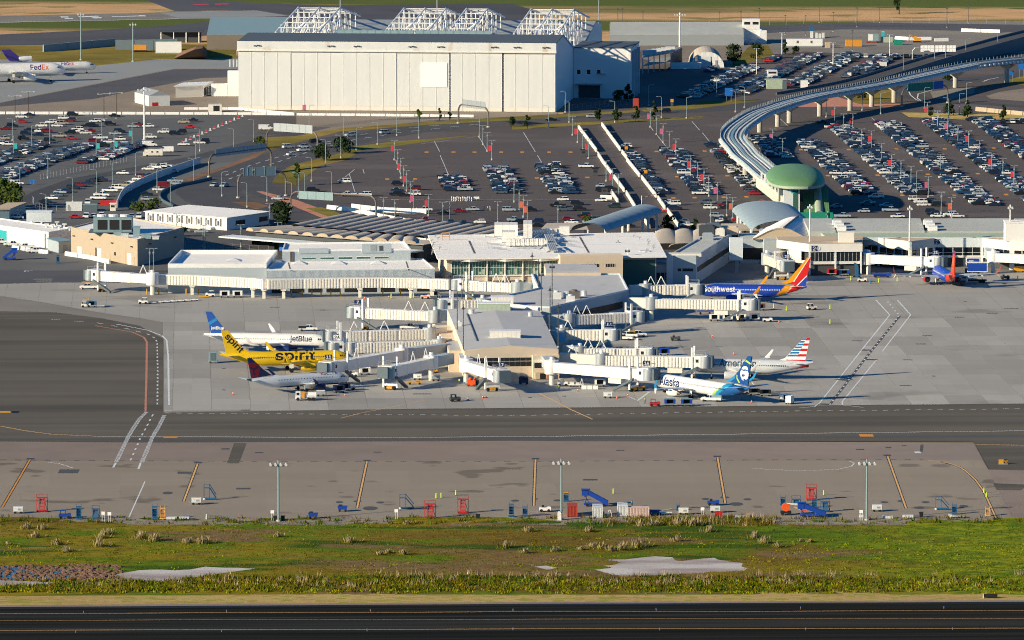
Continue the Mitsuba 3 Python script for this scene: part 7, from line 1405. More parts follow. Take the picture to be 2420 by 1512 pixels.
for a in(('bright green slim tree on the verge before the hangar',1,1545,1150,6.,1.5,'col',300,False),('tall brown reed like shrub before the hangar, left one',1,1735,1140,5.,1.2,'col',160,True),('tall brown reed like shrub before the hangar, right one',1,1830,1135,3.8,.9,'col',130,True),('dark bushy tree at the far corner of the middle car park, left one',1,640,1520,6.5,4.2,'round',600,True),('dark bushy tree at the far corner of the middle car park, right one',1,815,1455,6.5,4.4,'round',600,True),('small round dark tree by the loop road, first right of the hangar gantry',1,2412,1200,4.5,2,'round',300,True),('slim dark tree on the verge, left of the roadside row',2,145,1218,5.5,1.5,'round',300,True),('round dark roadside tree beside the passing car',2,818,1142,4.8,1.9,'round',350,True),('round dark roadside tree, second of the row of three',2,992,1162,6,2,'round',400,True),('round dark roadside tree, third of the row of three',2,1165,1142,6,2.1,'round',400,True),('taller dark roadside tree behind the pink banner',2,1345,1132,8,2,'cone',420,True),('large dark tree beside the arched hut',2,2095,615,10,4.2,'round',700,True),('dark pointed tree at the annexe corner, taller one',2,1092,965,9,2.4,'cone',420,True),('dark spreading shrub at the annexe foot',2,1020,968,5,3.4,'round',360,True),('dark conifer beside the white site trailer',3,165,515,7,1.9,'cone',350,True),('small round tree right of the site trailer conifer',3,250,518,4,2.2,'round',260,True),('small round tree at the right car park edge, leftmost',3,1535,1102,4,1.8,'round',280,True),('bushy dark tree behind a pink banner at the right car park edge',3,1712,1092,7.2,3,'cone',480,True),('broad dark conifer at the right car park edge',3,1886,1112,7,2.6,'cone',480,True),('dark conifer at the right car park edge, rightmost',3,2222,1132,6.6,2.2,'cone',420,True),('dark tree behind the guideway columns',3,895,945,5.5,2.6,'round',320,True),('dark tree under the guideway beside the blue road sign',3,1700,770,5.5,3.2,'round',320,True),('lone dark tree in the far dry field',3,1240,135,13,3,'round',420,True),('round dark tree at the left end of the vaulted roofs',5,245,622,8.4,4.4,'round',800,True),('leaning willow green tree on the golden verge',5,385,245,8.5,1.8,'col',420,False),('small green shrub before the vaulted hall front',5,450,795,2.4,2.4,'round',220,False),('small green sapling by the white block wall',5,1330,592,3.,.8,'col',120,False),('green sapling at the kerb behind the flat walkway roof',6,705,608,3.4,1.6,'round',220,False),('dark round tree behind the domed vault ends',6,1478,668,5.2,3.2,'round',420,True),('small olive tree behind the domed vault ends',6,1725,668,4.2,1.6,'round',240,False),('broad sunlit tree at the left edge, left crown',4,10,455,10.5,5.5,'round',900,False),('broad sunlit tree at the left edge, right crown',4,120,470,9.5,4.6,'round',800,False),('green hedge shrub by the modular office, left',4,1300,478,2.4,4,'round',300,False),('green hedge shrub by the modular office, right',4,1450,462,3.2,4.4,'round',340,False),('palm like shrub behind the modular office',4,1720,725,3.,3.6,'round',260,True),('dark shrub beside the first sign gantry leg',1,40,1400,4.5,2.6,'round',320,False),('dark scrub tree at the far right slope',2,2300,560,7,4,'round',380,True)):tree(*a)
sheet('slope_shrubbery','dark scrub covered slope behind the far car park',[(2,2060,640),(2,2240,440),(2,2419,430),(3,60,520),(3,0,540),(2,2300,580)],10,'verge_grass')
def P(t,x,y):return q(t,x,y)
def add(name,label,cat,t,x,y,parts,yaw=0.,group=None):
    k=thing(name,label,cat,group);tw=at(P(t,x,y)+[0,0,.06],yaw)
    for nm,mb,m in parts:part(k,nm,mb,m,tw=tw)
    return k
def whl(xs,w,r=.35):return[('wheel',MB().tube([x,s_*w-.1,r],[x,s_*w+.1,r],r,n=9),'rubber')for x in xs for s_ in(-1,1)]
def cart(m='navy',top='steel'):return[('bed',MB().box([0,0,.62],(3.0,1.6,.22)),'grey_paint'),('canopy',MB().box([0,0,2.05],(3.1,1.7,.14)),top),('end_panel',MB().box([-1.48,0,1.35],(.08,1.55,1.3)),m),('end_panel',MB().box([1.48,0,1.35],(.08,1.55,1.3)),m),('back_curtain',MB().box([0,.74,1.35],(2.85,.06,1.3)),'black'),('curtain',MB().box([-1.15,-.76,1.35],(.55,.06,1.3)),m),('curtain',MB().box([1.15,-.76,1.35],(.55,.06,1.3)),m)]+whl((-1,1),.7,.28)
def tug(m='white_paint',cab=True):return[('body',MB().box([0,0,.75],(2.9,1.5,.7)).hexa(np.array([[.6,-.7,1.1],[1.45,-.7,1.1],[1.45,.7,1.1],[.6,.7,1.1]]),np.array([[.7,-.65,1.3],[1.35,-.65,1.25],[1.35,.65,1.25],[.7,.65,1.3]])),m)]+([('cab_roof',MB().box([-.45,0,1.95],(1.4,1.4,.1)),m),('cab_posts',MB().box([-1.05,0,1.5],(.1,1.3,.9)).box([.15,0,1.5],(.08,1.3,.9)),'black')]if cab else[('seat',MB().box([-.5,0,1.3],(.6,1.0,.5)),'black')])+whl((-.9,.9),.72,.38)
def gpu(m='container_white'):return[('body',MB().box([0,0,1.05],(2.3,1.3,1.0)),m),('lid',MB().box([0,0,1.6],(2.4,1.4,.1)),'white_paint'),('drawbar',MB().tube([-1.1,0,.4],[-2.,0,.7],.06,n=5),'grey_paint'),('vent',MB().box([.4,-.66,1.05],(.9,.04,.5)),'grey_paint')]+whl((-.7,.7),.6,.3)
def stand(m='red_paint',h=3.4,w=2.6):
    b=MB();lad=MB()
    for x in(-w/2,w/2):b.tube([x,0,.1],[x,0,h+.9],.07,n=4)
    b.box([0,0,h],(w,1.4,.18));b.box([0,0,.25],(w,1.6,.2));b.tube([-w/2,0,h+.9],[w/2,0,h+.9],.05,n=4);b.tube([-w/2,0,.3],[-.3,0,h],.06,n=4);b.tube([w/2,0,.3],[.3,0,h],.06,n=4)
    for i in range(9):lad.box([0,-.55+.05*i,.35+i*(h-.4)/9],(1.1,.1,.18))
    lad.box([-.6,-.3,h/2],(.12,.5,h));lad.box([.6,-.3,h/2],(.12,.5,h));return[('frame',b,m),('ladder',lad,m)]+whl((-w/2+.3,w/2-.3),.7,.18)
def ladder(m='stair_blue',h=3.0,w=1.15):
    b,s_=MB(),MB()
    for x in(-w/2,w/2):b.box([x,0,h/2],(.10,.5,h));b.tube([x,.2,h],[x,.2,h+.7],.05,n=4)
    b.box([0,.3,h],(w+.1,1.0,.12));b.box([0,.2,.2],(w+.3,1.4,.2))
    for i in range(8):s_.box([0,-.3+.07*i,.3+i*h/8.4],(w,.2,.07))
    return[('frame',b,m),('step',s_.box([0,.35,h*.5],(w*.9,.05,h*.6)),m)]
def platform(m='stair_blue',h=2.9,L=3.0,flip=1):
    b,s_=MB(),MB();x0=-flip*L/2
    for x in(x0,x0+flip*1.3):
        for y in(-.5,.5):b.tube([x,y,.2],[x,y,h+.9],.06,n=4)
    b.box([x0+flip*.65,0,h],(1.4,1.1,.12));b.box([0,0,.3],(L,1.2,.18));b.tube([x0,-.5,h+.9],[x0+flip*1.3,-.5,h+.9],.05,n=4)
    for y in(-.45,.45):s_.tube([x0+flip*1.4,y,h],[flip*L/2,y,.35],.1,n=4);s_.tube([x0+flip*1.4,y,h+.9],[flip*L/2,y,1.2],.05,n=4)
    for i in range(9):f=(i+.5)/9;s_.box([x0+flip*(1.4+(L-1.4)*f),0,h-(h-.35)*f],(.25,.9,.06))
    return[('platform',b,m),('flight',s_,m),('wheel',MB().tube([x0,-.65,.25],[x0,-.5,.25],.25,n=8),'white_paint')]
def stairtruck(m='blue_paint',L=6.4,h=3.3,flip=1):
    x0,x1=-flip*L/2,flip*L/2;b,s_=MB(),MB();lo=np.array([[x0+flip*1.5,-.9,h-.5],[x1,-.9,.2],[x1,.9,.2],[x0+flip*1.5,.9,h-.5]])
    if flip<0:lo=lo[[1,0,3,2]]
    s_.hexa(lo,lo+[0,0,1.15]);b.box([x0+flip*.75,0,h+.0],(1.6,2.0,1.2));b.box([x0+flip*.9,0,h+.85],(2.2,2.1,.14))
    c=MB().box([0,0,.6],(L*.85,1.5,.45)).tube([x0+flip*.8,0,.6],[x0+flip*1.0,0,h-.5],.2,n=6).tube([x0+flip*2.,0,.6],[x0+flip*.4,0,h-.6],.1,n=5)
    for i in range(11):f=(i+.5)/11;s_.box([x0+flip*(1.5+(L-1.5)*f),0,h+.7-(h-.7+.7)*f*.93],(.12,1.7,.1))
    return[('flight',s_,m),('landing',b,m),('chassis',c,'blue_paint')]+whl((-L*.3,L*.3),.75,.38)
def container(m,L=2.45,d=6.,h=2.6):
    b,r=MB().box([0,d/2,h/2+.1],(L,d,h)),MB();n=int(L/.35)
    for i in range(n):r.box([-L/2+L*(i+.5)/n,-.05,h/2+.1],(.16,.12,h-.3))
    return[('body',b,m),('ribs',r,m),('corner_frame',MB().box([-L/2+.06,-.1,h/2+.1],(.14,.14,h)).box([L/2-.06,-.1,h/2+.1],(.14,.14,h)).box([0,-.1,h+.08],(L,.14,.16)),m)]
def cone():return[('cone',MB().tube([0,0,.05],[0,0,.85],.26,.05,n=9),'orange_paint'),('foot',MB().box([0,0,.03],(.6,.6,.06)),'orange_paint'),('band',MB().tube([0,0,.42],[0,0,.62],.165,.12,n=9),'white_paint')]
def post(m='lime',h=1.25,r=.13):return[('shaft',MB().tube([0,0,0],[0,0,h],r,r*.7,n=8),m),('foot',MB().tube([0,0,0],[0,0,.06],.3,n=8),'black')]
def tray():return[('tray',MB().box([0,0,.3],(2.5,1.2,.5)).box([0,-.02,.58],(2.6,1.1,.06)),'container_white'),('divider',MB().box([0,-.62,.3],(.08,.05,.5)),'grey_paint')]
def signpost():return[('leg',MB().box([-.25,0,.9],(.1,.1,1.8)),'white_paint'),('leg',MB().box([.25,0,.9],(.1,.1,1.8)),'white_paint'),('board',MB().box([0,-.08,2.1],(.85,.08,.75)),'patch_white')]
def bin_(m='black'):return[('body',MB().hexa(np.array([[-.4,-.35,0],[.4,-.35,0],[.4,.35,0],[-.4,.35,0]]),np.array([[-.48,-.42,1.1],[.48,-.42,1.1],[.48,.42,1.1],[-.48,.42,1.1]])),m),('lid',MB().box([0,0,1.15],(1.02,.92,.1)),m)]
def tub():return[('tub',MB().hexa(np.array([[-1.0,-.6,.5],[1.0,-.6,.5],[1.0,.6,.5],[-1.0,.6,.5]]),np.array([[-1.2,-.7,1.35],[1.2,-.7,1.35],[1.2,.7,1.35],[-1.2,.7,1.35]])),'blue_paint'),('hood',MB().box([-.5,0,1.5],(.9,1.0,.3)),'navy')]+whl((-.7,.7),.6,.28)
NG='ground equipment along the near apron edge'
for a in(('power_cart','white wheeled power cart at the far left of the near apron','cart',12,172,318,gpu()),('work_stand','red work stand at the left, beside the white power cart','work stand',12,398,302,stand()),('baggage_tug','blue tug with open canopy frame at the left grass edge','tug',12,612,366,tug('blue_paint')),
          ('step_ladder','blue step ladder right of the canopied blue tug','ladder',12,745,372,ladder()),('work_stand','blue work stand with yellow top at the left grass edge','work stand',12,905,370,stand('stair_blue',2.4,1.8)),('notice_board','white notice board on two legs, taller of the left pair','sign',12,975,398,signpost()),('notice_board','low white notice board beside the taller one','sign',12,1034,402,signpost()),
          ('step_ladder','blue step ladder with pale plate beside the tan ladder','ladder',12,1462,372,ladder()),('step_ladder','tan orange step ladder beside a blue one','ladder',12,1537,373,ladder('pale_yellow',2.6)),('steel_tray','pale steel tray right of the tan ladder','tray',12,1620,374,tray()),('steel_tray','wide pale steel tray second right of the tan ladder','tray',12,1738,372,tray()),('wind_marker','pale pointed marker beside the steel trays','marker',12,1952,374,post('container_white',1.3,.22)),
          ('access_platform','blue access platform with stairs facing right at the second yellow line','access platform',12,1985,187,platform()),('power_cart','white wheeled power cart beneath the blue access platform','cart',12,1855,234,gpu()),('marker_post','orange brown marker post at the grass edge, left of a pair','post',12,2253,358,post('brick_red',.8,.06)),('marker_post','orange brown marker post at the grass edge, right of a pair','post',12,2312,356,post('brick_red',.8,.06)),
          ('notice_board','white notice board beside the left floodlight mast','sign',13,155,385,signpost()),('waste_bin','dark bin left of the left floodlight mast','bin',13,182,388,bin_()),('waste_bin','dark bin right of the left floodlight mast','bin',13,254,386,bin_()),('tub_cart','blue tub cart right of the left floodlight mast','cart',13,540,366,tub()),('tub_cart','blue wheeled cart below the third yellow line','cart',13,818,300,tub()),
          ('access_platform','blue access platform with stairs down to the right left of the red stands','access platform',13,1425,275,platform(h=2.7,L=3.4)),('work_stand','red work stand half hidden at the grass edge','work stand',13,1645,362,stand()),('work_stand','red work stand standing clear beside lime posts','work stand',13,1955,315,stand()),('waste_bin','dark bin right of the red work stands','bin',13,2098,372,bin_()),('notice_board','white notice board below the blue access platform','sign',13,1325,374,signpost()),
          ('step_ladder','blue step ladder left of two beyond the red stands','ladder',14,-5,350,ladder()),('step_ladder','blue step ladder right of two left of the white tug','ladder',14,124,348,ladder(h=2.3)),('baggage_tug','small white and red tug left of the middle floodlight mast','tug',14,312,302,tug('white_paint',False)),('equipment_box','white equipment box at the foot of the middle mast','box',14,448,382,[('box',MB().box([0,0,.9],(.9,.7,1.8)),'white_paint'),('cap',MB().tube([0,-.3,1.8],[0,.3,1.8],.4,n=8),'white_paint')]),('scissor_lift','blue and yellow lift right of the middle floodlight mast','lift',14,512,205,ladder('stair_blue',1.9)+[('basket',MB().box([0,0,2.2],(1.2,.8,.15)),'yellow_paint')]),
          ('storage_container','rust red storage container at the grass edge','container',14,570,352,container('container_red')),('storage_container','pale grey storage container right of the red one','container',14,810,362,container('container_white')),('storage_container','pale grey storage container beside the pink white one','container',14,1045,348,container('container_white')),('storage_container','pinkish white storage container lying broadside','container',14,1198,350,container('container_pink',5.0,2.4,2.2)),('folding_ladder','white folding ladder between the grey containers','ladder',14,920,358,[('leg',MB().tube([-.6,0,0],[-.1,0,1.8],.07,n=4).tube([-.1,0,1.8],[.3,0,1.8],.07,n=4).tube([.3,0,1.8],[.7,0,0],.07,n=4),'white_paint'),('rung',MB().box([-.3,.2,.9],(.5,.5,.06)),'white_paint')]),
          ('passenger_stairs','bright blue passenger stairs sloping down behind the grey container','passenger stairs',14,785,250,stairtruck()),('baggage_tug','blue tug under the fifth yellow line','tug',14,1902,242,tug('blue_paint',False)),('power_cart','white power cart behind the red box','cart',14,1920,312,gpu()),('fire_box','red equipment box below the white power cart','box',14,1952,356,[('box',MB().box([0,0,.7],(1.8,1.2,1.2)),'red_paint'),('lid',MB().box([0,0,1.35],(1.9,1.3,.14)),'red_paint')]+whl((-.6,.6),.5,.2)),('notice_board','white notice board left of the red equipment box','sign',14,1800,356,signpost()),('steel_tray','pale steel tray right of the red equipment box','tray',14,2158,362,tray()),
          ('belt_loader','blue belt loader at the right end of the containers','belt loader',14,1345,332,[('belt',MB().box([0,0,1.1],(3.0,1.0,.3)),'blue_paint'),('chassis',MB().box([0,0,.6],(2.4,1.1,.5)),'stair_blue')]+whl((-.8,.8),.5,.25)),('dolly','row of pale empty dollies right of the blue belt loader','dolly',14,1450,330,[('deck',MB().box([0,0,.55],(3.2,1.4,.14)),'container_white'),('rail',MB().tube([-1.6,0,.9],[1.6,0,1.5],.06,n=4),'pale_green')]+whl((-1.2,1.2),.6,.22)),('generator','cream and blue generator set at the grass edge before the reeds','generator',14,1620,330,gpu('cream_paint')),('step_ladder','small blue ladder behind the generator set','ladder',14,1570,290,ladder('stair_blue',1.2,.7)),
          ('boom_lift','orange boom lift with cream boom beside the blue passenger stairs','boom lift',15,235,332,[('counterweight',MB().tube([-1.7,-.6,1.9],[-1.7,.6,1.9],1.0,n=12),'orange_paint'),('base',MB().box([-1.7,0,.7],(2.6,1.6,.5)),'black'),('boom',MB().tube([-1.7,0,2.7],[1.8,0,2.5],.25,n=6),'cream_paint'),('lower_boom',MB().tube([.4,.1,1.9],[2.4,0,1.0],.18,n=6),'pale_yellow'),('basket',MB().box([2.8,0,1.0],(1.0,1.2,.2)).tube([2.4,-.5,1.],[2.4,-.5,2.0],.05,n=4).tube([3.2,-.5,1.],[3.2,-.5,2.0],.05,n=4).tube([2.4,-.5,2.],[3.2,-.5,2.],.05,n=4),'orange_paint')]+whl((-2.5,-.9),.8,.42)),
          ('passenger_stairs','bright blue passenger stairs beside the orange boom lift','passenger stairs',15,415,354,stairtruck(L=6.8,h=2.7)),('step_ladder','blue step ladder behind the orange boom lift','ladder',15,142,242,ladder(h=1.9)),('step_ladder','wide blue stand behind the blue passenger stairs, left','work stand',15,265,240,stand('stair_blue',1.4,2.2)),('step_ladder','blue step ladder behind the blue passenger stairs, middle','ladder',15,437,262,ladder(h=1.6)),('work_stand','blue work stand at the right end of the blue passenger stairs','work stand',15,540,302,stand('stair_blue',2.4,2.2)),('work_stand','red work stand behind the right floodlight mast row','work stand',15,410,192,stand(h=3.0,w=2.5)),
          ('equipment_box','white equipment box on legs beside the right mast','box',15,880,382,signpost()+[('box',MB().box([0,.1,1.0],(1.0,.6,.6)),'container_white')]),('power_cart','white power cart right of the right floodlight mast','cart',15,1030,300,gpu()),('steel_tray','pale steel tray at the right grass edge, left one','tray',15,1130,364,tray()),('steel_tray','pale steel tray at the right grass edge, right one','tray',15,1322,356,tray()),('waste_bin','black bin right of the steel trays','bin',15,1448,352,bin_()),('access_platform','blue access platform at the far right with stairs down','access platform',15,1645,282,platform(h=2.4,L=3.2)),('step_ladder','blue step ladder at the far right beside the pale trailer','ladder',15,1762,326,ladder(h=2.2)),('flat_trailer','pale folded trailer under the far right blue ladder','trailer',15,1785,358,[('ramp',MB().hexa(np.array([[-1.9,-.6,.1],[-.3,-.6,.3],[-.3,.6,.3],[-1.9,.6,.1]]),np.array([[-2.1,-.6,1.0],[-.3,-.6,.5],[-.3,.6,.5],[-2.1,.6,1.0]])),'container_white'),('deck',MB().box([.8,0,.4],(2.2,1.2,.3)),'steel')]+whl((0.4,1.2),.6,.2)),('step_ladder','faded orange ladder at the far right yellow line','ladder',15,2077,342,ladder('pale_yellow',1.7,1.0))):
    add(*a,group=None)
for i,(t,x,y)in enumerate(((13,1703,176),(13,1750,173),(13,1888,146),(14,958,132),(15,527,146),(15,2042,124),(15,2065,167))):add('lime_post',f'lime yellow post on the near apron, {ordinal(i + 1)} from the left','post',t,x,y,post(h=1.3,r=.2),group='lime posts on the near apron')
for i,(t,x,y)in enumerate(((7,784,1141),(7,1045,1162),(7,1222,1150),(7,2360,1138),(7,54,1402),(7,174,1427),(7,587,1412),(11,587,40),(5,1467,1310),(5,1490,1302),(5,1278,1310))):add('lime_post',f'lime yellow post on the terminal apron, {ordinal(i + 1)} listed by gate row' if 0 else f'lime yellow post {("left of the yellow blue loaders", "in front of the blue belt loader", "right of the blue belt loader", "at the right edge by gate 21", "left of the small white tug on the right apron", "second left of the small white tug on the right apron", "right of the small white tug on the right apron", "alone below the tug on the right apron", "by the corridor end, left one", "by the corridor end, right one", "beside a cone under the corridor")[i]}','post',t,x,y,post(h=1.5,r=.2),group='lime posts on the terminal apron')
for i,(t,x,y)in enumerate(((4,1387,1272),(4,1443,1272),(4,1500,1270),(4,1760,1272),(4,1818,1274),(4,1875,1272),(5,335,1292),(5,437,1292),(5,528,1292),(5,615,1292),(5,707,1292),(5,797,1292),(5,1198,1282),(5,1365,1282))):add('yellow_bollard',f'yellow bollard in front of the long corridor, {ordinal(i + 1)} from the left','bollard',t,x,y,[('shaft',MB().tube([0,0,0],[0,0,1.75],.2,n=8),'yellow_paint'),('cap',MB().tube([0,0,1.75],[0,0,1.85],.2,.08,n=8),'yellow_paint')],group='yellow bollards along the corridor')
CN=((8,2203,708,'alone behind the small regional jet'),(9,843,722,'right of the navy baggage carts'),(9,2003,758,'in front of gate 17'),(10,620,676,'below the white ramp clutter of gate 14'),(10,993,748,'right of the white power cart at gate 14'),(10,1092,722,'left of the painted white angle'),(10,2263,786,'right of the yellow post by the blue tail'),(10,1893,166,'on the open right apron, left one'),(10,2097,330,'behind the striped tail airliner'),(11,105,28,'behind the baggage cart train'),(5,1027,1318,'in front of the corridor, left one'),(5,1257,1308,'in front of the corridor, right one'),(9,2142,742,'first of a row of four before gate 17'),(9,2156,741,'second of a row of four before gate 17'),(9,2171,740,'third of a row of four before gate 17'),(9,2186,739,'last of a row of four before gate 17'),(4,770,1228,'beside the white service pickup under the left bridge'))
for t,x,y,w in CN:add('traffic_cone',f'orange traffic cone {w}','cone',t,x,y,cone(),group='traffic cones on the apron')
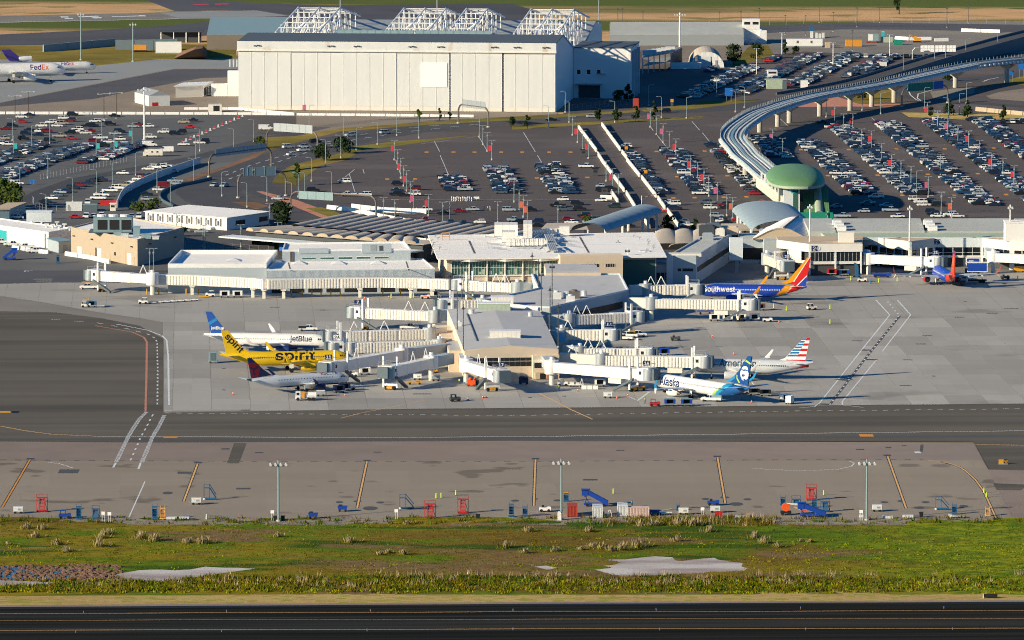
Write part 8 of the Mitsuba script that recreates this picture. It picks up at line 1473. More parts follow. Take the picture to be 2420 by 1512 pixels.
TG=(('baggage_tug','small dark tug with raised canopy before the pier front',9,1880,772,tug('dark_grey'),.3),('baggage_tug','white tug pulling a white cart beside the regional jet nose',9,912,538,tug('white_paint',False),0),('baggage_cart','white baggage cart behind the tug at the regional jet nose',9,1030,520,cart('container_white','white_paint'),.15),('baggage_cart','navy baggage cart in the shade of the regional jet, left one',9,785,690,cart('navy','navy'),.3),('baggage_cart','navy baggage cart in the shade of the regional jet, right one',9,835,672,cart('navy','navy'),.3),('baggage_tug','pale tug at the end of the navy baggage carts',9,885,662,tug('container_white',False),.3),('power_cart','dark power cart behind the fuel truck',9,612,722,gpu('steel'),0),
      ('orange_loader','bright orange machine at the pier left of gate 17 cab',9,2035,628,[('body',MB().box([0,0,1.0],(2.3,1.6,1.4)).tube([-.5,0,1.7],[-.2,0,2.4],.5,.3,n=9),'orange_paint'),('arm',MB().tube([.5,0,1.6],[1.2,0,2.6],.15,n=5),'orange_paint'),('engine',MB().box([1.5,.3,1.0],(1.2,1.2,1.3)),'black')]+whl((-.8,.8),.7,.4),0),('power_cart','white equipment cart by the yellow lift left of the pier',9,1700,578,gpu('steel'),.1),('yellow_loader','yellow towbar frame right of the unused bridge cab',9,1495,612,[('frame',MB().box([0,0,.7],(4.5,.3,.2)).box([-.3,.6,.8],(3.8,.25,.2)).tube([-2.,0,.4],[2.4,.4,1.3],.12,n=5),'yellow_paint'),('axle',MB().box([.5,.3,.5],(.3,1.5,.2)),'yellow_paint')]+whl((-1.2,1.5),.6,.3),0),('service_van','white service unit behind the yellow towbar',9,1525,568,gpu('white_paint'),0),('yellow_lift','yellow scissor lift between the bridges left of the pier',9,1690,500,[('mast',MB().box([-.5,0,1.7],(.3,.3,3.2)).box([.5,0,1.7],(.3,.3,3.2)).box([0,0,1.5],(1.2,.3,.2)),'yellow_paint'),('base',MB().box([0,0,.4],(1.8,1.3,.5)),'yellow_paint')]+whl((-.6,.6),.6,.25),0),
      ('dark_van','dark blue van in the shade at the pier front',10,110,608,[('body',MB().box([0,0,1.2],(2.6,1.9,1.5)).box([0,.2,2.0],(2.3,1.6,.5)),'navy'),('windscreen',MB().box([0,-.98,1.7],(2.0,.06,.5)),'car_glass')]+whl((-.9,.9),.85,.35),0),('baggage_tug','white tug with tan canopy by the gate 14 column',10,478,625,tug('white_paint'),0),('baggage_cart','white flatbed cluttered with boxes under the gate 14 bridge',10,600,632,[('deck',MB().box([0,0,.6],(4.0,1.6,.25)),'white_paint'),('box',MB().box([-1,0,1.0],(1.2,1.2,.6)),'cream_paint'),('box',MB().box([.6,0,.95],(1.0,1.1,.5)),'container_white')]+whl((-1.3,1.3),.7,.3),0),('folding_steps','white folding steps under the gate 14 bridge',10,660,635,[('leg',MB().tube([-.6,0,0],[0,0,2.4],.08,n=4).tube([0,0,2.4],[.7,0,0],.08,n=4),'cream_paint'),('rung',MB().box([0,0,1.],(.8,.4,.06)).box([0,0,1.7],(.45,.4,.06)),'cream_paint')],0),('water_barrier','row of white water barriers under the gate 14 bridge',10,735,655,[('block',MB().box([-1.6,0,.5],(1.4,.6,1.0)),'white_paint'),('block',MB().box([0,0,.5],(1.4,.6,1.0)),'white_paint'),('block',MB().box([1.6,0,.5],(1.4,.6,1.0)),'white_paint')],-.1),('baggage_cart','white and blue covered cart under the gate 14 bridge',10,832,632,cart('white_paint','white_paint'),0),('power_cart','white power cart on the open apron before gate 14',10,905,740,gpu('white_paint'),0),('baggage_tug','yellow tug at the gate 14 bridge wheels',10,1215,668,tug('yellow_paint',False),0),
      ('baggage_tug','red tug pulling two blue baggage carts at the taxiway edge',10,1350,818,tug('red_paint'),0),('baggage_cart','blue curtained baggage cart behind the red tug, first',10,1492,816,cart('blue_paint','pole_blue'),0),('baggage_cart','blue curtained baggage cart behind the red tug, second',10,1650,816,cart('blue_paint','pole_blue'),0),('baggage_cart','shaded dark baggage cart under the blue tail, left one',10,2292,712,cart('black','steel'),0),('baggage_cart','shaded dark baggage cart under the blue tail, right one',10,2395,722,cart('black','steel'),0),('baggage_cart','white enclosed cart with open side at the right of the blue tail',11,165,775,cart('white_paint','white_paint'),.35),('baggage_cart','white enclosed cart nearest the camera right of the blue tail',11,205,795,[('body',MB().box([0,0,1.35],(2.6,1.6,1.9)),'white_paint'),('drawbar',MB().tube([-1.3,0,.5],[-2,0,.5],.06,n=4),'black')]+whl((-.9,.9),.7,.28),1.2),('belt_loader','dark baggage belt under the blue tail',10,2170,700,[('belt',MB().hexa(np.array([[-2.6,-.5,.9],[2.6,-.5,1.9],[2.6,.5,1.9],[-2.6,.5,.9]]),np.array([[-2.6,-.5,1.15],[2.6,-.5,2.15],[2.6,.5,2.15],[-2.6,.5,1.15]])),'dark_grey'),('chassis',MB().box([0,0,.6],(4,1.4,.5)),'grey_paint')]+whl((-1.4,1.4),.7,.35),0),('yellow_post','tall yellow safety post beside the blue tail',10,2170,757,post('ochre',2.1,.16),0),
      ('baggage_tug','dark tug on the open apron right of gate 8A',10,1545,197,tug('dark_grey',False),0),('baggage_tug','small white tug alone on the right apron',7,412,1418,tug('cream_paint'),.3),('baggage_cart','blue dolly with cover at the ribbed bridge right of the pier',10,1440,338,cart('blue_paint','blue_paint'),0),
      ('baggage_cart','white framed baggage cart, leftmost of the train of four','k',1262,1468,cart('white_paint','white_paint'),0),('baggage_cart','white framed baggage cart, second of the train of four','k',1424,1466,cart('white_paint','white_paint'),0),('baggage_cart','white framed baggage cart, third of the train of four','k',1584,1464,cart('white_paint','white_paint'),0),('baggage_cart','white framed baggage cart, rightmost of the train of four','k',1748,1464,cart('white_paint','white_paint'),0),('baggage_tug','white tug at the right end of the baggage cart train','k',1905,1478,tug('white_paint',False),0),('belt_loader','blue belt loader with yellow seat under the long cream bridge','k',1150,1388,[('belt',MB().box([0,0,1.1],(5,1.0,.35)),'blue_paint'),('seat',MB().box([.2,-.4,1.6],(.7,.6,.5)),'yellow_paint')]+whl((-1.4,1.4),.6,.35),0),('baggage_cart','dark red cart at the end of the long cream bridge','k',1818,1338,cart('dark_grey','container_red'),0),
      ('belt_loader','blue belt loader parked before gate 20',7,1072,1112,[('belt',MB().box([0,0,1.2],(6.4,1.1,.5)),'blue_paint'),('cab',MB().box([2.4,0,1.0],(1.6,1.6,1.0)),'blue_paint'),('chassis',MB().box([0,0,.6],(5,1.4,.5)),'navy')]+whl((-2,2),.7,.4),0),('baggage_tug','pale tug before the blue loaders of gate 20',7,890,1155,tug('cream_paint',False),0),('belt_loader','tall teal blue loader mast at gate 20',7,838,1110,[('mast',MB().box([0,0,2.0],(1.1,1.2,3.4)).hexa(np.array([[-.6,-.5,3.6],[.5,-.5,3.6],[.5,.5,3.6],[-.6,.5,3.6]]),np.array([[-.9,-.5,4.6],[-.2,-.5,4.6],[-.2,.5,4.6],[-.9,.5,4.6]])),'stair_blue'),('base',MB().box([0,0,.5],(2.4,1.5,.6)),'stair_blue')]+whl((-.8,.8),.7,.35),0),('baggage_cart','red cart under gate 20',7,602,1092,cart('red_paint','red_paint'),0),('baggage_cart','blue grey cart under gate 20',7,720,1098,cart('blue_paint','pole_blue'),0),('yellow_loader','yellow loader deck under gate 20',7,722,1052,[('deck',MB().box([0,0,1.5],(4.4,1.8,.5)),'yellow_paint'),('cab',MB().box([.2,0,2.2],(1.0,1.2,.9)),'cream_paint'),('chassis',MB().box([0,0,.8],(3.6,1.5,.6)),'dark_grey')]+whl((-1.3,1.3),.8,.4),0),('water_drum','small blue drum before the blue loaders',7,966,1172,[('drum',MB().tube([0,0,0],[0,0,.95],.32,n=10),'sky_blue'),('lid',MB().tube([0,0,.95],[0,0,1.02],.34,n=10),'sky_blue')],0),
      ('yellow_loader','yellow ground unit at the right edge by gate 21',7,2375,1062,[('body',MB().box([0,0,1.1],(3.6,1.8,1.4)),'yellow_paint'),('stripe',MB().box([0,-.92,.9],(3.4,.04,.3)),'ochre')]+whl((-1.2,1.2),.8,.35),0),('baggage_tug','dark tug in the shadow right of the tail seen from behind',7,2240,1130,tug('dark_grey',False),0),('pushback_tug','low dark tow tug below the tail seen from behind',7,1800,1185,[('body',MB().box([0,0,.6],(4.2,2.0,.7)),'dark_grey'),('cab',MB().box([1.3,0,1.2],(1.1,1.5,.6)),'black')]+whl((-1.4,1.4),.9,.45),-.5),
      ('service_tug','yellow tug with open frame on the upper left apron',4,812,1394,tug('cream_paint')+[('rack',MB().box([.2,0,2.6],(1.8,1.2,.12)).tube([-.6,-.5,2.],[-.6,-.5,3.2],.06,n=4).tube([1.,-.5,2.],[1.,-.5,3.2],.06,n=4),'yellow_paint')],0),('baggage_cart','dark teal box cart beside the yellow framed tug',4,866,1394,cart('stair_blue','pole_blue'),0),('dolly','flat white dolly beside the teal box cart',4,940,1394,[('deck',MB().box([0,0,.5],(3.2,1.5,.16)),'container_white'),('rail',MB().box([-1.5,0,.8],(.1,1.4,.5)),'container_white')]+whl((-1,1),.6,.22),0),('baggage_tug','white tug heading the string of empty dollies',4,1352,1362,tug('white_paint'),math.pi),('baggage_tug','white and yellow tug before the corridor',4,1985,1296,tug('white_paint'),math.pi),('baggage_cart','white framed cart before the corridor, left one',4,2124,1302,cart('white_paint','white_paint'),0),('baggage_cart','white framed cart before the corridor, right one',4,2244,1302,cart('white_paint','white_paint'),0),('yellow_loader','yellow towbar beside the white and yellow tug',4,1930,1300,[('bar',MB().box([0,-.6,.35],(3.2,.3,.3)),'yellow_paint'),('hitch',MB().box([-1.5,-.5,.6],(.3,.5,.6)),'yellow_paint')],0),('baggage_tug','white tug with orange stripe at the corridor end',5,1600,1314,tug('white_paint',False)+[('stripe',MB().box([0,-.77,.75],(2.6,.04,.25)),'orange_paint')],0),('baggage_cart','cream cart at the corridor end',5,1690,1300,cart('cream_paint','container_white'),0),('toilet_truck','dark teal lift truck behind the yellow airliner tail',8,2012,408,[('box',MB().box([0,0,1.9],(2.3,2.4,2.6)),'pole_blue'),('tarpaulin',MB().box([.1,-1.22,1.9],(1.6,.08,2.2)),'guide_dark'),('chassis',MB().box([0,0,.5],(2.5,2.2,.4)),'steel')]+whl((-.7,.7),1.0,.35),0),
      ('passenger_stairs','blue passenger stairs at the left edge by the white building',4,95,948,stairtruck(L=4.6,h=3.0,flip=-1),0),('step_ladder','thin blue ladder stand before the beige building',4,548,978,ladder('stair_blue',2.6,.9),0))
for nm,lb,t,x,y,pr_,yw in TG:add(nm,lb,nm.replace('_',' '),t,x,y,pr_,yw)
for i in range(7):add('dolly',f'empty white dolly in the string, {ordinal(i + 1)} behind the white tug','dolly',4,1440+66*i,1358-4*i,[('deck',MB().box([0,0,.45],(2.4,1.4,.16)),'white_paint'),('ring',MB().tube([0,0,.53],[0,0,.62],.6,n=10),'container_white')]+whl((-.8,.8),.55,.2),.05,group='string of empty dollies')
add('fuel_truck','white fuel service truck in front of the regional jet','truck',9,470,762,[('cab',MB().hexa(np.array([[-2.9,-1.1,.5],[-1.4,-1.1,.5],[-1.4,1.1,.5],[-2.9,1.1,.5]]),np.array([[-2.7,-1.05,2.5],[-1.4,-1.05,2.5],[-1.4,1.05,2.5],[-2.7,1.05,2.5]])),'white_paint'),('windscreen',MB().box([-2.75,0,1.9],(.25,1.8,.8)).box([-2.1,-1.09,1.9],(.8,.05,.7)),'car_glass'),('tank',MB().tube([.6,0,1.5],[2.9,0,1.5],.85,n=12),'white_paint'),('hose_reel',MB().tube([0,-.6,1.3],[0,.6,1.3],.6,n=10),'container_white'),('equipment_rack',MB().box([-.7,-.4,1.6],(.9,1.2,1.7)),'ochre'),('chassis',MB().box([0,0,.65],(5.8,1.6,.3)),'grey_paint')]+whl((-2.1,.9,2.1),1.0,.48),0)
add('catering_truck','white cabbed catering truck with raised blue box at gate 21','truck',7,1935,1160,[('cab',MB().box([-2.8,0,1.3],(2.4,2.2,1.9)),'white_paint'),('windscreen',MB().box([-4.02,0,1.7],(.06,1.9,.7)).box([-2.8,-1.12,1.7],(1.2,.05,.6)),'car_glass'),('chassis',MB().box([.4,0,.8],(8,1.8,.4)),'black'),('lift',MB().tube([-1,-.7,1.],[3.4,-.7,3.6],.12,n=5).tube([3.4,-.7,1.],[-1,-.7,3.6],.12,n=5),'grey_paint'),('box',MB().box([1.4,0,5.0],(6.0,2.4,2.8)),'blue_paint'),('box_frame',MB().box([1.4,0,6.45],(6.3,2.6,.2)).box([1.4,0,3.6],(6.3,2.6,.25)).box([4.5,0,5],(.2,2.6,2.8)),'white_paint')]+whl((-2.8,2.4,3.4),1.0,.48),0)
add('catering_truck','second blue box catering truck behind the tail at gate 21','truck',7,1935,1085,[('box',MB().box([0,0,4.0],(4.2,2.4,2.8)),'blue_paint'),('box_frame',MB().box([0,0,5.45],(4.4,2.6,.2)).box([-2.1,0,4],(.16,2.5,2.8)).box([2.1,0,4],(.16,2.5,2.8)),'white_paint'),('chassis',MB().box([0,0,1.2],(5,2,1.6)),'dark_grey'),('print',MB().box([-.6,-1.22,4.6],(1.5,.03,.25)).box([-.6,-1.22,4.3],(1.3,.03,.2)),'pale_blue_wall')]+whl((-1.6,1.6),1.0,.48),0)
def apron_pickup(label,t,x,y,yaw,colour='white',extra=()):
    k=thing('service_pickup',label,'pickup truck');tw=at(P(t,x,y)+[0,0,.06],yaw);part(k,'body',car_ply('pickup',colour),None,tw=tw);part(k,'windows',CARGLASS['pickup'],None,tw=tw)
    for wx,wy in KIND['pickup'][2]:part(k,'wheel',WHEELS[.40],None,tw=tw@T().translate([wx,wy,0]))
    for nm,mb,m in extra:part(k,nm,mb,m,tw=tw)
apron_pickup('white pickup with black bed behind the white and blue airliner',9,492,105,0.,'white',[('bed_liner',MB().box([-1.7,0,1.1],(2.3,2.04,.5)),'black')])
apron_pickup('white pickup parked at the gate 8A bridge, nearest one',10,1052,192,math.pi-.2);apron_pickup('white pickup behind the nearest one at gate 8A',10,1100,168,math.pi-.2);apron_pickup('white pickup with yellow load right of gate 8A',10,1180,160,.1,'white',[('load',MB().box([-1.5,0,1.5],(1.8,1.4,.6)),'yellow_paint')])
apron_pickup('white flatbed service truck in front of the blue tailed airliner',10,1885,772,math.pi-.25,'white',[('water_tank',MB().box([-1.6,0,1.5],(2.8,2.0,.7)),'pole_blue')]);apron_pickup('white service pickup with ladder rack under the left bridge',4,838,1222,math.pi,'white',[('ladder_rack',MB().tube([-2.6,-.8,2.2],[2.2,-.8,2.2],.06,n=4).tube([-2.6,.8,2.2],[2.2,.8,2.2],.06,n=4).tube([-2.4,-.8,1.],[-2.4,-.8,2.2],.05,n=4).tube([.2,-.8,1.6],[.2,-.8,2.2],.05,n=4),'pale_yellow')])
apron_pickup('white van like pickup behind the ribbed bridge of the blue airliner',9,1450,92,0.)
def person(label,t,x,y,vest,yaw=0.,stride=.18,trousers='navy'):
    import manifold3d as m3
    k=thing('person',label,'person');tw=at(P(t,x,y)+[0,0,.07],yaw)
    def bone(a,b_,ra,rb):return m3.Manifold.batch_hull([m3.Manifold.sphere(ra,12).translate(a),m3.Manifold.sphere(rb,12).translate(b_)])
    s=stride
    bones=[bone((0,-.10,.92),(s,-.1,.50),.095,.065),bone((s,-.1,.50),(s*.6,-.1,.10),.062,.045),bone((s*.6,-.1,.06),(s*.6+.17,-.1,.05),.05,.04),bone((0,.10,.92),(-s*.5,.1,.50),.095,.065),bone((-s*.5,.1,.50),(-s*1.3,.1,.12),.062,.045),bone((-s*1.3,.1,.06),(-s*1.3+.17,.1,.05),.05,.04),
             bone((0,-.09,.95),(0,.09,.95),.12,.12),bone((0,0,.98),(.02,0,1.30),.14,.16),bone((.02,-.17,1.38),(.02,.17,1.38),.085,.085),bone((.02,-.19,1.38),(-s*.6,-.25,1.10),.06,.045),bone((-s*.6,-.25,1.10),(0,-.26,.86),.043,.035),bone((.02,.19,1.38),(s*.8,.25,1.10),.06,.045),bone((s*.8,.25,1.10),(s+.12,.25,.90),.043,.035),bone((.02,0,1.42),(.03,0,1.55),.055,.05),bone((.03,0,1.60),(.05,0,1.67),.10,.095)]
    for hx,hy,hz in((0,-.26,.86),(s+.12,.25,.90)):
        for f in range(4):bones.append(bone((hx,hy,hz),(hx+.02+.012*f,hy-.03+.02*f,hz-.10-.01*(f%2)),.022,.010))
        bones.append(bone((hx,hy,hz),(hx+.06,hy,hz-.05),.018,.011))
    body=m3.Manifold.batch_boolean(bones,m3.OpType.Add);mm=body.refine_to_length(.06).to_mesh();tmesh=trimesh.Trimesh(mm.vert_properties[:,:3],mm.tri_verts);trimesh.smoothing.filter_taubin(tmesh,iterations=4);v=np.array(tmesh.vertices)
    tc,vc,sk={'navy':(.02,.03,.06),'white':(.6,.6,.6)}[trousers],(.03,.04,.08),(.42,.26,.18)
    c=np.array([sk if z>1.5 or(z<.93 and abs(y_)>.215)else(tc if z<.98 else vc)for x_,y_,z in v]);part(k,'body',(v,tmesh.faces),'painted',smooth=True,tw=tw,color=c)
    ve=m3.Manifold.batch_hull([m3.Manifold.sphere(.19,14).translate((.01,0,1.02)),m3.Manifold.sphere(.17,14).translate((.02,-.12,1.36)),m3.Manifold.sphere(.17,14).translate((.02,.12,1.36))]);part(k,'vest',ve,vest,tw=tw)
    hair=m3.Manifold.sphere(.115,14).scale((1,.95,.8)).translate((.02,0,1.70));part(k,'hair',hair,'black',tw=tw)
for lb,t,x,y,ve,yw,tr_ in(('ramp worker in lime vest walking before gate 14',10,445,672,'lime',2.2,'navy'),('ramp worker in yellow vest behind the red tug',10,1258,792,'lime',0.,'navy'),('ramp worker in orange top standing at the white carts',11,112,752,'orange_paint',1.,'white'),('ramp worker in yellow vest at the regional jet wing',9,540,662,'lime',2.4,'navy'),('ramp worker in lime vest beside the orange machine',9,1922,612,'lime',1.,'navy'),('pedestrian in dark clothes crossing the car park, left one',5,2152,476,'navy',0.,'navy'),('pedestrian in white top crossing the car park, middle one',5,2190,482,'white_paint',0.,'navy'),('pedestrian in pale clothes crossing the car park, right one',5,2212,478,'pale_blue_wall',3.,'white'),('worker in cyan jacket behind the pink white container',14,1132,258,'sky_blue',1.2,'navy')):person(lb,t,x,y,ve,yw,trousers=tr_)
k=thing('taxiway_sign','yellow lit taxiway direction sign at the right','sign');p=q(11,2222,1364)
part(k,'arrow_panel',MB().box(p+[-.5,0,.75],(1.25,.3,1.0)),'yellow_paint');s_=part(k,'letter_panel',MB().box(p+[.62,0,.75],(.9,.3,1.0)),'black')
for txt,x,m,hld in(('W',.3,'yellow_paint',s_),):tm=meshkit.text_mesh(txt,.6,.02,True);v=np.array(tm.vertices);part(hld,'lettering',(np.c_[p[0]+x+v[:,0],p[1]-.16-v[:,2],.45+v[:,1]],tm.faces),m)
part(k,'base',MB().box(p+[0,0,.12],(2.3,.5,.24)),'steel')
k=thing('taxiway_sign','black backed sign with pale end plate by the near taxiway','sign');p=q(15,2100,1118);part(k,'panel',MB().box(p+[.1,0,.6],(3.0,.3,.8)),'black');part(k,'end_plate',MB().box(p+[-1.55,0,.5],(.12,.6,.95)),'cream_paint')
for i,(t,x,y)in enumerate(((12,790,1264),(12,2140,1254),(12,717,1447),(12,2093,1440),(13,1080,1247),(13,1050,1430),(14,10,1242),(14,1362,1237),(14,10,1422),(14,1395,1422),(15,308,1224),(15,1663,1217),(15,358,1422),(15,1745,1420))):
    add('taxiway_light',f'blue taxiway edge light, {ordinal(sum(1 for a in ((12, 790, 1), (12, 2140, 1), (13, 1080, 1), (14, 10, 1), (14, 1362, 1), (15, 308, 1), (15, 1663, 1)) if D(a[0], a[1], 0)[0] <= D(t, x, 0)[0] + 60))} from the left along the {"far" if y < 1300 else "near"} edge','light',t,x,y,[('stem',MB().tube([0,0,0],[0,0,.35],.05,n=6),'ochre'),('lens',MB().tube([0,0,.35],[0,0,.6],.11,.07,n=8),'sign_blue')],group='blue taxiway edge lights')
for lb,t,x,y,w,h,z,m in(('blue road sign at the far car park entrance',2,2048,960,3.3,3.4,2.4,'sign_blue'),('blue road sign on two legs at the right edge, nearer one',3,2292,775,2.8,1.7,3.2,'sign_blue'),('blue and green road sign at the right edge',3,2398,740,3.,3.2,4.,'sign_blue'),('yellow diamond warning sign before the shaded lot',2,1512,1005,1.3,1.3,1.8,'ochre'),('white parking sign panel at the guideway foot',3,342,850,3.2,3.6,.6,'white_paint'),('red and white striped sign by the annexe',2,1170,1040,2.4,4.6,.3,'container_red'),('blue sign by the left car park fence',4,303,235,2.0,1.2,.8,'sign_blue'),('blue sign board at the road behind the white building',4,465,560,2.2,1.5,1.,'sign_blue'),('yellow diamond sign at the orange car',6,1263,165,1.2,1.2,1.6,'ochre'),('yellow diamond sign in the exit lane',2,1080,1450,1.2,1.2,1.6,'ochre'),('blue sign at the far car park',3,978,720,1.9,1.2,.8,'sign_blue'),('white sign board in the far car park',3,768,735,1.7,1.5,.8,'white_paint')):
    p=q(t,x,y);k=thing('road_sign',lb,'sign');part(k,'panel',MB().box(p+[0,0,z+h/2],(w,.12,h)),m);part(k,'legs',MB().box(p+[-w*.3,.1,z/2],(.12,.12,z)).box(p+[w*.3,.1,z/2],(.12,.12,z)),'steel',kind='stuff')
k=thing('barrier_arm','red and white height barrier across the exit lane','barrier');a,c=q(6,1225,455),q(6,1395,395);part(k,'post',MB().tube(a,a+[0,0,4.4],.18,n=6),'white_paint')
b0,b1=a+[0,0,3.6],np.r_[c[:2],3.2]
for i in range(6):part(k,'arm_section',MB().tube(b0+(b1-b0)*i/6,b0+(b1-b0)*(i+1)/6,.14,n=6),'white_paint' if i%2 else 'red_banner')
k=thing('barrier_arm','red and white barrier arm nearer the terminal','barrier');a,c=q(6,1350,500),q(6,1485,496)
for i in range(6):part(k,'arm_section',MB().tube(a+(c-a)*i/6+[0,0,1.],a+(c-a)*(i+1)/6+[0,0,1.],.16,n=6),'white_paint' if i%2 else 'red_banner')
part(k,'pedestal',MB().box(c+[0,0,.7],(.7,.7,1.4)),'red_banner')
for i,(t,x,y,lb)in enumerate(((2,675,1480,'black ticket booth at the far end of the exit lane wall'),(6,788,150,'dark ticket booth by the exit lane wall'),(6,875,332,'black ticket shelter at the ticket island'),(4,1068,482,'cream ticket booth beside the red block wall'))):
    add('ticket_booth',lb,'booth',t,x,y,[('walls',MB().box([0,0,1.3],(2.0,2.0,2.5)),'cream_paint' if i==3 else 'dark_grey'),('window',MB().box([0,-1.02,1.7],(1.4,.05,.8)),'black'),('roof',MB().box([0,0,2.65],(2.5,2.5,.2)),'white_paint' if i==3 else 'black')])
for i in range(12):add('ticket_bollard',f'white striped bollard at the car park ticket machines, {ordinal(i + 1)} from the left','bollard',5,1850+17*i,385+(i%3)*3,[('shaft',MB().tube([0,0,0],[0,0,1.5],.2,n=7),'white_paint'),('band',MB().tube([0,0,.5],[0,0,.7],.21,n=7),'red_banner')],group='white bollards at the ticket machines')
add('notice_board','white notice panel right of the white bollards','sign',5,2083,385,[('panel',MB().box([0,0,1.0],(2.0,.15,.8)),'white_paint'),('legs',MB().box([0,0,.3],(.2,.2,.6)),'grey_paint')])
def wallpath(name,label,pts,h,w,m,cat='wall'):
    k=thing(name,label,cat);g=catmull([[*W(*D(*p))[:2],0]for p in pts],5)
    for a,c in zip(g[:-1],g[1:]):d=(c-a)[:2];d=d/np.linalg.norm(d);n=np.array([-d[1],d[0]])*w/2;lo=np.array([[*(a[:2]-n),0],[*(c[:2]-n),0],[*(c[:2]+n),0],[*(a[:2]+n),0]]);hi=lo.copy();hi[:,2]=h;part(k,'section',MB().hexa(lo,hi),m)
    return k
wallpath('curved_wall','pale grey curved wall between the walled lot and the road',[(4,1105,455),(4,1160,345),(4,1260,275),(4,1500,170),(4,1890,35)],2.6,.3,'container_white');add('red_block_wall','bright red block wall at the end of the curved wall','wall',4,1040,425,[('block',MB().box([-1.8,0,.8],(3.5,1,1.6)),'red_paint'),('block',MB().box([1.8,0,.8],(3.5,1,1.6)),'red_paint')])
wallpath('dark_retaining_wall','dark curved retaining wall inside the road bend',[(4,1640,450),(4,1540,400),(4,1510,350),(4,1540,310),(4,1650,262),(4,1800,230),(4,2000,185)],1.1,.4,'guide_dark')
add('yard_cabin','white site cabin at the end of the walled lot','cabin',4,700,485,[('walls',MB().box([0,1.4,1.5],(5.6,2.8,2.9)),'container_white'),('roof',MB().box([0,1.4,3.05],(5.8,3.,.2)),'white_paint'),('door',MB().box([-1.8,-.03,1.2],(.8,.05,2.)),'grey_paint')]);add('yard_cabin','grey screened yard cabin right of the white one','cabin',4,850,488,[('walls',MB().box([0,1.4,1.2],(5.,2.8,2.4)),'guide_dark'),('roof',MB().box([0,1.4,2.5],(5.2,3.,.15)),'pole_blue')])
def fence(label,pts,h,step=3.2,m='steel'):
    k=thing('wire_fence',label,'fence');ls=LineString([W(*D(*p))[:2]for p in pts]);b,r=MB(),MB();n=int(ls.length/step);pp_=[np.array(ls.interpolate(ls.length*i/n).coords[0])for i in range(n+1)]
    for a in pp_:b.tube([*a,0],[*a,h],.06,n=4)
    for a,c in zip(pp_[:-1],pp_[1:]):
        for z in(.1,h*.5,h-.05):r.tube([*a,z],[*c,z],.03,n=3)
    part(k,'posts',b,m,kind='stuff');part(k,'wires',r,m,kind='stuff')
fence('wire fence along the shaded annexe yard',[(2,430,1055),(2,640,1035),(2,900,1005),(2,1190,985)],2.4);fence('wire fence along the left car park road side',[(4,380,190),(4,520,160),(4,900,80),(4,1200,20)],2.2);fence('wire fence around the yard before the vaulted hall',[(4,1750,845),(4,2100,860),(4,2419,880),(5,120,885)],2.6);fence('wire fence curving round the walled lot',[(4,310,400),(4,340,460),(4,420,485),(4,620,488)],2.2);fence('far wire fence along the green field',[(2,920,272),(3,0,236),(3,900,212),(3,2419,232)],2.6,9)
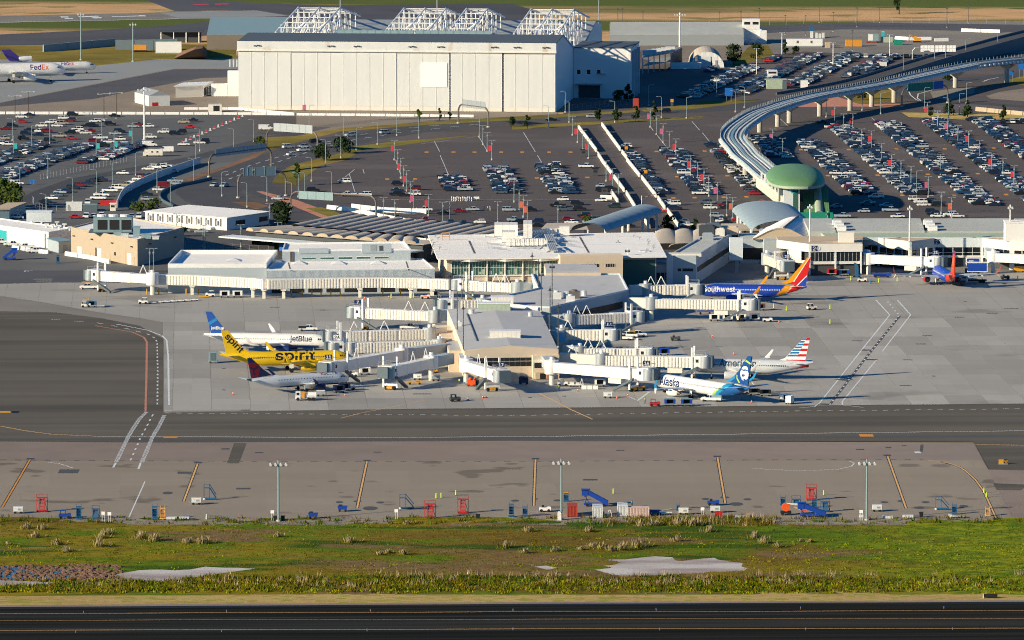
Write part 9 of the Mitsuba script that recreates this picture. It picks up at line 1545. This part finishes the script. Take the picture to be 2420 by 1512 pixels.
for nm,lb,cat,t,x,y,pr_ in(('site_trailer','long white site trailer with two small windows at the upper right','trailer',3,345,445,[('body',MB().box([0,1.5,2.1],(17.,3,3.2)),'white_paint'),('window',MB().box([-3.2,-.03,2.3],(1.1,.06,1.2)),'arch_brown'),('window',MB().box([3.3,-.03,2.3],(1.1,.06,1.2)),'arch_brown'),('skirt',MB().box([0,1.5,.3],(16.5,2.6,.5)),'grey_paint')]),('cargo_box','orange yellow cargo container at the upper right','container',3,808,442,container('ochre',7.8,2.6,3.0)),('box_truck','blue sided box truck with white rear and red base','truck',3,985,405,[('box',MB().box([0.6,2.,2.5],(4.6,6,3.4)),'pole_blue'),('rear_door',MB().box([-.9,-1.03,2.6],(2.3,.08,3.)),'white_paint'),('base',MB().box([-.4,0,.5],(5.,2.4,.6)),'container_red')]+whl((-1.,2.),1.,.5)),('skip','pale green skip at the upper right','skip',3,1122,402,[('tub',MB().box([0,0,1.3],(5.6,3,2.4)),'pale_green'),('rim',MB().box([0,0,2.55],(5.8,3.2,.15)),'pale_green')]),('skip','dark green skip right of the pale green one','skip',3,1230,425,[('tub',MB().box([0,0,1.1],(4.,2.4,2.)),'sign_green'),('rim',MB().box([0,0,2.15],(4.2,2.6,.15)),'sign_green')]),('digger','orange yellow digger among the barriers at the upper right','excavator',3,1400,402,[('body',MB().box([.6,0,1.4],(3.2,2,1.4)),'ochre'),('cab',MB().box([-.4,0,2.3],(1.2,1.4,1.4)),'ochre'),('boom',MB().tube([-1.,0,1.8],[-2.8,0,3.6],.25,n=5).tube([-2.8,0,3.6],[-3.4,0,1.0],.2,n=5),'ochre'),('track',MB().box([.4,0,.4],(3.6,2.2,.7)),'black')]),('plywood_box','tan plywood box beside the site trailer','box',3,564,455,[('walls',MB().box([0,1,1.3],(2.4,2,2.6)),'tan_panel'),('lid',MB().box([0,1,2.65],(2.6,2.2,.12)),'tan_panel')]),('portable_toilet','turquoise portable toilet behind the green skip','portable toilet',3,1088,350,[('cabin',MB().box([0,0,1.2],(1.3,1.3,2.4)),'teal_banner'),('roof',MB().box([0,0,2.45],(1.4,1.4,.15)),'white_paint')]),('water_tower','small dark tank on white legs behind the site trailer','tank',3,412,360,[('tank',MB().box([0,0,4.4],(2.4,2,2.)),'stair_blue'),('legs',MB().box([0,0,1.7],(1.4,1.4,3.4)),'container_white')]),('switch_gear','row of pale cabinets behind the site trailer','cabinet',3,490,362,[('cabinet',MB().box([-1.6,0,1.3],(1.2,1,2.6)),'container_white'),('cabinet',MB().box([0,0,1.1],(1.4,1,2.2)),'container_white'),('cabinet',MB().box([1.6,0,1.3],(1.2,1,2.6)),'container_white')]),
        ('blue_truck','bright blue box truck standing alone left of the high mast','truck',2,1045,320,[('box',MB().box([0,2,1.9],(2.8,5,2.5)),'sky_blue'),('cab',MB().box([0,-1.0,1.3],(2.5,1.4,1.7)),'sky_blue'),('windscreen',MB().box([0,-1.72,1.6],(2.1,.06,.7)),'car_glass')]+whl((-1.0,1.0),.9,.45)),('blue_truck','bright blue box truck, left one of the pair','truck',2,1860,318,[('box',MB().box([0,2,1.9],(2.8,5,2.5)),'sky_blue'),('cab',MB().box([0,-1.0,1.3],(2.5,1.4,1.7)),'sky_blue'),('windscreen',MB().box([0,-1.72,1.6],(2.1,.06,.7)),'car_glass')]+whl((-1.0,1.0),.9,.45)),('blue_truck','bright blue box truck, right one of the pair','truck',2,1937,316,[('box',MB().box([0,2,1.9],(2.8,5,2.5)),'sky_blue'),('cab',MB().box([0,-1.0,1.3],(2.5,1.4,1.7)),'sky_blue'),('windscreen',MB().box([0,-1.72,1.6],(2.1,.06,.7)),'car_glass')]+whl((-1.0,1.0),.9,.45)),('far_hut','white hut behind the high mast, left one','hut',2,1608,268,[('walls',MB().box([0,1,1.1],(2.6,2,2.2)),'white_paint'),('roof',MB().box([0,1,2.25],(2.8,2.2,.15)),'container_white'),('window',MB().box([.6,-.03,1.3],(.8,.05,.8)),'black')]),('far_hut','dark hut between two white huts','hut',2,1684,266,[('walls',MB().box([0,1,1.2],(3,2,2.4)),'guide_dark'),('roof',MB().box([0,1,2.45],(3.2,2.2,.15)),'dark_grey')]),('far_hut','white hut with dark windows, right one','hut',2,1757,268,[('walls',MB().box([0,1,1.1],(2.6,2,2.2)),'white_paint'),('roof',MB().box([0,1,2.25],(2.8,2.2,.15)),'container_white'),('window',MB().box([0,-.03,1.4],(2.0,.05,.8)),'black')]),('far_loader','orange red loader standing behind the blue truck pair','loader',2,1858,258,[('body',MB().box([0,0,1.2],(1.8,1.8,1.6)),'orange_paint'),('mast',MB().box([.3,0,2.3],(.8,.6,1.2)),'orange_paint')]),('far_loader','dark red pump unit beside the orange loader','loader',2,1808,262,[('body',MB().box([0,0,1.3],(1.5,1.5,2.4)),'guide_dark'),('base',MB().box([0,0,.3],(2.2,1.6,.5)),'container_red')]),('ticket_kiosk','grey green kiosk with dark canopy in the far car park','kiosk',3,60,842,[('walls',MB().box([0,2,2.0],(7,4,4.0)),'pale_green'),('side',MB().box([4.4,2,1.9],(2.,4,3.8)),'guide_dark'),('roof',MB().box([.6,2,4.1],(9.4,4.4,.25)),'pale_green')]),('coach','white coach with dark windows at the left of the far car park','coach',3,40,738,[('body',MB().box([0,1.5,2.0],(4.4,7,2.6)),'white_paint'),('windows',MB().box([0,-2.03,2.5],(3.6,.06,.9)),'black')]+whl((-1.3,1.3),1.,.5))):add(nm,lb,cat,t,x,y,pr_)
for lb,pts in(('white barriers at the site yard, left run',[(3,1205,372),(3,1300,382),(3,1550,380)]),('white barriers at the site yard, right run',[(3,1575,392),(3,1710,390)]),('long white pipe like barriers at the far right road',[(3,1830,300),(3,2200,312)])):blocks('site_barrier',lb,pts,1.6,1.2,9.)
for i in range(16):add('far_cone',f'{ordinal(i + 1)} marker down the diagonal red and white row of the left car park','marker',0,2290-38*i,1105+16.5*i,[('post',MB().box([0,0,.55],(.5,.4,1.1)),'red_banner' if i%2 else 'white_paint'),('foot',MB().box([0,0,.06],(1.2,.6,.12)),'white_paint')],group='diagonal row of red and white markers')
flat1=[(14,785,850),(14,880,872),(14,960,892),(14,1250,906),(14,1480,896),(14,1700,880),(14,2000,866),(14,2190,852),(14,2200,790),(14,1900,740),(14,1700,757),(14,1560,772),(14,1500,735),(14,1350,720),(14,1150,745),(14,910,758),(14,1090,786),(14,885,810),(14,950,832)]
flat2=[(12,980,905),(12,1150,892),(12,1280,852),(12,1500,848),(12,1780,852),(12,1950,820),(12,2200,832),(12,2430,838),(12,2100,880),(12,1700,942),(12,1480,966),(12,1250,946),(12,1100,916)]
flat3=[(12,-300,950),(12,0,948),(12,300,960),(12,620,976),(12,400,992),(12,0,1002),(12,-300,1004)]
flat4=[(14,228,820),(14,330,812),(14,415,830),(14,330,842)]
FL=[Polygon(gp(f)).buffer(0)for f in(flat1,flat2,flat3,flat4)];wet=Polygon(gp([(12,-300,800),(12,0,805),(12,400,830),(12,700,840),(12,1000,850),(12,1000,930),(12,500,950),(12,-300,945)])).buffer(0)
low=unary_union(FL+[wet]);lowb=low.buffer(2)
import shapely
def hz(xy):
    xy=np.atleast_2d(xy);p3_=np.c_[xy,np.zeros(len(xy))]
    h=1.0*(meshkit.fbm(p3_*[.06,.09,1],4,3)-.42)+.35*(meshkit.fbm(p3_*[.3,.35,1],3,9)-.5)
    y0_,y1_=W(1209,1405)[1],W(1209,1221)[1];e=np.clip(np.minimum(xy[:,1]-y0_,y1_-xy[:,1])/5,0,1)
    dd=shapely.distance(shapely.points(xy),low);return.02+np.maximum(0,h)*e*np.clip(dd/3,0,1)
ya,yb=W(1209,1411)[1],W(1209,1221)[1];GX,GY=np.arange(-330,331,1.1),np.linspace(ya-1,yb+1,int((yb-ya)/1.0));XX,YY=np.meshgrid(GX,GY);XX2=XX.ravel();YY2=YY.ravel()+(XX2*.018);V=np.c_[XX2,YY2,hz(np.c_[XX2,YY2])];nx,ny=len(GX),len(GY)
I=np.arange((ny-1)*nx).reshape(ny-1,nx)[:,:-1].ravel();struct('grassland','rough olive green grassland between apron and near taxiway',(V,np.vstack([np.c_[I,I+1,I+nx+1],np.c_[I,I+nx+1,I+nx]])),'grass_land',smooth=True)
for f,lb in zip(FL,('large pale grey dried mud flat in the grassland','pinkish grey dried mud flat at the left','pale strip of dried mud at the left edge','small pale dried patch left of the large mud flat')):
    g=f.buffer(1.2).buffer(-1.0);ring=np.array(g.exterior.segmentize(1.5).coords);nn_=(meshkit.noise(np.c_[ring*.35,np.zeros(len(ring))],5)-.5)*2.4;c_=np.array(g.centroid.coords[0]);dr_=ring-c_;ring=ring+dr_/(np.linalg.norm(dr_,axis=1,keepdims=True)+1e-6)*nn_[:,None]
    struct('mud_flat',lb,flats([Polygon(ring).buffer(0)],.05),'salt')
struct('wet_mud','dark wet mud with clods at the left',flats([wet],.045),'earth')
pud=[];r8=np.random.default_rng(4)
for i in range(70):
    p=q(12,r8.uniform(-150,640),r8.uniform(815,925));a=r8.uniform(.5,2.2);t=np.arange(12)*.5236;pud.append(Polygon(p[:2]+np.c_[np.cos(t)*a*1.3,np.sin(t)*a*1.6]*(.7+.6*r8.random(12))[:,None]))
struct('puddle_water','shallow blue puddles between the mud clods',flats([unary_union(pud)],.058),'water_dark')
cl=MB()
for i in range(900):
    p=q(12,r8.uniform(-200,1150),r8.uniform(805,955));s=r8.uniform(.15,.55);t=np.arange(6)*1.047;cl.loft([np.c_[p[0]+np.cos(t)*s*1.3,p[1]+np.sin(t)*s*1.5,np.full(6,.04)],np.c_[p[0]+np.cos(t)*s*.7,p[1]+np.sin(t)*s*.8,np.full(6,s*.7)]])
solo('mud_clods','dark clods of mud and grass tussocks in the wet ground','mud',cl,'earth',kind='stuff')
def tufts(n,xr,yr,hr,cols,seed,wid=.05,blades=5,spread=.25,dens=None,lean=.35):
    r=np.random.default_rng(seed);xs=r.uniform(*xr,n);ys=r.uniform(*yr,n)
    if dens is not None:k=dens(xs,ys)>r.random(n);xs,ys=xs[k],ys[k];n=len(xs)
    base=np.array([W(x,y)[:2]for x,y in zip(xs,ys)]);keep=~shapely.contains_xy(low,base[:,0],base[:,1]);base=base[keep];n=len(base);z=hz(base)
    m=n*blades;B=np.repeat(np.c_[base,z],blades,0)+np.c_[r.normal(0,spread,(m,2)),np.zeros(m)];h=r.uniform(*hr,m);a=r.uniform(0,6.283,m);w=wid*(.7+.8*r.random(m));dx=np.c_[np.cos(a),np.sin(a),np.zeros(m)]*w[:,None];tip=B+np.c_[r.normal(0,lean,(m,2))*h[:,None],h]
    V=np.stack([B-dx,B+dx,tip],1).reshape(-1,3);F=np.arange(3*m).reshape(-1,3);c=np.asarray(cols);ci=np.repeat(r.integers(len(c),size=n),blades);C=np.repeat(c[ci]*(.7+.6*r.random((m,1))),3,0);return V,F,C
def cat3(*ps):
    V,F,C,k=[],[],[],0
    for v,f,c in ps:V.append(v);F.append(f+k);C.append(c);k+=len(v)
    return np.vstack(V),np.vstack(F),np.vstack(C)
OL,GR,YG,ST=[(.15,.122,.006),(.13,.115,.004),(.17,.12,.010),(.13,.08,.012)],[(.065,.115,.001),(.085,.125,.002),(.045,.085,.001)],[(.27,.27,.003),(.32,.28,.004),(.20,.24,.002)],[(.40,.31,.18),(.46,.37,.24),(.34,.25,.12)]
EX=(-150,2570)
gz_=lambda x,y:np.clip((meshkit.fbm(np.c_[x*.006,y*.045,np.zeros(len(x))],3,21)-.46)*7,0,1)
east=lambda x,y:np.clip((x-1850)/150,0,1);west=lambda x,y:1-.8*np.clip((x-1850)/150,0,1)
v,f,c=cat3(tufts(13000,EX,(1226,1398),(.08,.26),OL,1,.10,5,.5,lambda x,y:west(x,y)*(1-gz_(x,y))),tufts(13000,EX,(1226,1398),(.08,.30),GR,2,.11,5,.5,lambda x,y:np.maximum(gz_(x,y),east(x,y))*.8),tufts(4200,EX,(1226,1398),(.12,.40),YG,3,.11,5,.5,lambda x,y:.7*gz_(x+400,y+90)*west(x,y)+.55*east(x,y)*(y>1275)))
solo('grass','olive and green grass tussocks covering the grassland','grass',(v,f),'leafy',kind='stuff',color=c)
fr=lambda x,y:.25+.75*(x<2060)*(.55+.45*np.sin(x*.043+3*np.sin(x*.011)))
v,f,c=cat3(tufts(4600,EX,(1364,1400),(.3,1.1),GR+OL,11,.13,7,.5,fr),tufts(2300,EX,(1372,1403),(.2,.7),YG,12,.14,7,.6,fr),tufts(1500,EX,(1356,1388),(.6,1.7),ST,13,.07,6,.4,lambda x,y:fr(x,y)*np.clip((meshkit.fbm(np.c_[x*.02,y*.1,0*x],3,5)-.42)*6,0,1),.2),tufts(900,EX,(1223,1240),(.5,1.3),GR+OL,14,.12,7,.5,lambda x,y:.35+.65*((x>1435)&(x<1830))),tufts(300,(1430,1830),(1226,1246),(.8,1.9),ST+OL,15,.07,7,.45,lambda x,y:.3+.7*np.sin(x*.09)**2,.22))
solo('reed_fringe','fringe of reeds and bright shrubs along the grass edges','reeds',(v,f),'leafy',kind='stuff',color=c)
PG=[(12,930,640,2.4),(12,955,560,1.9),(12,1330,565,2.6),(12,1460,582,2.4),(12,330,560,1.9),(12,540,622,1.8),(12,1920,604,2.4),(12,1770,596,1.7),(12,625,694,1.6),(12,1010,524,2.),(12,75,624,1.2),(12,395,480,1.8),(12,250,470,1.8),(13,205,540,1.6),(13,880,592,2.0),(13,1395,706,1.6),(13,1250,692,1.2),(13,2355,642,2.2),(13,1168,706,1.1),(13,1425,424,1.2),(14,145,492,1.7),(14,730,492,1.8),(14,1195,640,2.9),(14,1040,672,2.4),(14,925,682,1.6),(14,400,682,1.6),(14,122,692,1.5),(14,860,664,1.9),(14,1215,436,2.0),(14,1570,438,2.6),(14,1712,440,2.4),(14,1320,440,1.8),(14,2240,392,2.4),(14,1862,492,1.9),(14,2290,548,2.1),(14,2392,606,2.2),(14,655,672,1.1),(14,762,646,1.6),(14,1560,590,1.9),(15,90,642,1.4),(15,310,592,1.0),(15,400,596,1.0)]
PG.sort(key=lambda a:D(*a[:3])[0])
for i,(t,x,y,h)in enumerate(PG):
    p=q(t,x,y);r=np.random.default_rng(500+i);V,F,C,k_=[],[],[],0;z0_=float(hz(p[:2])[0])
    for b_ in range(190):
        st_=b_<80;a=r.uniform(0,6.283);rad=abs(r.normal(0,(.42 if st_ else.6)*h));B=p+[rad*math.cos(a)*1.25,rad*math.sin(a),z0_];hh=h*r.uniform(.35,1.0)*math.exp(-.35*rad/h)if st_ else h*r.uniform(.15,.5);w=.045 if st_ else.09;ln_=r.normal(0,.13 if st_ else.4,2)*hh;d=np.array([math.cos(a+1.57),math.sin(a+1.57),0])*w
        tip=B+[ln_[0]+.3*rad*math.cos(a),ln_[1]+.3*rad*math.sin(a),hh];mid_=B*.35+tip*.65;cc=np.array(ST[r.integers(3)]if st_ else(YG+OL)[r.integers(5)])*r.uniform(.7,1.2)
        if st_:V+=[B-d*.5,B+d*.5,mid_+d*1.9,tip,mid_-d*1.9];F+=[[k_,k_+1,k_+2],[k_,k_+2,k_+4],[k_+4,k_+2,k_+3]];C+=[cc]*5;k_+=5
        else:V+=[B-d,B+d,tip];F+=[[k_,k_+1,k_+2]];C+=[cc]*3;k_+=3
    key=thing('pampas_grass',f'{"tall" if h > 1.9 else "low"} straw coloured pampas grass clump, {ordinal(i + 1)} from the left in the grassland','grass clump','pampas grass clumps');part(key,'plumes',(np.array(V),np.array(F)),'leafy',color=np.array(C))
